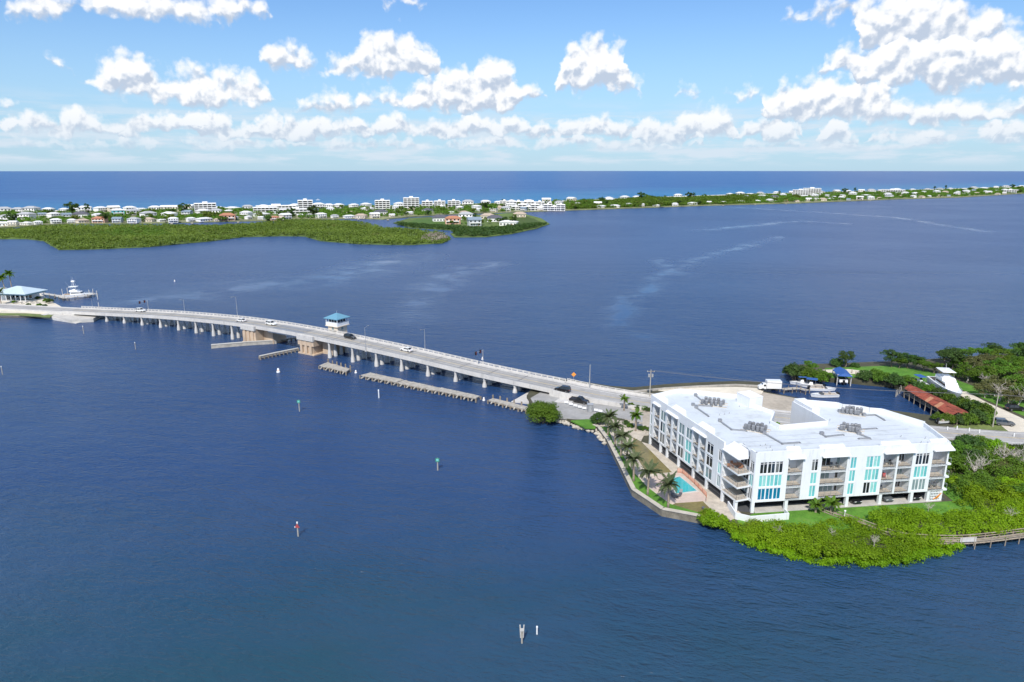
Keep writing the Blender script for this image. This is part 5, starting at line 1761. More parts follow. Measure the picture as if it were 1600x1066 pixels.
# ------------------------------------------------------------------ vehicles
def paint(name, col):
    m = mat(name, col, .28, spec=.6, noise=(.7, .04))
    m.node_tree.nodes['Principled BSDF'].inputs['Coat Weight'].default_value = .5
    return m
PAINT = {'white': paint('paint_car_white', (.80, .80, .79)), 'black': paint('paint_car_black', (.012, .012, .014)), 'grey': paint('paint_car_grey', (.10, .11, .12)), 'silver': paint('paint_car_silver', (.45, .46, .47)), 'red': paint('paint_car_red', (.40, .03, .02))}
def oct_ring(x, hw, z0, z1, c=.12):
    return [(x, -hw + c, z0), (x, hw - c, z0), (x, hw, z0 + c), (x, hw, z1 - c), (x, hw - c, z1), (x, -hw + c, z1), (x, -hw, z1 - c), (x, -hw, z0 + c)]
def make_car(kind, colour):
    """car pointing along +X, wheels on z = 0"""
    p = PAINT[colour]
    r = tag(empty('car' if kind != 'pickup' else 'pickup_truck'), 'car', 'car' if kind != 'pickup' else 'pickup truck')
    H = {'sedan': 1.45, 'suv': 1.72, 'pickup': 1.85}[kind]
    L = {'sedan': 4.7, 'suv': 4.8, 'pickup': 5.7}[kind]
    W = {'sedan': .90, 'suv': .95, 'pickup': 1.0}[kind]
    belt = H * .62
    mb = MB()
    h = L / 2
    mb.loft([oct_ring(-h, W * .86, .42, belt * .86), oct_ring(-h + .18, W * .97, .28, belt * .95), oct_ring(-h + .9, W, .24, belt), oct_ring(h - 1.45, W, .24, belt * .98), oct_ring(h - .55, W * .98, .26, belt * .86), oct_ring(h - .1, W * .9, .32, belt * .74), oct_ring(h, W * .78, .40, belt * .62)])
    body = mb.build('body', p, r)
    if kind == 'pickup':
        c0, c1, t0, t1 = -.55, h - 1.5, -.35, h - 2.35
    elif kind == 'suv':
        c0, c1, t0, t1 = -h + .12, h - 1.35, -h + .45, h - 2.15
    else:
        c0, c1, t0, t1 = -h + .55, h - 1.35, -h + 1.25, h - 2.25
    mb = MB()
    mb.hexa([(c0, -W * .93, belt - .06), (c1, -W * .93, belt - .06), (c1, W * .93, belt - .06), (c0, W * .93, belt - .06), (t0, -W * .76, H - .07), (t1, -W * .76, H - .07), (t1, W * .76, H - .07), (t0, W * .76, H - .07)])
    cab = mb.build('window', M['glass_dark'], r)
    mb = MB()
    mb.hexa([(t0 - .05, -W * .79, H - .09), (t1 + .06, -W * .79, H - .09), (t1 + .06, W * .79, H - .09), (t0 - .05, W * .79, H - .09), (t0 + .1, -W * .7, H), (t1 - .12, -W * .7, H), (t1 - .12, W * .7, H), (t0 + .1, W * .7, H)])
    mb.build('roof', p, r)
    for s in (-1, 1):
        mb = MB()
        m_ = (t0 + t1) / 2
        for bx, tx_ in ((c0, t0), (m_, m_), (c1, t1)):
            mb = MB(); mb.beam((bx, s * W * .94, belt - .05), (tx_, s * W * .775, H - .06), .09, .08); mb.build('pillar', p, cab)
    if kind == 'pickup':
        mb = MB(); mb.box(-h + .25, -.7, -W * .8, W * .8, belt - .04, belt + .004); mb.build('cargo_bed', M['black'], r)
        for s in (-1, 1):
            mb = MB(); mb.box(-h + .12, -.62, s * W * .86 - .06, s * W * .86 + .06, belt - .05, belt + .06); mb.build('bed_rail', p, r)
    for sx in (-h + .92, h - .95):
        for s in (-1, 1):
            mb = MB(); mb.tube([(sx, s * (W - .20), .34), (sx, s * (W + .02), .34)], .34, 14); w = mb.build('wheel', M['rubber'], r)
            mb = MB(); mb.tube([(sx, s * (W + .02), .34), (sx, s * (W + .035), .34)], .2, 10); mb.build('rim', M['tyre_grey'], w)
    for s in (-1, 1):
        mb = MB(); mb.box(h - .13, h - .02, s * W * .62 - .2, s * W * .62 + .2, belt * .60, belt * .72); mb.build('headlight', M['lamp_white'], r)
        mb = MB(); mb.box(-h - .015, -h + .12, s * W * .74 - .11, s * W * .74 + .11, belt * .66, belt * .86); mb.build('taillight', M['lamp_red'], r)
        mb = MB(); mb.box(c1 - .55, c1 - .35, s * (W + .1) - .08, s * (W + .1) + .08, belt - .02, belt + .13); mb.build('mirror', p, r)
    return r
def on_bridge(px, py):
    z = 4.0
    for _ in range(12):
        x, y = G(px, py, z)
        best = min(range(len(BR)), key=lambda i: (BR[i][0] - x) ** 2 + (BR[i][1] - y) ** 2)
        z = BR[best][2]
    u, _ = unit(BR[max(best - 1, 0)], BR[min(best + 1, len(BR) - 1)])
    i = best if (BR[best][0] < x and best < len(BR) - 1) else best - 1
    t = (x - BR[i][0]) / (BR[i + 1][0] - BR[i][0])
    z = BR[i][2] + (BR[i + 1][2] - BR[i][2]) * max(0, min(1, t)) + .01
    return x, y, z, math.atan2(u[1], u[0]), math.atan2(BR[i + 1][2] - BR[i][2], math.hypot(BR[i + 1][0] - BR[i][0], BR[i + 1][1] - BR[i][1]))
for kind, colr, px, py, back, lab in (('suv', 'white', 220, 487.5, 0, 'white car at the far left end of the bridge'), ('sedan', 'white', 377, 503, 1, 'white car with dark windows just left of the tan bascule pier'), ('suv', 'white', 424, 508, 0, 'white car over the left bascule pier'),
                                       ('suv', 'black', 547, 529, 0, 'black car beside the bridge tender house'), ('sedan', 'white', 635, 548, 1, 'white saloon car on the right half of the bridge')):
    c = make_car(kind, colr)
    x, y, z, a, sl = on_bridge(px, py)
    c.location = (x, y, z); c.rotation_euler = (0, -sl if not back else sl, a + (math.pi if back else 0))
    tag(c, lab, 'car', 'cars on the bridge')
def ground_car(kind, colr, px, py, rz, lab, z=LZ + .11, group='cars on land'):
    c = make_car(kind, colr)
    x, y = G(px, py, z)
    c.location = (x, y, z); c.rotation_euler = (0, 0, rz)
    tag(c, lab, None, group)
    return c
u_r = math.atan2(ROAD[6][1] - ROAD[0][1], ROAD[6][0] - ROAD[0][0])
c = ground_car('suv', 'black', 879, 610, u_r + math.pi, 'dark car leaving the right end of the bridge', z=3.0); rp = min(ROAD + BR, key=lambda p: (p[0] - c.location.x) ** 2 + (p[1] - c.location.y) ** 2); c.location.z = rp[2] + .02
ground_car('pickup', 'black', 905, 629, u_r, 'black pickup truck in the parking lot by the bridge', z=LZ + .105)
ground_car('suv', 'grey', 1568, 664, -.25, 'dark grey car parked beside the utility pole', z=LZ + .14)
ground_car('suv', 'black', 1586, 641, -.1, 'black car parked on the grass by the sand track', z=LZ + .13)
for s, colr, lab in ((22.5, 'black', 'black car parked under the building left of the wide column bay'), (29.3, 'grey', 'dark car parked under the building in the middle bay'), (35.2, 'black', 'dark car parked under the building at the right end')):
    c = make_car('suv', colr)
    p = front.p(s, -2.5, 0)
    c.location = (p[0], p[1], LZ + .128); c.rotation_euler = (0, 0, math.atan2(front.n[1], front.n[0]))
    tag(c, lab, 'car', 'cars under the building')
# white box truck by the water
bt = empty('box_truck', G3(1203, 609.5, LZ + .1), R(176))
tag(bt, 'white box truck parked on the sand behind the building', 'truck')
ORG[bt.name] = (0, 0, 0)
mb = MB(); mb.box(-3.0, 1.3, -1.1, 1.1, .75, 3.1); bx_ = mb.build('cargo_box', PAINT['white'], bt)
mb = MB(); mb.box(-3.06, -3.0, -.95, .95, .85, 2.95); mb.build('roller_door', M['galv'], bx_)
mb = MB(); mb.loft([oct_ring(1.4, 1.0, .5, 2.2), oct_ring(2.3, 1.0, .5, 2.15), oct_ring(2.9, .96, .5, 1.45), oct_ring(3.5, .9, .55, 1.25)]); mb.build('cab', PAINT['white'], bt)
mb = MB(); mb.hexa([(2.33, -.88, 1.5), (2.88, -.84, 1.42), (2.88, .84, 1.42), (2.33, .88, 1.5), (2.3, -.82, 2.1), (2.36, -.8, 2.12), (2.36, .8, 2.12), (2.3, .82, 2.1)]); mb.build('windscreen', M['glass_dark'], bt)
for s in (-1, 1):
    mb = MB(); mb.box(1.55, 2.2, s * 1.0 - .015, s * 1.0 + .015, 1.4, 2.0); mb.build('side_window', M['glass_dark'], bt)
    mb = MB(); mb.box(3.44, 3.52, s * .62 - .16, s * .62 + .16, .85, 1.02); mb.build('headlight', M['lamp_white'], bt)
    for x in (-1.7, 2.4):
        mb = MB(); mb.tube([(x, s * .72, .42), (x, s * 1.02, .42)], .42, 12); mb.build('wheel', M['rubber'], bt)
mb = MB(); mb.box(-3.0, 3.2, -.5, .5, .45, .76); mb.build('chassis', M['black'], bt)

# ------------------------------------------------------------------ boats
def hull(mb, L, W, H, bow=.35, n=9, draft=.35):
    """planing hull pointing along +X, waterline z = 0"""
    rings = []
    for i in range(n + 1):
        t = i / n
        x = -L / 2 + L * t
        w = W / 2 * (1 if t < .55 else max(.03, math.cos((t - .55) / .45 * math.pi / 2) ** .75))
        sh = H * (1 + .35 * max(0, t - .35) ** 1.5)
        k = -draft * (1 if t < .75 else 1 - (t - .75) / .25 * 1.0)
        xx = x + (bow * L * .15 * t * t)
        rings.append([(xx, -w, sh), (x, -w * .86, .08), (x, 0, k), (x, w * .86, .08), (xx, w, sh)])
    mb.loft(rings)
    return rings
def make_boat(name, label, L, W, H, style, group=None):
    r = tag(empty(name), label, 'boat', group)
    mb = MB(); rg = hull(mb, L, W, H); mb.build('hull', M['gel_white'], r)
    mb = MB()
    for s in (-1, 1):
        mb.tube([(p[0 if s < 0 else 4][0], p[0 if s < 0 else 4][1], p[0][2] + .02) for p in rg], .05, 5)
    mb.build('gunwale', M['galv'], r)
    mb = MB(); mb.box(-L * .44, L * .10, -W * .36, W * .36, H * .55, H * 1.02 + .01); mb.build('cockpit', M['tile_floor'], r)
    if style in ('console', 'canopy'):
        mb = MB(); mb.hexa([(-L * .1, -.45, H), (L * .08, -.45, H), (L * .08, .45, H), (-L * .1, .45, H), (-L * .08, -.4, H + .9), (L * .03, -.4, H + .9), (L * .03, .4, H + .9), (-L * .08, .4, H + .9)]); mb.build('console', M['gel_white'], r)
        mb = MB(); mb.hexa([(L * .03, -.4, H + .9), (L * .06, -.4, H + .9), (L * .06, .4, H + .9), (L * .03, .4, H + .9), (-L * .0, -.36, H + 1.35), (L * .015, -.36, H + 1.35), (L * .015, .36, H + 1.35), (0, .36, H + 1.35)]); mb.build('windscreen', M['glass_dark'], r)
        mb = MB()
        for sx in (-.18, .12):
            for s in (-1, 1):
                mb.tube([(L * sx, s * W * .34, H), (L * sx, s * W * .32, H + 1.9)], .03, 5)
        mb.build('canopy_post', M['galv'], r)
        mb = MB(); mb.hexa([(-L * .25, -W * .42, H + 1.86), (L * .18, -W * .42, H + 1.86), (L * .18, W * .42, H + 1.86), (-L * .25, W * .42, H + 1.86), (-L * .23, -W * .36, H + 2.0), (L * .16, -W * .36, H + 2.0), (L * .16, W * .36, H + 2.0), (-L * .23, W * .36, H + 2.0)]); mb.build('canopy', M['canvas_blue'] if style == 'canopy' else M['gel_white'], r)
    if style == 'open':
        for x in (-L * .25, L * .0):
            mb = MB(); mb.box(x, x + .5, -W * .3, W * .3, H, H + .45); mb.build('seat', M['tile_floor'], r)
        mb = MB(); mb.hexa([(L * .1, -W * .38, H * 1.05), (L * .2, -W * .3, H * 1.1), (L * .2, W * .3, H * 1.1), (L * .1, W * .38, H * 1.05), (L * .08, -W * .34, H + .5), (L * .11, -W * .3, H + .5), (L * .11, W * .3, H + .5), (L * .08, W * .34, H + .5)]); mb.build('windscreen', M['glass_dark'], r)
    for s in ((-.35, .35) if L > 7 else (0,)):
        mb = MB(); mb.loft([[(x - L / 2 - .35, s - .2, z), (x - L / 2 - .35, s + .2, z), (x - L / 2 + .25, s + .18, z), (x - L / 2 + .25, s - .18, z)] for x, z in ((.05, -.4), (0, .3), (-.06, 1.1), (.06, 1.35))]); mb.build('outboard_motor', M['black'], r)
    return r
def heading(p0, p1, z=0.0):
    a, b = G(*p0, z), G(*p1, z)
    return math.atan2(b[1] - a[1], b[0] - a[0])
def put_boat(name, px, py, rz, L, W, H, style, lab, z=0.0, group='boats in the basin'):
    b = make_boat(name, lab, L, W, H, style, group)
    b.location = G3(px, py, z); b.rotation_euler = (0, 0, rz)
    return b
put_boat('motor_boat', 1266, 605, R(155), 7.5, 2.6, .85, 'canopy', 'motor boat with blue canopy and black engines at the dock')
put_boat('motor_boat', 1284, 610, R(-8), 7.6, 2.5, .8, 'open', 'white open motor boat moored beside the dock')
put_boat('motor_boat', 1288, 620, R(184), 8.0, 2.5, .85, 'open', 'white motor boat with dark engine nearest the roof edge')
put_boat('motor_boat', 1252, 601, R(170), 6.5, 2.3, .75, 'canopy', 'smaller motor boat with blue canopy behind the dock')
put_boat('motor_boat', 1437, 602, heading((1428, 597), (1450, 607), 1.5), 7.5, 2.6, 1.0, 'canopy', 'small white cruiser with dark blue canopy on the bank', z=LZ + .35)

# pontoon boat hanging in a covered lift
pb = empty('pontoon_boat', G3(1314, 598, 0), heading((1306, 588), (1321, 606))); ORG[pb.name] = (0, 0, 0)
tag(pb, 'pontoon boat held in the blue covered boat lift', 'boat')
for s in (-1, 1):
    mb = MB(); mb.tube([(-3.3, s * .95, .75), (2.6, s * .95, .75), (3.5, s * .95, 1.0)], [.36, .36, .1], 10); mb.build('pontoon', M['galv'], pb)
mb = MB(); mb.box(-3.2, 3.0, -1.25, 1.25, 1.05, 1.2); mb.build('deck', M['gel_white'], pb)
mb = MB()
for s in (-1, 1):
    mb.box(-2.9, 2.8, s * 1.2 - .03, s * 1.2 + .03, 1.2, 1.85)
mb.box(-2.95, -2.88, -1.2, 1.2, 1.2, 1.85); mb.box(2.75, 2.82, -1.2, 1.2, 1.2, 1.85); mb.build('side_rail', M['gel_white'], pb)
mb = MB(); mb.box(3.0, 3.4, -.3, .3, .5, 1.8); mb.build('outboard_motor', M['black'], pb)
bl_ = empty('boat_lift', G3(1314, 598, 0), heading((1306, 588), (1321, 606))); ORG[bl_.name] = (0, 0, 0)
tag(bl_, 'boat lift with blue fabric cover on pale piles', 'boat lift')
for x in (-3.2, 3.2):
    for s in (-1, 1):
        mb = MB(); mb.tube([(x, s * 2.0, -2), (x, s * 2.0, 3.6)], .15, 8); mb.build('pile', M['concrete_white'], bl_)
    mb = MB(); mb.beam((x, -2.1, 3.45), (x, 2.1, 3.45), .2, .25); mb.build('cross_beam', M['galv'], bl_)
mb = MB()
mb.add([(-4, -2.1, 3.3), (4, -2.1, 3.3), (4, 2.1, 3.3), (-4, 2.1, 3.3), (-3.6, 0, 4.3), (3.6, 0, 4.3), (-4, -2.1, 3.22), (4, -2.1, 3.22), (4, 2.1, 3.22), (-4, 2.1, 3.22)], [(0, 1, 5, 4), (2, 3, 4, 5), (1, 2, 5), (3, 0, 4), (6, 7, 1, 0), (7, 8, 2, 1), (8, 9, 3, 2), (9, 6, 0, 3), (9, 8, 7, 6)])
mb.build('cover', M['canvas_blue'], bl_)

def make_yacht(label, L, W, tall, group=None):
    """sport cruiser with flybridge; waterline z = 0, bow along +X"""
    r = tag(empty('motor_yacht'), label, 'yacht', group)
    mb = MB(); rg = hull(mb, L, W, L * .115, bow=.6, n=12, draft=.6); mb.build('hull', M['gel_white'], r)
    H = L * .115
    mb = MB(); mb.box(-L * .46, -L * .2, -W * .4, W * .4, H * .7, H * 1.03); mb.build('cockpit', M['teak'], r)
    mb = MB()
    for s in (-1, 1):
        mb.tube([(p[0 if s < 0 else 4][0], p[0 if s < 0 else 4][1] * .96, p[0][2] + .5) for p in rg[6:]], .03, 5)
        for p in rg[6:]:
            q = p[0 if s < 0 else 4]; mb.tube([(q[0], q[1] * .96, q[2]), (q[0], q[1] * .96, q[2] + .5)], .02, 4)
    mb.build('bow_rail', M['galv'], r)
    def block(x0, x1, w, z0, z1, rake0, rake1, m_, nm, par):
        b = MB(); b.hexa([(x0, -w, z0), (x1, -w, z0), (x1, w, z0), (x0, w, z0), (x0 + rake0, -w * .9, z1), (x1 - rake1, -w * .9, z1), (x1 - rake1, w * .9, z1), (x0 + rake0, w * .9, z1)])
        return b.build(nm, m_, par)
    cab = block(-L * .2, L * .26, W * .40, H, H + 1.5, .1, 1.5, M['gel_white'], 'cabin', r)
    block(-L * .17, L * .225, W * .405, H + .55, H + 1.15, .05, .55, M['glass_dark'], 'window_band', cab)
    fb = block(-L * .22, L * .1, W * .42, H + 1.5, H + 2.25, .0, .7, M['gel_white'], 'flybridge', r)
    block(-L * .12, -L * .02, W * .2, H + 2.25, H + 2.8, .1, .2, M['gel_white'], 'helm', fb)
    mb = MB()
    for x in (-L * .2, L * .02):
        for s in (-1, 1):
            mb.tube([(x, s * W * .36, H + 2.2), (x * .8, s * W * .30, H + 4.0)], .04, 5)
    mb.build('hardtop_post', M['galv'], fb)
    block(-L * .24, L * .06, W * .40, H + 4.0, H + 4.16, .1, .2, M['gel_white'], 'hardtop', r)
    if tall:
        mb = MB()
        for x in (-L * .13, -L * .02):
            for s in (-1, 1):
                mb.tube([(x, s * W * .28, H + 4.1), (-L * .075 + (x + L * .075) * .4, s * W * .13, H + 6.6)], .05, 5)
        mb.build('tower_leg', M['gel_white'], r)
        block(-L * .13, -L * .01, W * .2, H + 6.6, H + 7.3, .05, .1, M['gel_white'], 'tower_seat', r)
        mb = MB()
        for s in (-1, 1):
            mb.tube([(-L * .05, s * W * .4, H + 1.5), (-L * .25, s * W * .9, H + 7.5)], [.05, .02], 5)
            mb.tube([(-L * .08, s * W * .15, H + 7.3), (-L * .1, s * W * .16, H + 9.6)], [.03, .015], 4)
        mb.build('outrigger', M['gel_white'], r)
    else:
        mb = MB(); mb.tube([(-L * .1, 0, H + 4.1), (-L * .12, 0, H + 6.0)], [.05, .02], 5); mb.build('antenna', M['gel_white'], r)
    return r
y = make_yacht('sport fishing yacht with tall white tower at the left dock', 13.5, 4.4, True)
y.location = G3(121, 464, 0); y.rotation_euler = (0, 0, R(12))
y2 = make_yacht('large white motor yacht standing on the bank above the rusty roof', 17.0, 4.6, False)
y2.location = G3(1477, 611, LZ + .75); y2.rotation_euler = (0, 0, heading((1455, 595), (1500, 628), 1.5))
for k, x in enumerate((-4.5, -1.0, 2.5)):
    a = y2.rotation_euler.z
    cx, cy = y2.location.x + math.cos(a) * x, y2.location.y + math.sin(a) * x
    mb = MB(); mb.obox((cx, cy), (math.cos(a), math.sin(a)), .4, 2.4, LZ, LZ + .22); mb.obox((cx, cy), (math.cos(a), math.sin(a)), .3, .6, LZ + .22, LZ + .95)
    tag(mb.build('keel_block', M['timber'], loc=(cx, cy, LZ)), '%s timber block under the hauled out white yacht, from its stern' % ORD[k], 'support', 'blocks under the yacht')

# ------------------------------------------------------------------ old boathouse with rusty roof
zb = 3.1
rq = [G(1413, 606, zb), G(1423, 601, zb), G(1523, 649, zb), G(1496, 655, zb)]
bh = empty('boathouse', (rq[0][0], rq[0][1], 0))
tag(bh, 'old open boathouse with rusty red sheet roof on leaning piles', 'boathouse')
def lerp2(a, b, t):
    return (a[0] + (b[0] - a[0]) * t, a[1] + (b[1] - a[1]) * t)
random.seed(15)
n = 17
for k in range(n):
    t0, t1 = k / n, (k + 1.03) / n
    for half in range(2):
        if (k, half) in ((15, 0),):
            continue
        h0, h1 = (0, .53) if half == 0 else (.5, 1)
        a0, b0 = lerp2(rq[0], rq[3], t0), lerp2(rq[1], rq[2], t0)
        a1, b1 = lerp2(rq[0], rq[3], t1), lerp2(rq[1], rq[2], t1)
        z0 = zb + (-.25 if half == 0 else .35) + random.uniform(-.07, .07) - .25 * max(0, t0 - .7); z1 = zb + (.42 if half == 0 else .05) + random.uniform(-.07, .07) - .25 * max(0, t0 - .7)
        m0, m1 = lerp2(a0, b0, h0 + random.uniform(-.03, .01)), lerp2(a0, b0, h1)
        m2, m3 = lerp2(a1, b1, h1), lerp2(a1, b1, h0 + random.uniform(-.03, .01))
        mb = MB()
        # corrugated sheet
        nc = 8
        top = []
        for i in range(nc + 1):
            s = i / nc
            dz = .035 * (1 if i % 2 else -1)
            p, q = lerp2(m0, m3, s), lerp2(m1, m2, s)
            top.append(((p[0], p[1], z0 + dz), (q[0], q[1], z1 + dz)))
        mb.add([v for t in top for v in t] + [(v[0], v[1], v[2] - .02) for t in top for v in t], [(2 * i, 2 * i + 2, 2 * i + 3, 2 * i + 1) for i in range(nc)] + [(2 * (nc + 1) + 2 * i + 1, 2 * (nc + 1) + 2 * i + 3, 2 * (nc + 1) + 2 * i + 2, 2 * (nc + 1) + 2 * i) for i in range(nc)])
        mb.build('roof_sheet', M['rust'] if random.random() > .08 else M['terracotta'], bh)
for k in range(10):
    t = k / 9
    for half in (0, .98):
        p = lerp2(lerp2(rq[0], rq[3], t), lerp2(rq[1], rq[2], t), half + .03)
        mb = MB(); mb.tube([(p[0] + random.uniform(-.35, .35), p[1] + random.uniform(-.35, .35), -2), (p[0], p[1], zb - .32 + (.3 if half else 0) - .25 * max(0, t - .7))], [.17, .13], 7); mb.build('pile', M['pile_wood'], bh)
    a, b = lerp2(rq[0], rq[3], t), lerp2(rq[1], rq[2], t)
    mb = MB(); mb.beam((a[0], a[1], zb - .42 - .25 * max(0, t - .7)), (b[0], b[1], zb - .15 - .25 * max(0, t - .7)), .12, .16); mb.build('rafter', M['pile_wood'], bh)
for half in (.04, .5, .97):
    a, b = lerp2(rq[0], rq[1], half), lerp2(rq[3], rq[2], half)
    mb = MB(); mb.beam((a[0], a[1], zb - .36 + .2 * half), (b[0], b[1], zb - .43 + .2 * half), .14, .14); mb.build('beam', M['pile_wood'], bh)
a, b = lerp2(rq[0], rq[1], .5), lerp2(rq[3], rq[2], .5)
mb = MB(); mb.beam((a[0], a[1], .9), (b[0], b[1], .9), 2.2, .15); mb.build('walkway', M['timber_grey'], bh)
# collapsed timbers at the water end
for k in range(9):
    p = G3(1409 + random.uniform(-12, 4), 607 + random.uniform(-2, 14), 0)
    mb = MB(); mb.tube([(p[0], p[1], -1), (p[0] + random.uniform(-.9, .9), p[1] + random.uniform(-.9, .9), random.uniform(.8, 2.2))], [.13, .1], 6)
    tag(mb.build('old_pile', M['timber_grey'], loc=p), 'leaning broken pile, %s at the water end of the boathouse' % ORD[k], 'pile', 'broken piles by the boathouse')
# overturned skiff by the boathouse
b = make_boat('skiff', 'small white skiff lying on the bank below the rusty roof', 4.0, 1.5, .5, 'open'); b.location = G3(1476, 660, LZ + .35); b.rotation_euler = (0, 0, R(10))

# dock and free piles in the basin
def dock(name, pts, w, z, label, step=2.4, cat='dock', group=None, m_='timber_grey'):
    r = empty(name, (pts[0][0], pts[0][1], 0))
    tag(r, label, cat, group)
    for a, b in zip(pts[:-1], pts[1:]):
        u, L = unit(a, b)
        k = max(1, int(L / 1.2))
        for i in range(k):
            c = lerp2(a, b, (i + .5) / k)
            mb = MB(); mb.obox(c, u, L / k * .97, w, z - .12, z + random.uniform(-.015, .015)); mb.build('plank', M[m_], r)
        k = max(1, int(L / step))
        for i in range(k + 1):
            c = lerp2(a, b, i / k)
            for s in (-1, 1):
                mb = MB(); mb.tube([(c[0] - u[1] * s * (w / 2 + .12), c[1] + u[0] * s * (w / 2 + .12), -2), (c[0] - u[1] * s * (w / 2 + .12), c[1] + u[0] * s * (w / 2 + .12), z + .5)], .13, 7); mb.build('pile', M['pile_wood'], r)
    return r
dock('dock', [G(1222, 609, 1), G(1248, 607, 1), G(1262, 611, 1)], 1.8, 1.2, 'low timber dock with moored motor boats behind the building')
dock('dock', [G(1344, 588, 1), G(1364, 596, 1)], 1.2, 1.2, 'short broken timber dock between pale piles')
for k, (px, py) in enumerate([(1336, 594), (1340, 596), (1346, 597), (1357, 592), (1361, 594), (1365, 598), (1330, 590)]):
    p = G3(px, py, 0); mb = MB(); mb.tube([(p[0], p[1], -2), (p[0], p[1], 2.9)], [.17, .14], 8)
    tag(mb.build('mooring_pile', M['timber'], loc=p), 'pale mooring pile, %s beside the broken dock' % ORD[k], 'pile', 'mooring piles in the basin')

# ------------------------------------------------------------------ posts, signs, markers
def utility_pole(px, py, h, lab, z=LZ + .1, arm=True, cans=0):
    p = G3(px, py, z)
    r = tag(empty('utility_pole', p), lab, 'utility pole', 'utility poles')
    mb = MB(); mb.tube([(p[0], p[1], z - .5), (p[0], p[1], z + h)], [.17, .11], 8); mb.build('pole', M['timber_grey'] if cans or arm else M['galv'], r)
    if arm:
        mb = MB(); mb.beam((p[0] - 1.1, p[1], z + h - .6), (p[0] + 1.1, p[1], z + h - .6), .1, .12); a = mb.build('crossarm', M['timber'], r)
        for x in (-1, 0, 1):
            q = MB(); q.tube([(p[0] + x, p[1], z + h - .55), (p[0] + x, p[1], z + h - .3)], .05, 6); q.build('insulator', M['gel_white'], a)
    for k in range(cans):
        x = p[0] + (-.5 if k == 0 else .5)
        mb = MB(); mb.tube([(x, p[1], z + h - 2.2), (x, p[1], z + h - 1.3)], .28, 10); mb.build('transformer', M['galv'], r)
    return p
P1 = utility_pole(1551, 667, 9.0, 'utility pole beside the road at the right edge')
P2 = utility_pole(1015, 622, 8.6, 'utility pole with two transformers behind the corner of the building', cans=2)
utility_pole(921, 607, 7.4, 'tall pale pole beside the road at the bridge end', z=2.4, arm=False)
mb = MB()
for dx in (-1, 0, 1):
    a = Vector((P2[0] + dx, P2[1], LZ + 8.5)); b = Vector((P1[0] + dx, P1[1], LZ + 8.9))
    pts = [a.lerp(b, t / 10) - Vector((0, 0, 1.3 * 4 * (t / 10) * (1 - t / 10))) for t in range(11)]
    mb.tube(pts, .022, 4)
    c = b + Vector((60, -8, .2))
    pts = [b.lerp(c, t / 8) - Vector((0, 0, 1.0 * 4 * (t / 8) * (1 - t / 8))) for t in range(9)]
    mb.tube(pts, .022, 4)
tag(mb.build('power_lines', M['steel_dark'], loc=P2), 'thin power lines strung between the utility poles behind the building', 'power line')
for k, (px, py) in enumerate([(1480, 672.5), (1495, 671.5), (1514, 674.5), (1584, 683), (1530, 677)]):
    p = G3(px, py, LZ + .08); mb = MB(); mb.tube([p, (p[0], p[1], p[2] + .95), (p[0], p[1], p[2] + 1.02)], [.13, .13, .05], 9)
    tag(mb.build('bollard', M['gel_white'], loc=p), 'white roadside bollard, %s from the building end' % ORD[k], 'bollard', 'bollards along the road')
p = G3(1319, 811, LZ + .1)
r = tag(empty('light_post', p), 'short white light post on the lawn by the boardwalk', 'light post')
mb = MB(); mb.tube([p, (p[0], p[1], p[2] + 1.5)], .06, 7); mb.build('post', M['gel_white'], r)
mb = MB(); mb.tube([(p[0], p[1], p[2] + 1.5), (p[0], p[1], p[2] + 1.75), (p[0], p[1], p[2] + 1.85)], [.16, .2, .08], 9); mb.build('lamp_head', M['gel_white'], r)
# sign board on the boardwalk
bi = min(bl, key=lambda q: abs(q[0] - G(1514, 846, 1.5)[0]))
r = tag(empty('notice_board', (bi[0], bi[1], 1.2)), 'pale blank notice board on the boardwalk rail', 'notice board')
u = bi[2]; c = (bi[0] + u[1] * .80, bi[1] - u[0] * .80)
mb = MB(); mb.obox(c, u, 3.0, .07, 1.65, 2.5); mb.build('panel', M['concrete_white'], r)
for s in (-1.2, 1.2):
    mb = MB(); mb.obox((c[0] + u[0] * s, c[1] + u[1] * s), u, .12, .12, .8, 2.55); mb.build('leg', M['timber'], r)
# portable toilet, barrier row
p = G3(922, 643, LZ + .1)
r = tag(empty('portable_toilet', p), 'grey portable toilet standing in the parking lot', 'portable toilet')
mb = MB(); mb.box(p[0] - .75, p[0] + .75, p[1] - .75, p[1] + .75, p[2], p[2] + 2.1); mb.build('cabin', M['steel_grey'], r)
mb = MB(); mb.hip((p[0], p[1]), (1, 0), 1.5, 1.5, p[2] + 2.1, .35, over=.08, ridge=.3, thick=.08); mb.build('roof', M['galv'], r)
mb = MB(); mb.box(p[0] - .35, p[0] + .35, p[1] - .79, p[1] - .75, p[2] + .1, p[2] + 1.9); dd_ = mb.build('door', M['galv'], r)
mb = MB(); mb.box(p[0] + .2, p[0] + .28, p[1] - .84, p[1] - .79, p[2] + .9, p[2] + 1.1); mb.build('handle', M['black'], dd_)
bars = [(885, 632), (892, 634.5), (899, 637), (906, 639), (913, 641), (931, 644), (938, 645.5)]
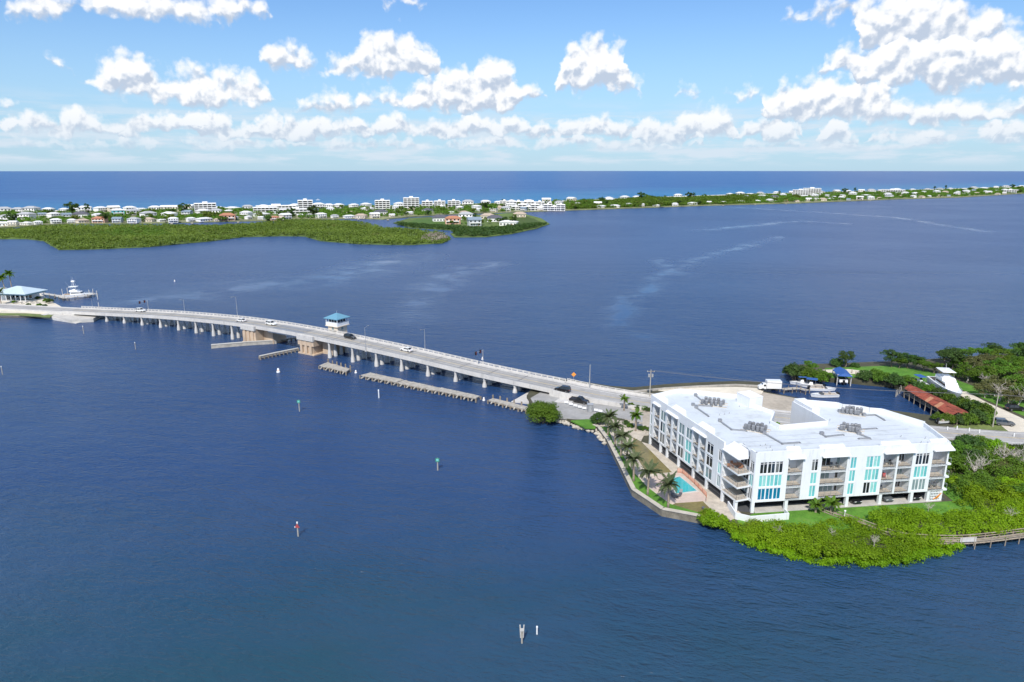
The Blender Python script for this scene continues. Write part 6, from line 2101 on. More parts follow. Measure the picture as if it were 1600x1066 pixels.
for k, (px, py) in enumerate(bars):
    p = G(px, py, LZ + .1); u = (.93, -.36)
    r = tag(empty('traffic_barrier', (p[0], p[1], LZ + .1)), 'white road barrier, %s in the row left of the portable toilet' % ORD[k] if k < 5 else 'white road barrier, %s right of the portable toilet' % ORD[k - 5], 'barrier', 'white barriers in the parking lot')
    mb = MB(); mb.obox(p, u, 1.15, .10, LZ + .45, LZ + 1.05); mb.build('board', M['gel_white'], r)
    for s in (-.45, .45):
        mb = MB(); mb.obox((p[0] + u[0] * s, p[1] + u[1] * s), u, .07, .6, LZ + .1, LZ + .18); mb.obox((p[0] + u[0] * s, p[1] + u[1] * s), u, .06, .06, LZ + .18, LZ + .46); mb.build('foot', M['galv'], r)
# low concrete barrier between the road and the lot
kr = [p for p in ROAD[:14]]
mb = MB(); ribbon_box(mb, kr, -5.6, -5.32, -1.6, .6)
tag(mb.build('road_barrier', M['concrete_white'], loc=kr[0]), 'continuous low concrete barrier between the road and parking lot', 'barrier')
mb = MB(); ribbon_box(mb, ROAD[:15], 5.8, 6.05, -.8, .55); ribbon_box(mb, ROAD[:15], 5.83, 6.02, .8, .95)
for i in range(15):
    L_, R_ = ribbon(ROAD[:16], 5.92, 5.92); q = L_[i]; mb.box(q[0] - .1, q[0] + .1, q[1] - .1, q[1] + .1, q[2] + .53, q[2] + .82)
tag(mb.build('road_railing', M['concrete_white'], loc=ROAD[0]), 'white railing along the bay side of the road past the bridge', 'railing')
q, u, n = bridge_at(11.0, 5.6)
r = tag(empty('warning_sign', q), 'orange diamond road sign at the right end of the bridge', 'road sign')
q = Vector((q[0] + 3, q[1] - .5, q[2] - 1.4))
mb = MB(); mb.tube([q, q + Vector((0, 0, 3.4))], .05, 6); mb.build('post', M['galv'], r)
mb = MB(); c = q + Vector((0, -.06, 3.6)); mb.add([c + Vector((0, 0, -.75)), c + Vector((.75, 0, 0)), c + Vector((0, 0, .75)), c + Vector((-.75, 0, 0))] + [c + Vector((0, .05, -.75)), c + Vector((.75, .05, 0)), c + Vector((0, .05, .75)), c + Vector((-.75, .05, 0))], [(0, 1, 2, 3), (7, 6, 5, 4), (0, 4, 5, 1), (1, 5, 6, 2), (2, 6, 7, 3), (3, 7, 4, 0)]); mb.build('sign_panel', M['sign_orange'], r)

# orange safety fence round the pool
pts = [G(x, y, LZ + .2) for x, y in ((1058, 738.5), (1066, 739), (1085, 756), (1104, 776.5), (1103, 784))]
sf = tag(empty('safety_fence', (pts[0][0], pts[0][1], LZ)), 'orange plastic safety fence between the pool and the building', 'fence')
for a, b in zip(pts[:-1], pts[1:]):
    u, L = unit(a, b)
    k = max(1, int(L / 2))
    for i in range(k + 1):
        c = lerp2(a, b, i / k); mb = MB(); mb.tube([(c[0], c[1], LZ), (c[0], c[1], LZ + 1.25)], .03, 5); mb.build('post', M['steel_dark'], sf)
    mb = MB()
    for z in np.linspace(.25, 1.15, 7):
        mb.beam((a[0], a[1], LZ + z), (b[0], b[1], LZ + z), .015, .05)
    m2 = int(L / .3)
    for i in range(m2):
        c = lerp2(a, b, i / m2); mb.box(c[0] - .012, c[0] + .012, c[1] - .012, c[1] + .012, LZ + .25, LZ + 1.15)
    mb.build('mesh', M['fence_orange'], sf)
# loungers by the pool
def lounger(px, py, rz, lab):
    p = G3(px, py, LZ + .165)
    r = tag(empty('sun_lounger', p, rz), lab, 'lounger', 'loungers by the pool'); ORG[r.name] = (0, 0, 0)
    mb = MB(); mb.box(-.3, .3, -.9, .5, .3, .36); mb.build('seat', M['steel_dark'], r)
    mb = MB(); mb.hexa([(-.3, .5, .3), (.3, .5, .3), (.3, .55, .36), (-.3, .55, .36), (-.3, 1.0, .85), (.3, 1.0, .85), (.3, .95, .9), (-.3, .95, .9)]); mb.build('backrest', M['steel_dark'], r)
    for x in (-.27, .27):
        for y_ in (-.8, .4):
            mb = MB(); mb.box(x - .03, x + .03, y_ - .03, y_ + .03, 0, .3); mb.build('leg', M['steel_dark'], r)
lounger(1052, 776, .3, 'dark lounger at the near left pool corner'); lounger(1056, 775, .6, 'dark lounger just right of the pool corner one'); lounger(1063, 773.5, -.4, 'dark lounger below the middle of the pool edge')
p = G3(1099, 795, LZ + .12); mb = MB(); mb.tube([p, (p[0], p[1], p[2] + .35), (p[0], p[1], p[2] + .42)], [.35, .35, .2], 12); tag(mb.build('drain_cap', M['steel_dark'], loc=p), 'dark round drain cap in the near drainage pond', 'drain')

# balcony furniture
def chair(loc, rz, m_, lab):
    r = tag(empty('patio_chair', loc, rz), lab, 'chair', 'balcony furniture'); ORG[r.name] = (0, 0, 0)
    mb = MB(); mb.box(-.27, .27, -.27, .27, .38, .46); mb.build('seat', m_, r)
    mb = MB(); mb.hexa([(-.27, .22, .46), (.27, .22, .46), (.27, .28, .46), (-.27, .28, .46), (-.27, .32, .95), (.27, .32, .95), (.27, .38, .95), (-.27, .38, .95)]); mb.build('backrest', m_, r)
    for x in (-.24, .24):
        for y_ in (-.24, .24):
            mb = MB(); mb.box(x - .025, x + .025, y_ - .025, y_ + .025, 0, .38); mb.build('leg', m_, r)
        mb = MB(); mb.box(x - .03, x + .03, -.24, .24, .6, .64); mb.build('armrest', m_, r)
fz = math.atan2(uF[1], uF[0])
for s, d, f, m_, lab in ((7.6, -1.2, 2, 'concrete', 'grey balcony chair, top floor left of the narrow stack'), (16.6, -1.3, 2, 'steel_dark', 'dark balcony chair, left of the pair on the top middle balcony'), (17.8, -1.2, 2, 'steel_dark', 'dark balcony chair, right of the pair on the top middle balcony'), (27.6, -1.2, 2, 'steel_dark', 'dark balcony chair, top floor left of the dividing wall'),
                         (28.9, -.9, 2, 'black', 'black balcony chair at the rail, top floor left of the dividing wall'), (27.9, -1.0, 1, 'sign_red', 'red balcony chair on the second floor'), (28.3, -1.4, 1, 'gel_white', 'white balcony chair behind the red one'), (27.8, -1.3, 0, 'steel_dark', 'dark balcony chair, lowest floor left of the dividing wall'),
                         (38.2, -1.0, 0, 'steel_dark', 'dark balcony chair on the lowest right end balcony'), (39.4, -1.0, 0, 'steel_dark', 'second dark balcony chair on the lowest right end balcony'), (30.8, -1.3, 2, 'gel_white', 'white balcony chair, top floor right of the dividing wall')):
    q = front.p(s, d, ROWS_L[f][0] + .002); chair(q, fz + random.uniform(-.6, .6), M[m_], lab)
q = left.p(33.0, -1.6, ROWS_L[2][0] + .002)
r = tag(empty('dining_table', q), 'brown dining table on the top corner balcony', 'table')
mb = MB(); mb.box(q[0] - 1.0, q[0] + 1.0, q[1] - .5, q[1] + .5, q[2] + .7, q[2] + .76); mb.build('tabletop', M['terracotta'], r)
for x in (-.85, .85):
    for y_ in (-.4, .4):
        mb = MB(); mb.box(q[0] + x - .04, q[0] + x + .04, q[1] + y_ - .04, q[1] + y_ + .04, q[2], q[2] + .7); mb.build('leg', M['terracotta'], r)
for k, (dx, dy) in enumerate(((-.7, .8), (.6, .8), (-1.5, 0), (.5, -.8))):
    chair((q[0] + dx, q[1] + dy, q[2]), k * 1.2, M['terracotta'], '%s brown chair round the table on the top corner balcony' % ORD[k])

# channel markers and buoys
def marker(px, py, h, kind, lab, r_=.16):
    p = G3(px, py, 0)
    r = tag(empty('channel_marker', p), lab, 'channel marker', 'channel markers')
    mb = MB(); mb.tube([(p[0], p[1], -3), (p[0], p[1], h)], [r_, r_ * .85], 8); mb.build('pile', M['timber_grey'] if kind != 'white' else M['gel_white'], r)
    z = h
    if kind == 'green':
        mb = MB(); mb.box(p[0] - .45, p[0] + .45, p[1] - r_ - .06, p[1] - r_, z - .85, z + .05); mb.build('dayboard', M['sign_green'], r)
        mb = MB(); mb.box(p[0] - .26, p[0] + .26, p[1] - r_ - .08, p[1] - r_ - .06, z - .66, z - .14); mb.build('reflector', M['glass_teal'], r)
    if kind == 'red':
        mb = MB(); mb.add([(p[0] - .48, p[1] - r_ - .06, z - .75), (p[0] + .48, p[1] - r_ - .06, z - .75), (p[0], p[1] - r_ - .06, z + .1), (p[0] - .48, p[1] - r_, z - .75), (p[0] + .48, p[1] - r_, z - .75), (p[0], p[1] - r_, z + .1)], [(0, 1, 2), (5, 4, 3), (0, 3, 4, 1), (1, 4, 5, 2), (2, 5, 3, 0)]); mb.build('dayboard', M['sign_red'], r)
        mb = MB(); mb.tube([(p[0], p[1], z), (p[0], p[1], z + .3), (p[0], p[1], z + .4)], [.14, .15, .04], 8); mb.build('cap', M['gel_white'], r)
        mb = MB(); mb.box(p[0] - .46, p[0] - .34, p[1] - r_ - .1, p[1] - r_ - .062, z - .75, z - .45); mb.build('edge_plate', M['gel_white'], r)
    if kind == 'double':
        for s in (-.28, .28):
            mb = MB(); mb.tube([(p[0] + s * .6, p[1] + .1, h * .35), (p[0] + s, p[1], h + .6)], [.1, .09], 7); mb.build('post', M['concrete_white'], r)
        mb = MB(); mb.box(p[0] - .3, p[0] + .3, p[1] - .25, p[1] - .2, h - .3, h + .2); mb.build('bracket', M['concrete_white'], r)
    if kind in ('plain', 'white'):
        mb = MB(); mb.tube([(p[0], p[1], h), (p[0], p[1], h + .12), (p[0], p[1], h + .3)], [r_ * 1.15, r_ * 1.1, .02], 8); mb.build('cap', M['gel_white'], r)
    if kind == 'wide':
        mb = MB(); mb.beam((p[0] - .55, p[1], h - .25), (p[0] + .75, p[1], h - .1), .06, .12); mb.build('crosspiece', M['paver_pink'], r)
    return r
marker(466, 838, 2.6, 'red', 'red triangular channel marker in the open water at left')
marker(684, 735, 3.0, 'green', 'green square channel marker right of centre')
marker(468, 643, 3.4, 'green', 'green square channel marker nearer the bridge')
marker(592, 622, 2.4, 'white', 'plain white pile in the water below the long platform', .2)
marker(815.5, 1005, 2.4, 'double', 'forked pale pile nearest the camera, left of the pair', .14)
marker(839, 991, 1.15, 'white', 'short white pile right of the forked one', .13)
marker(212, 546, 2.6, 'plain', 'thin pile in the water below the left bridge columns', .14)
marker(131, 522, 3.2, 'plain', 'thin pile in the water below the left bridge end', .15)
marker(4, 585, 2.6, 'plain', 'thin pile at the left edge of the water', .14)
marker(313, 522, 2.0, 'plain', 'thin pile just below the columns left of the bascule pier', .14)
for px, py, lab in ((435, 582, 'white warning buoy in the water left of the bascule piers'), (754, 562, 'small white buoy in the bay behind the right bridge half'), (273, 440, 'tiny white buoy in the bay above the left bridge half'), (556, 583, 'small white float beside the short timber platform'), (756, 626, 'small white float right of the long timber platform')):
    p = G3(px, py, 0)
    r = tag(empty('buoy', p), lab, 'buoy', 'white buoys')
    s = 1.0 if px == 435 else .7
    mb = MB(); mb.tube([(p[0], p[1], z * s) for z in (-.5, -.1, .35, .6, 1.3, 1.5)], [x * s for x in (.2, .62, .62, .42, .30, .1)], 12); mb.build('body', M['gel_white'], r, smooth=True)
    mb = MB(); mb.tube([(p[0], p[1], .75 * s), (p[0], p[1], .9 * s)], .42 * s, 12); mb.build('band', M['sign_orange'], r)
# rocks of the lot shore
mb = MB()
random.seed(4)
shore = [(868, 655), (876, 659), (890, 663), (905, 668), (918, 671), (930, 674), (938, 684), (944, 692)]
rocks = 0
for a, b in zip(shore[:-1], shore[1:]):
    for k in range(16):
        t = random.random()
        x, y = G(a[0] + (b[0] - a[0]) * t + random.uniform(-3, 3), a[1] + (b[1] - a[1]) * t + random.uniform(-2.5, 2.5), .3)
        s = random.uniform(.25, .7)
        rg = []
        for z, q in ((-.5, .6), (.1, 1.0), (.5, .85), (.85, .3)):
            rg.append([(x + math.cos(i * 1.047) * s * q * random.uniform(.7, 1.2), y + math.sin(i * 1.047) * s * q * random.uniform(.7, 1.2), .35 + z * s) for i in range(6)])
        mb.loft(rg)
o = mb.build('riprap', M['rock']); tag(o, 'pale riprap boulders along the shore of the parking lot', 'rocks', kind='stuff')
# ------------------------------------------------------------------ west shore at the left end of the bridge
WZ = 1.5
wl = pix([(-120, 496), (0, 493), (40, 494), (80, 498), (112, 502), (140, 500)]) + [G(152, 494), G(120, 488), G(100, 486), G(86, 478), G(74, 470), G(62, 462), G(20, 458), G(-30, 456), G(-140, 456)]
land('ground', wl, WZ, M['beach_sand'])
overlay('verge_grass', pix([(-60, 489), (40, 489.5), (84, 492), (78, 495.5), (30, 492), (-60, 492)], 1.6), M['lawn_dry'], WZ + .08)
overlay('verge_grass', pix([(20, 481), (58, 478), (78, 479.5), (70, 483), (20, 484)], 1.6), M['lawn'], WZ + .08)
# concrete revetment
mb = MB(); mb.prism(pix([(78, 496), (90, 489), (128, 489), (158, 493.5), (146, 500.5), (112, 502.5)], .8), -2, 1.55, bottom=False); struct('revetment', mb, M['concrete'])
addm('roof_pale_blue', (.50, .61, .68), .5, noise=(.5, .08))
# restaurant pavilion with wide hipped roof
pc = G(33, 468, WZ); u = unit(G(8, 466, WZ), G(62, 468, WZ))[0]
pv = empty('pavilion', (pc[0], pc[1], WZ))
tag(pv, 'waterfront pavilion with pale hipped roof and blue fascia at the left edge', 'pavilion')
nn = (-u[1], u[0])
mb = MB(); mb.obox(pc, u, 18, 12, WZ - .3, WZ + .35); mb.build('floor', M['concrete_white'], pv)
mb = MB(); mb.obox((pc[0] + nn[0] * 3, pc[1] + nn[1] * 3), u, 12, 5, WZ + .35, WZ + 3.3); mb.build('wall', M['white_wall'], pv)
for i in range(7):
    for s in (-1, 1):
        c = (pc[0] + u[0] * (-8.4 + i * 2.8) + nn[0] * 5.6 * s, pc[1] + u[1] * (-8.4 + i * 2.8) + nn[1] * 5.6 * s)
        mb = MB(); mb.obox(c, u, .28, .28, WZ + .35, WZ + 3.4); mb.build('post', M['white_wall'], pv)
mb = MB(); mb.obox(pc, u, 18.6, 12.6, WZ + 3.3, WZ + 4.0); mb.build('fascia', M['roof_blue'], pv)
mb = MB(); mb.hip(pc, u, 18.6, 12.6, WZ + 4.0, 3.0, over=.7, ridge=.12, thick=.15); mb.build('roof', M['roof_pale_blue'], pv)
for i in range(5):
    c = (pc[0] + u[0] * (-5 + i * 2.6) + nn[0] * .4, pc[1] + u[1] * (-5 + i * 2.6) + nn[1] * .4)
    mb = MB(); mb.obox(c, u, 1.6, .1, WZ + .9, WZ + 2.7); mb.build('window', M['glass_dark'], pv)
for k, (px, py) in enumerate(((26, 474), (34, 475), (42, 474.5), (50, 474), (57, 473))):
    p = G3(px, py, WZ + .02)
    r = tag(empty('cafe_table', p), 'dark outdoor table, %s in the row before the pavilion' % ORD[k], 'table', 'tables before the pavilion')
    mb = MB(); mb.tube([(p[0], p[1], p[2] + .72), (p[0], p[1], p[2] + .78)], .75, 12); mb.build('tabletop', M['steel_dark'], r)
    mb = MB(); mb.tube([p, (p[0], p[1], p[2] + .72)], .06, 6); mb.build('leg', M['steel_dark'], r)
ac = G(2, 466, WZ)
bd = empty('beach_house', (ac[0], ac[1], WZ)); tag(bd, 'low white building behind the pavilion at the left edge', 'building')
mb = MB(); mb.obox(ac, u, 16, 9, WZ - .2, WZ + 3.4); mb.build('wall', M['white_wall'], bd)
mb = MB(); mb.hip(ac, u, 16, 9, WZ + 3.4, 2.2, over=.6, ridge=.5); mb.build('roof', M['galv'], bd)
for i in range(4):
    c = (ac[0] + u[0] * (-5 + i * 3.2) - nn[0] * 4.55, ac[1] + u[1] * (-5 + i * 3.2) - nn[1] * 4.55)
    mb = MB(); mb.obox(c, u, 1.4, .1, WZ + 1.0, WZ + 2.4); mb.build('window', M['glass_dark'], bd)
for px, py, h, lab, sd_ in ((12, 469, 11.5, 'tall coconut palm left of the pair behind the pavilion', 201), (21, 464, 12.0, 'tall coconut palm right of the pair behind the pavilion', 202), (2, 476, 6.0, 'shorter palm at the left picture edge by the pavilion', 203)):
    x, y = G(px, py, WZ)
    palm((x, y, WZ), h, lab, 'palms by the pavilion', fr=FRD, nf=24, s=1.45, seed=sd_, lean=(-1.4 if sd_ == 201 else -.4, .3))
for k, (px, py, s) in enumerate(((73, 472, .7), (79, 474, .8), (62, 479.5, .6), (70, 480, .5), (45, 478, .45), (14, 468, .6), (22, 474, .5), (60, 468, .6))):
    put_bush(k % 2, px, py, s, '%s shrub by the pavilion beach, %s counted from the shore' % (['green', 'dark green'][k % 2], ORD[k]), 'shrubs by the pavilion', z=WZ)
dock('dock', [G(64, 458.5, 1.2), G(90, 462.5, 1.2), G(103, 466.5, 1.2), G(150, 459.5, 1.2)], 2.6, 1.4, 'long L shaped dock beside the sport fishing yacht', m_='concrete', step=4.5)
for k, (px, py) in enumerate(((140, 462), (146, 461), (152, 464), (153, 468), (70, 461), (98, 461), (106, 459), (155, 483))):
    p = G3(px, py, 0); mb = MB(); mb.tube([(p[0], p[1], -2), (p[0], p[1], 3.0), (p[0], p[1], 3.4)], [.2, .18, .03], 7)
    tag(mb.build('mooring_pile', M['concrete_white'], loc=p), 'white capped mooring pile, %s around the left dock' % ORD[k], 'pile', 'mooring piles at the left dock')

# ------------------------------------------------------------------ far barrier island
FZ = 1.2
addm('far_ground', (.20, .21, .10), .95, noise=(.02, .5), coords='World')
addm('far_marsh', (.10, .15, .028), .95, noise=(.015, .4), coords='World')
addm('far_sand', (.66, .61, .52), .9, noise=(.02, .15), coords='World')
near_sh = [(-240, 366), (-60, 360), (0, 357), (60, 353.5), (110, 350.5), (240, 349.5), (400, 346), (480, 343.5), (560, 342), (600, 343.5), (640, 340), (700, 336), (780, 333), (870, 330), (960, 327), (1100, 322), (1250, 318), (1400, 312), (1500, 309), (1590, 303.5), (1720, 298), (1900, 291)]
far_sh = [(-240, 336), (0, 331), (200, 329), (400, 326), (600, 322.5), (800, 318), (1000, 309.5), (1200, 303), (1400, 298), (1590, 292), (1900, 285)]
land('island', pix(near_sh) + pix(far_sh[::-1]), FZ, M['far_ground'], 3)
mb = MB(); ribbon_sheet(mb, [(x, y, FZ) for x, y in pix(far_sh)], -28, 6, .05); struct('beach', mb, M['far_sand'])
marsh = pix([(-120, 372), (0, 374), (40, 374), (68, 377), (92, 391), (150, 390), (232, 386.5), (330, 377.5), (380, 371), (440, 369.5), (476, 370), (500, 377), (560, 382), (640, 383.5), (692, 380.5), (704, 374), (690, 367), (640, 362), (590, 356), (540, 347), (470, 345.5), (420, 350), (330, 354), (200, 354), (90, 355), (20, 359.5), (-120, 366)])
land('marsh_island', marsh, .5, M['far_marsh'], 2)
m2 = pix([(614, 349), (640, 341.5), (700, 338), (760, 336), (802, 333), (822, 335.5), (846, 342), (859, 350.5), (838, 358), (800, 366), (760, 371), (710, 371.5), (704, 366), (716, 361), (668, 358), (640, 356)])
land('marsh_island', m2, .6, M['far_marsh'], 2)
overlay('far_lawn', pix([(625, 350), (650, 343), (692, 341), (700, 347), (690, 353), (650, 354)], 1), M['leaf_grass'], .75)
overlay('far_lawn', pix([(792, 352), (802, 340), (815, 336), (832, 341), (854, 350), (830, 354)], 1), M['leaf_grass'], .75)

canopy('mangrove_swamp', marsh, .055, 4.2, 2.6, 26, 1.35, M['leaf_far'], .4, 51, 'broad olive green mangrove island in the middle distance', 'mangrove', f=.03)
canopy('mangrove_swamp', pix([(612, 351), (640, 356), (668, 358), (716, 361), (706, 366), (712, 371), (760, 370.5), (800, 365.5), (838, 357), (856, 351), (835, 351), (800, 356), (740, 357), (690, 354)]), .07, 4.0, 2.4, 28, 1.3, M['leaf_dark'], .5, 53, 'dark mangrove belt round the house point', 'mangrove', f=.04)
canopy('bright_marsh', pix([(150, 368), (200, 362), (260, 363), (270, 370), (210, 376), (160, 376)]), .06, 3.8, 2.4, 26, 1.3, M['leaf_grass'], .9, 57, 'bright green patch in the middle of the mangrove island', 'marsh', f=.03)
canopy('bare_mangrove', pix([(655, 378), (690, 379.5), (701, 374), (688, 368), (662, 371)]), .06, 4.4, 2.2, 24, 1.0, M['leaf_dead'], .6, 58, 'pinkish grey bare mangroves at the right tip of the island', 'mangrove', f=.04)
strip = pix([(-120, 361), (0, 355), (110, 349.5), (240, 348.5), (400, 345), (560, 341), (640, 339), (780, 332), (870, 329), (960, 326), (1100, 321), (1250, 317), (1400, 311), (1500, 308), (1590, 302.5), (1700, 298)]) + pix([(1700, 291), (1590, 294), (1400, 300), (1200, 305), (1000, 311.5), (800, 320), (600, 324.5), (400, 328), (200, 331), (0, 333), (-120, 335)])
canopy('island_trees', strip, .0095, 5.2, 3.8, 40, 1.8, M['leaf_green'], 1.0, 61, 'low green tree cover between the houses of the far island', 'trees', f=.02)
canopy('island_woods', pix([(880, 328.5), (960, 326), (1100, 321), (1180, 319), (1180, 308), (1000, 313), (900, 319)]), .014, 8.0, 4.6, 44, 2.1, M['leaf_green'], 1.0, 63, 'denser woods on the middle stretch of the far island', 'trees', f=.02)

# houses
addm('house_white', (.80, .79, .77), .7, noise=(.3, .05))
addm('house_cream', (.72, .64, .52), .7, noise=(.3, .06))
addm('house_peach', (.66, .40, .29), .7, noise=(.3, .06))
addm('house_teal', (.16, .50, .54), .7, noise=(.3, .06))
addm('house_grey', (.45, .48, .50), .7, noise=(.3, .06))
addm('roof_grey', (.40, .41, .42), .7, noise=(.4, .12))
addm('roof_dark', (.10, .10, .12), .7, noise=(.4, .15))
addm('roof_white', (.74, .74, .73), .6, noise=(.4, .05))
addm('roof_tan', (.46, .37, .29), .8, noise=(.4, .12))
addm('roof_terra', (.42, .19, .11), .8, noise=(.4, .12))
addm('roof_slate', (.22, .28, .34), .7, noise=(.4, .12))
def make_house(wm, rm, L, W, h, rh, floors, gable=False):
    r = tag(empty('house'), 'house', 'house')
    mb = MB(); mb.box(-L / 2, L / 2, -W / 2, W / 2, -.5, h); wl_ = mb.build('wall', M[wm], r)
    mb = MB(); mb.hip((0, 0), (1, 0), L, W, h, rh, over=.7, ridge=.98 if gable else .45, thick=.25); rf = mb.build('roof', M[rm], r)
    for f in range(floors):
        z0 = .9 + f * (h / floors)
        nwin = max(2, int(L / 3.6))
        for k in range(nwin):
            x = -L / 2 + L * (k + .5) / nwin
            mb = MB(); mb.box(x - .85, x + .85, -W / 2 - .06, -W / 2 + .02, z0, z0 + 1.5); mb.build('window', M['glass_dark'], r)
    if floors > 1:
        mb = MB(); mb.box(-L * .42, L * .42, -W / 2 - 2.0, -W / 2 - .07, h / 2 - .15, h / 2 + .08); bl2 = mb.build('balcony', M['house_white'], r)
        mb = MB(); mb.box(-L * .42, L * .42, -W / 2 - 2.0, -W / 2 - 1.94, h / 2 + .08, h / 2 + .95); mb.build('railing', M['house_white'], bl2)
        for x in (-L * .4, 0, L * .4):
            mb = MB(); mb.box(x - .12, x + .12, -W / 2 - 1.95, -W / 2 - 1.7, -.5, h / 2 - .15); mb.build('post', M['house_white'], r)
    mb = MB(); mb.box(L * .22, L * .22 + 1.1, -W / 2 - .07, -W / 2 + .02, 0, 2.1); mb.build('door', M['teak'], r)
    return r
HT = [('white house with white roof', 'house_white', 'roof_white', 15, 11, 6.2, 2.4, 2, False), ('white house with grey roof', 'house_white', 'roof_grey', 17, 12, 6.2, 2.8, 2, False), ('cream house with tan roof', 'house_cream', 'roof_tan', 16, 12, 3.8, 2.8, 1, False),
      ('low white house with white roof', 'house_white', 'roof_white', 19, 12, 3.6, 2.0, 1, False), ('grey house with slate roof', 'house_grey', 'roof_slate', 14, 11, 6.4, 3.0, 2, True), ('cream two storey house with white roof', 'house_cream', 'roof_white', 14, 11, 6.4, 2.6, 2, True),
      ('peach house with tile roof', 'house_peach', 'roof_terra', 17, 12, 6.0, 3.0, 2, False), ('white house with dark roof', 'house_white', 'roof_dark', 18, 12, 4.2, 3.4, 1, False), ('teal house with white roof', 'house_teal', 'roof_white', 14, 11, 7.0, 2.4, 2, False)]
HP = [(make_house(*t[1:]), []) for t in HT]
random.seed(23)
def shore_y(pts, x):
    for a, b in zip(pts[:-1], pts[1:]):
        if a[0] <= x <= b[0]:
            return a[1] + (b[1] - a[1]) * (x - a[0]) / (b[0] - a[0])
spots = []
x = 4
while x < 1598:                                         # houses along the bay
    y0 = shore_y(near_sh, x)
    if not (880 < x < 935 or 640 < x < 700):
        spots.append([x, y0 - random.uniform(1.2, 4.0), random.choice([0, 1, 2, 0, 3, 4, 5, 1, 3, 0, 2, 5, 6]), 'bay', random.uniform(.5, .95)])
    x += random.uniform(16, 28) if x < 900 else (random.uniform(20, 30) if x < 1190 else random.uniform(10, 19))
x = 12
while x < 1598:                                         # second row
    y0, y1 = shore_y(near_sh, x), shore_y(far_sh, x)
    if not (930 < x < 1180 and random.random() < .7):
        spots.append([x, y0 + (y1 - y0) * random.uniform(.35, .7), random.choice([0, 1, 2, 0, 4, 5, 3, 0, 7]), 'middle', random.uniform(.65, 1.1)])
    x += random.uniform(17, 34) if x < 1150 else random.uniform(11, 20)
x = 8
while x < 1598:                                         # along the gulf beach
    y1 = shore_y(far_sh, x)
    if not (870 < x < 1150 and random.random() < .6):
        spots.append([x, y1 + 2.0, random.choice([0, 0, 3, 0, 5, 1]), 'beach', random.uniform(.8, 1.25)])
    x += random.uniform(14, 28)
special = [(185, 337, 8, 'teal house with white roof on the far island, the only teal one'), (356, 344.5, 6, 'peach house with tile roof by the canal left of the white complex'), (708, 349, 6, 'peach house with tile roof on the mangrove point'), (741, 352, 4, 'grey house with slate roof by the mangrove belt'), (773, 345.5, 7, 'white house with dark roof on the mangrove point'), (795, 351.5, 3, 'low white house at the front of the mangrove point'), (688, 345, 7, 'white house with dark roof left of the peach house'), (762, 341, 2, 'cream house with tan roof behind the dark roofed one'), (728, 342, 1, 'white house with grey roof behind the peach house'), (812, 338.5, 2, 'cream house with tan roof at the end of the lawn')]
def face(px, py):
    x, y = G(px, py, FZ)
    return x, y, math.atan2(y, x) - math.pi / 2
for rowname in ('bay', 'middle', 'beach'):
    cnt = {}
    for (px, py, i, rn, s) in [q for q in spots if q[3] == rowname]:
        k = cnt.get(i, 0); cnt[i] = k + 1
        x, y, a = face(px, py)
        place(HP[i][0], HP[i][1], (x, y, FZ), a + random.uniform(-.8, .8), '%s, %s such in the %s row' % (HT[i][0], ordinal(k), {'bay': 'bayside', 'middle': 'middle', 'beach': 'beachside'}[rn]), 'houses on the far island', scale=s)
for px, py, i, lab in special:
    x, y, a = face(px, py)
    place(HP[i][0], HP[i][1], (x, y, .7 if px > 650 and px < 820 else FZ), a + random.uniform(-.2, .2), lab, 'houses on the far island', scale=1.1)

# larger blocks of flats
def flats(px, py, W_, D_, fl, label, wm='house_white', bays=5, step=0):
    x, y, a = face(px, py)
    r = tag(empty('block_of_flats', (x, y, FZ), a), label, 'apartment building', 'blocks of flats on the far island')
    ORG[r.name] = (0, 0, 0)
    h = fl * 3.1
    mb = MB(); mb.box(-W_ / 2, W_ / 2, -D_ / 2, D_ / 2, -.5, h); mb.build('wall', M[wm], r)
    mb = MB(); mb.box(-W_ / 2 - .3, W_ / 2 + .3, -D_ / 2 - .3, D_ / 2 + .3, h, h + .8); mb.build('parapet', M['house_white'], r)
    mb = MB(); mb.box(-W_ * .12, W_ * .12, -D_ * .2, D_ * .2, h + .8, h + 3.0); mb.build('lift_house', M[wm], r)
    for f in range(fl):
        z = f * 3.1
        mb = MB(); mb.box(-W_ / 2 + .2, W_ / 2 - .2, -D_ / 2 - 1.5, -D_ / 2 - .07, z + 2.85, z + 3.05); b_ = mb.build('balcony', M['house_white'], r)
        mb = MB(); mb.box(-W_ / 2 + .2, W_ / 2 - .2, -D_ / 2 - 1.5, -D_ / 2 - 1.42, z + 3.05, z + 3.9) if f < fl - 1 else mb.box(-W_ / 2 + .2, W_ / 2 - .2, -D_ / 2 - 1.5, -D_ / 2 - 1.42, z + 3.05, z + 3.2); mb.build('railing', M['house_white'], b_)
        for k in range(bays):
            xx = -W_ / 2 + W_ * (k + .5) / bays
            mb = MB(); mb.box(xx - W_ / bays * .34, xx + W_ / bays * .34, -D_ / 2 - .06, -D_ / 2 + .02, z + .5, z + 2.4); mb.build('window', M['glass_dark'], r)
    for k in range(bays + 1):
        xx = -W_ / 2 + W_ * k / bays
        mb = MB(); mb.box(xx - .2, xx + .2, -D_ / 2 - 1.45, -D_ / 2 - .07, -.5, h); mb.build('fin', M['house_white'], r)
    return r
flats(322, 334.5, 30, 14, 5, 'white five storey block left of the white complex')
flats(432, 331, 60, 16, 3, 'long white three storey block in the white complex', bays=11)
flats(415, 334, 34, 14, 3, 'white block at the left end of the white complex', bays=6)
flats(462, 337, 44, 14, 3, 'white block before the middle of the complex', bays=8)
flats(478, 332.5, 22, 14, 6, 'tallest white tower of the white complex', bays=3)
flats(598, 328.5, 24, 14, 5, 'white block with rounded look, leftmost of the five near the beach', bays=4)
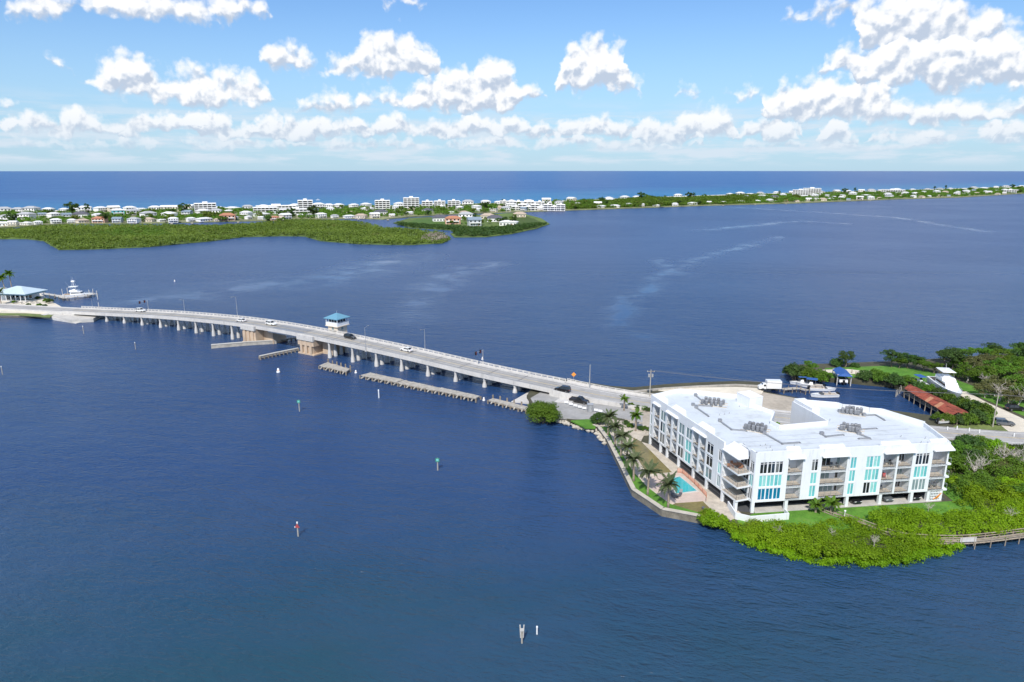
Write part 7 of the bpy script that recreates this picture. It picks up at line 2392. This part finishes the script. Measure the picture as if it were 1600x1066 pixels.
flats(643, 327, 26, 14, 6, 'white tower with two tan stripes near the beach', bays=4)
flats(668, 326.5, 18, 12, 4, 'small white block just right of the striped tower', bays=3)
flats(687, 326, 19, 12, 4, 'small white block second right of the striped tower', bays=3)
flats(709, 325.5, 20, 12, 4, 'small white block third right of the striped tower', bays=3)
for k in range(7):
    flats(788 + k * 11, 322.5 + .35 * k, 17, 12, 3, 'white gabled town house, %s in the rear row on the far island' % ORD[k], bays=3)
for k in range(8):
    flats(806 + k * 10, 328.5 + .1 * k, 14, 12, 2 + (k % 2), 'white town house, %s in the waterfront row on the far island' % ORD[k], bays=2)
flats(1250, 307, 36, 16, 5, 'pale block left half of the pair on the right island stretch', bays=6)
flats(1268, 306.2, 42, 16, 6, 'pale block right half of the pair on the right island stretch', bays=7)
flats(1395, 301.8, 60, 16, 3, 'long pale block by the beach on the right island stretch', bays=10)
flats(1578, 302.0, 30, 14, 3, 'white block at the right end of the island shore', bays=5)

# trees that stand out
FT = []
for i, (H_, R_, th, lm, nc, per, sz, sd_) in enumerate([(10, 5.5, 3, 'leaf_far', 16, 40, 1.5, 81), (11, 6, 3, 'leaf_dark', 16, 40, 1.5, 82), (17, 3.4, 4, 'leaf_dark', 18, 40, 1.2, 83), (9, 6, 2, 'leaf_green', 16, 40, 1.5, 84)]):
    FT.append((make_tree('tree', 'tree', 'tree', H_, R_, th, M[lm], nc, per, sz, sd_), []))
FK = ['olive green tree', 'dark round tree', 'tall dark pine', 'mid green tree']
random.seed(31)
tl = [(115, 338, 1, 1.9), (138, 339, 2, 1.3), (288, 337, 1, 1.7), (455, 340, 1, 1.3), (489, 340, 1, 1.6), (760, 330, 1, 1.4), (770, 331, 3, 1.5), (854, 326, 2, 1.0), (940, 318, 1, 1.2), (1002, 313, 1, 1.7), (1010, 312, 3, 1.5), (1077, 312, 1, 1.6), (1084, 312, 2, 1.1), (1217, 307, 2, 1.0), (1319, 304, 1, 1.6), (1335, 303, 2, 1.2), (1460, 299, 2, 1.1), (1477, 298, 2, 1.2), (1582, 295, 1, 1.5), (1593, 296, 3, 1.5), (420, 349, 1, .9), (440, 348, 3, .9), (20, 350, 1, 1.3), (40, 351, 3, 1.2), (165, 348, 1, 1.2), (232, 345, 3, 1.2)]
for k in range(175):
    px = random.uniform(0, 1600)
    y0, y1 = shore_y(near_sh, px), shore_y(far_sh, px)
    tl.append((px, y0 + (y1 - y0) * random.uniform(.04, .9), random.choice([0, 1, 3, 0, 3]), random.uniform(.6, 1.1)))
for k in range(26):
    tl.append((random.uniform(700, 812), random.uniform(338, 352), random.choice([0, 3, 1]), random.uniform(.5, .8)))
tl.sort()
ck = {}
for px, py, i, s in tl:
    k = ck.get(i, 0); ck[i] = k + 1
    x, y = G(px, py, FZ)
    place(FT[i][0], FT[i][1], (x, y, FZ if not (690 < px < 820 and py > 336) else .7), random.uniform(0, 6.28), '%s on the far island, %s of its kind from the left' % (FK[i], ordinal(k) if k < 99 else 'over a hundredth'), 'trees on the far island', scale=s)
# small docks along the bay side of the island
for k, px in enumerate((72, 236, 268, 300, 372, 520, 560, 606, 742, 770, 1130, 1180, 1228, 1360)):
    y0 = shore_y(near_sh, px) if px < 640 or px > 870 else 357
    x, y = G(px, y0, .8)
    L = math.hypot(x, y)
    e = (x - x / L * 16, y - y / L * 16)
    r = tag(empty('dock', (x, y, 0)), 'small private dock, %s from the left along the far island' % ordinal(k), 'dock', 'docks of the far island')
    mb = MB(); mb.obox(((x + e[0]) / 2, (y + e[1]) / 2), (x / L, y / L), 16, 2.2, .75, 1.0); mb.build('deck', M['timber_grey'], r)
    for t in (.1, .5, .95):
        for s in (-1, 1):
            c = (x + (e[0] - x) * t - y / L * s * 1.2, y + (e[1] - y) * t + x / L * s * 1.2)
            mb = MB(); mb.tube([(c[0], c[1], -2), (c[0], c[1], 1.7)], .22, 6); mb.build('pile', M['timber_grey'], r)
for px, py, lab in ((497, 313, 'tiny white boat out on the gulf'),):
    b = make_boat('motor_boat', lab, 9, 3, 1.1, 'console'); b.location = G3(px, py, 0)
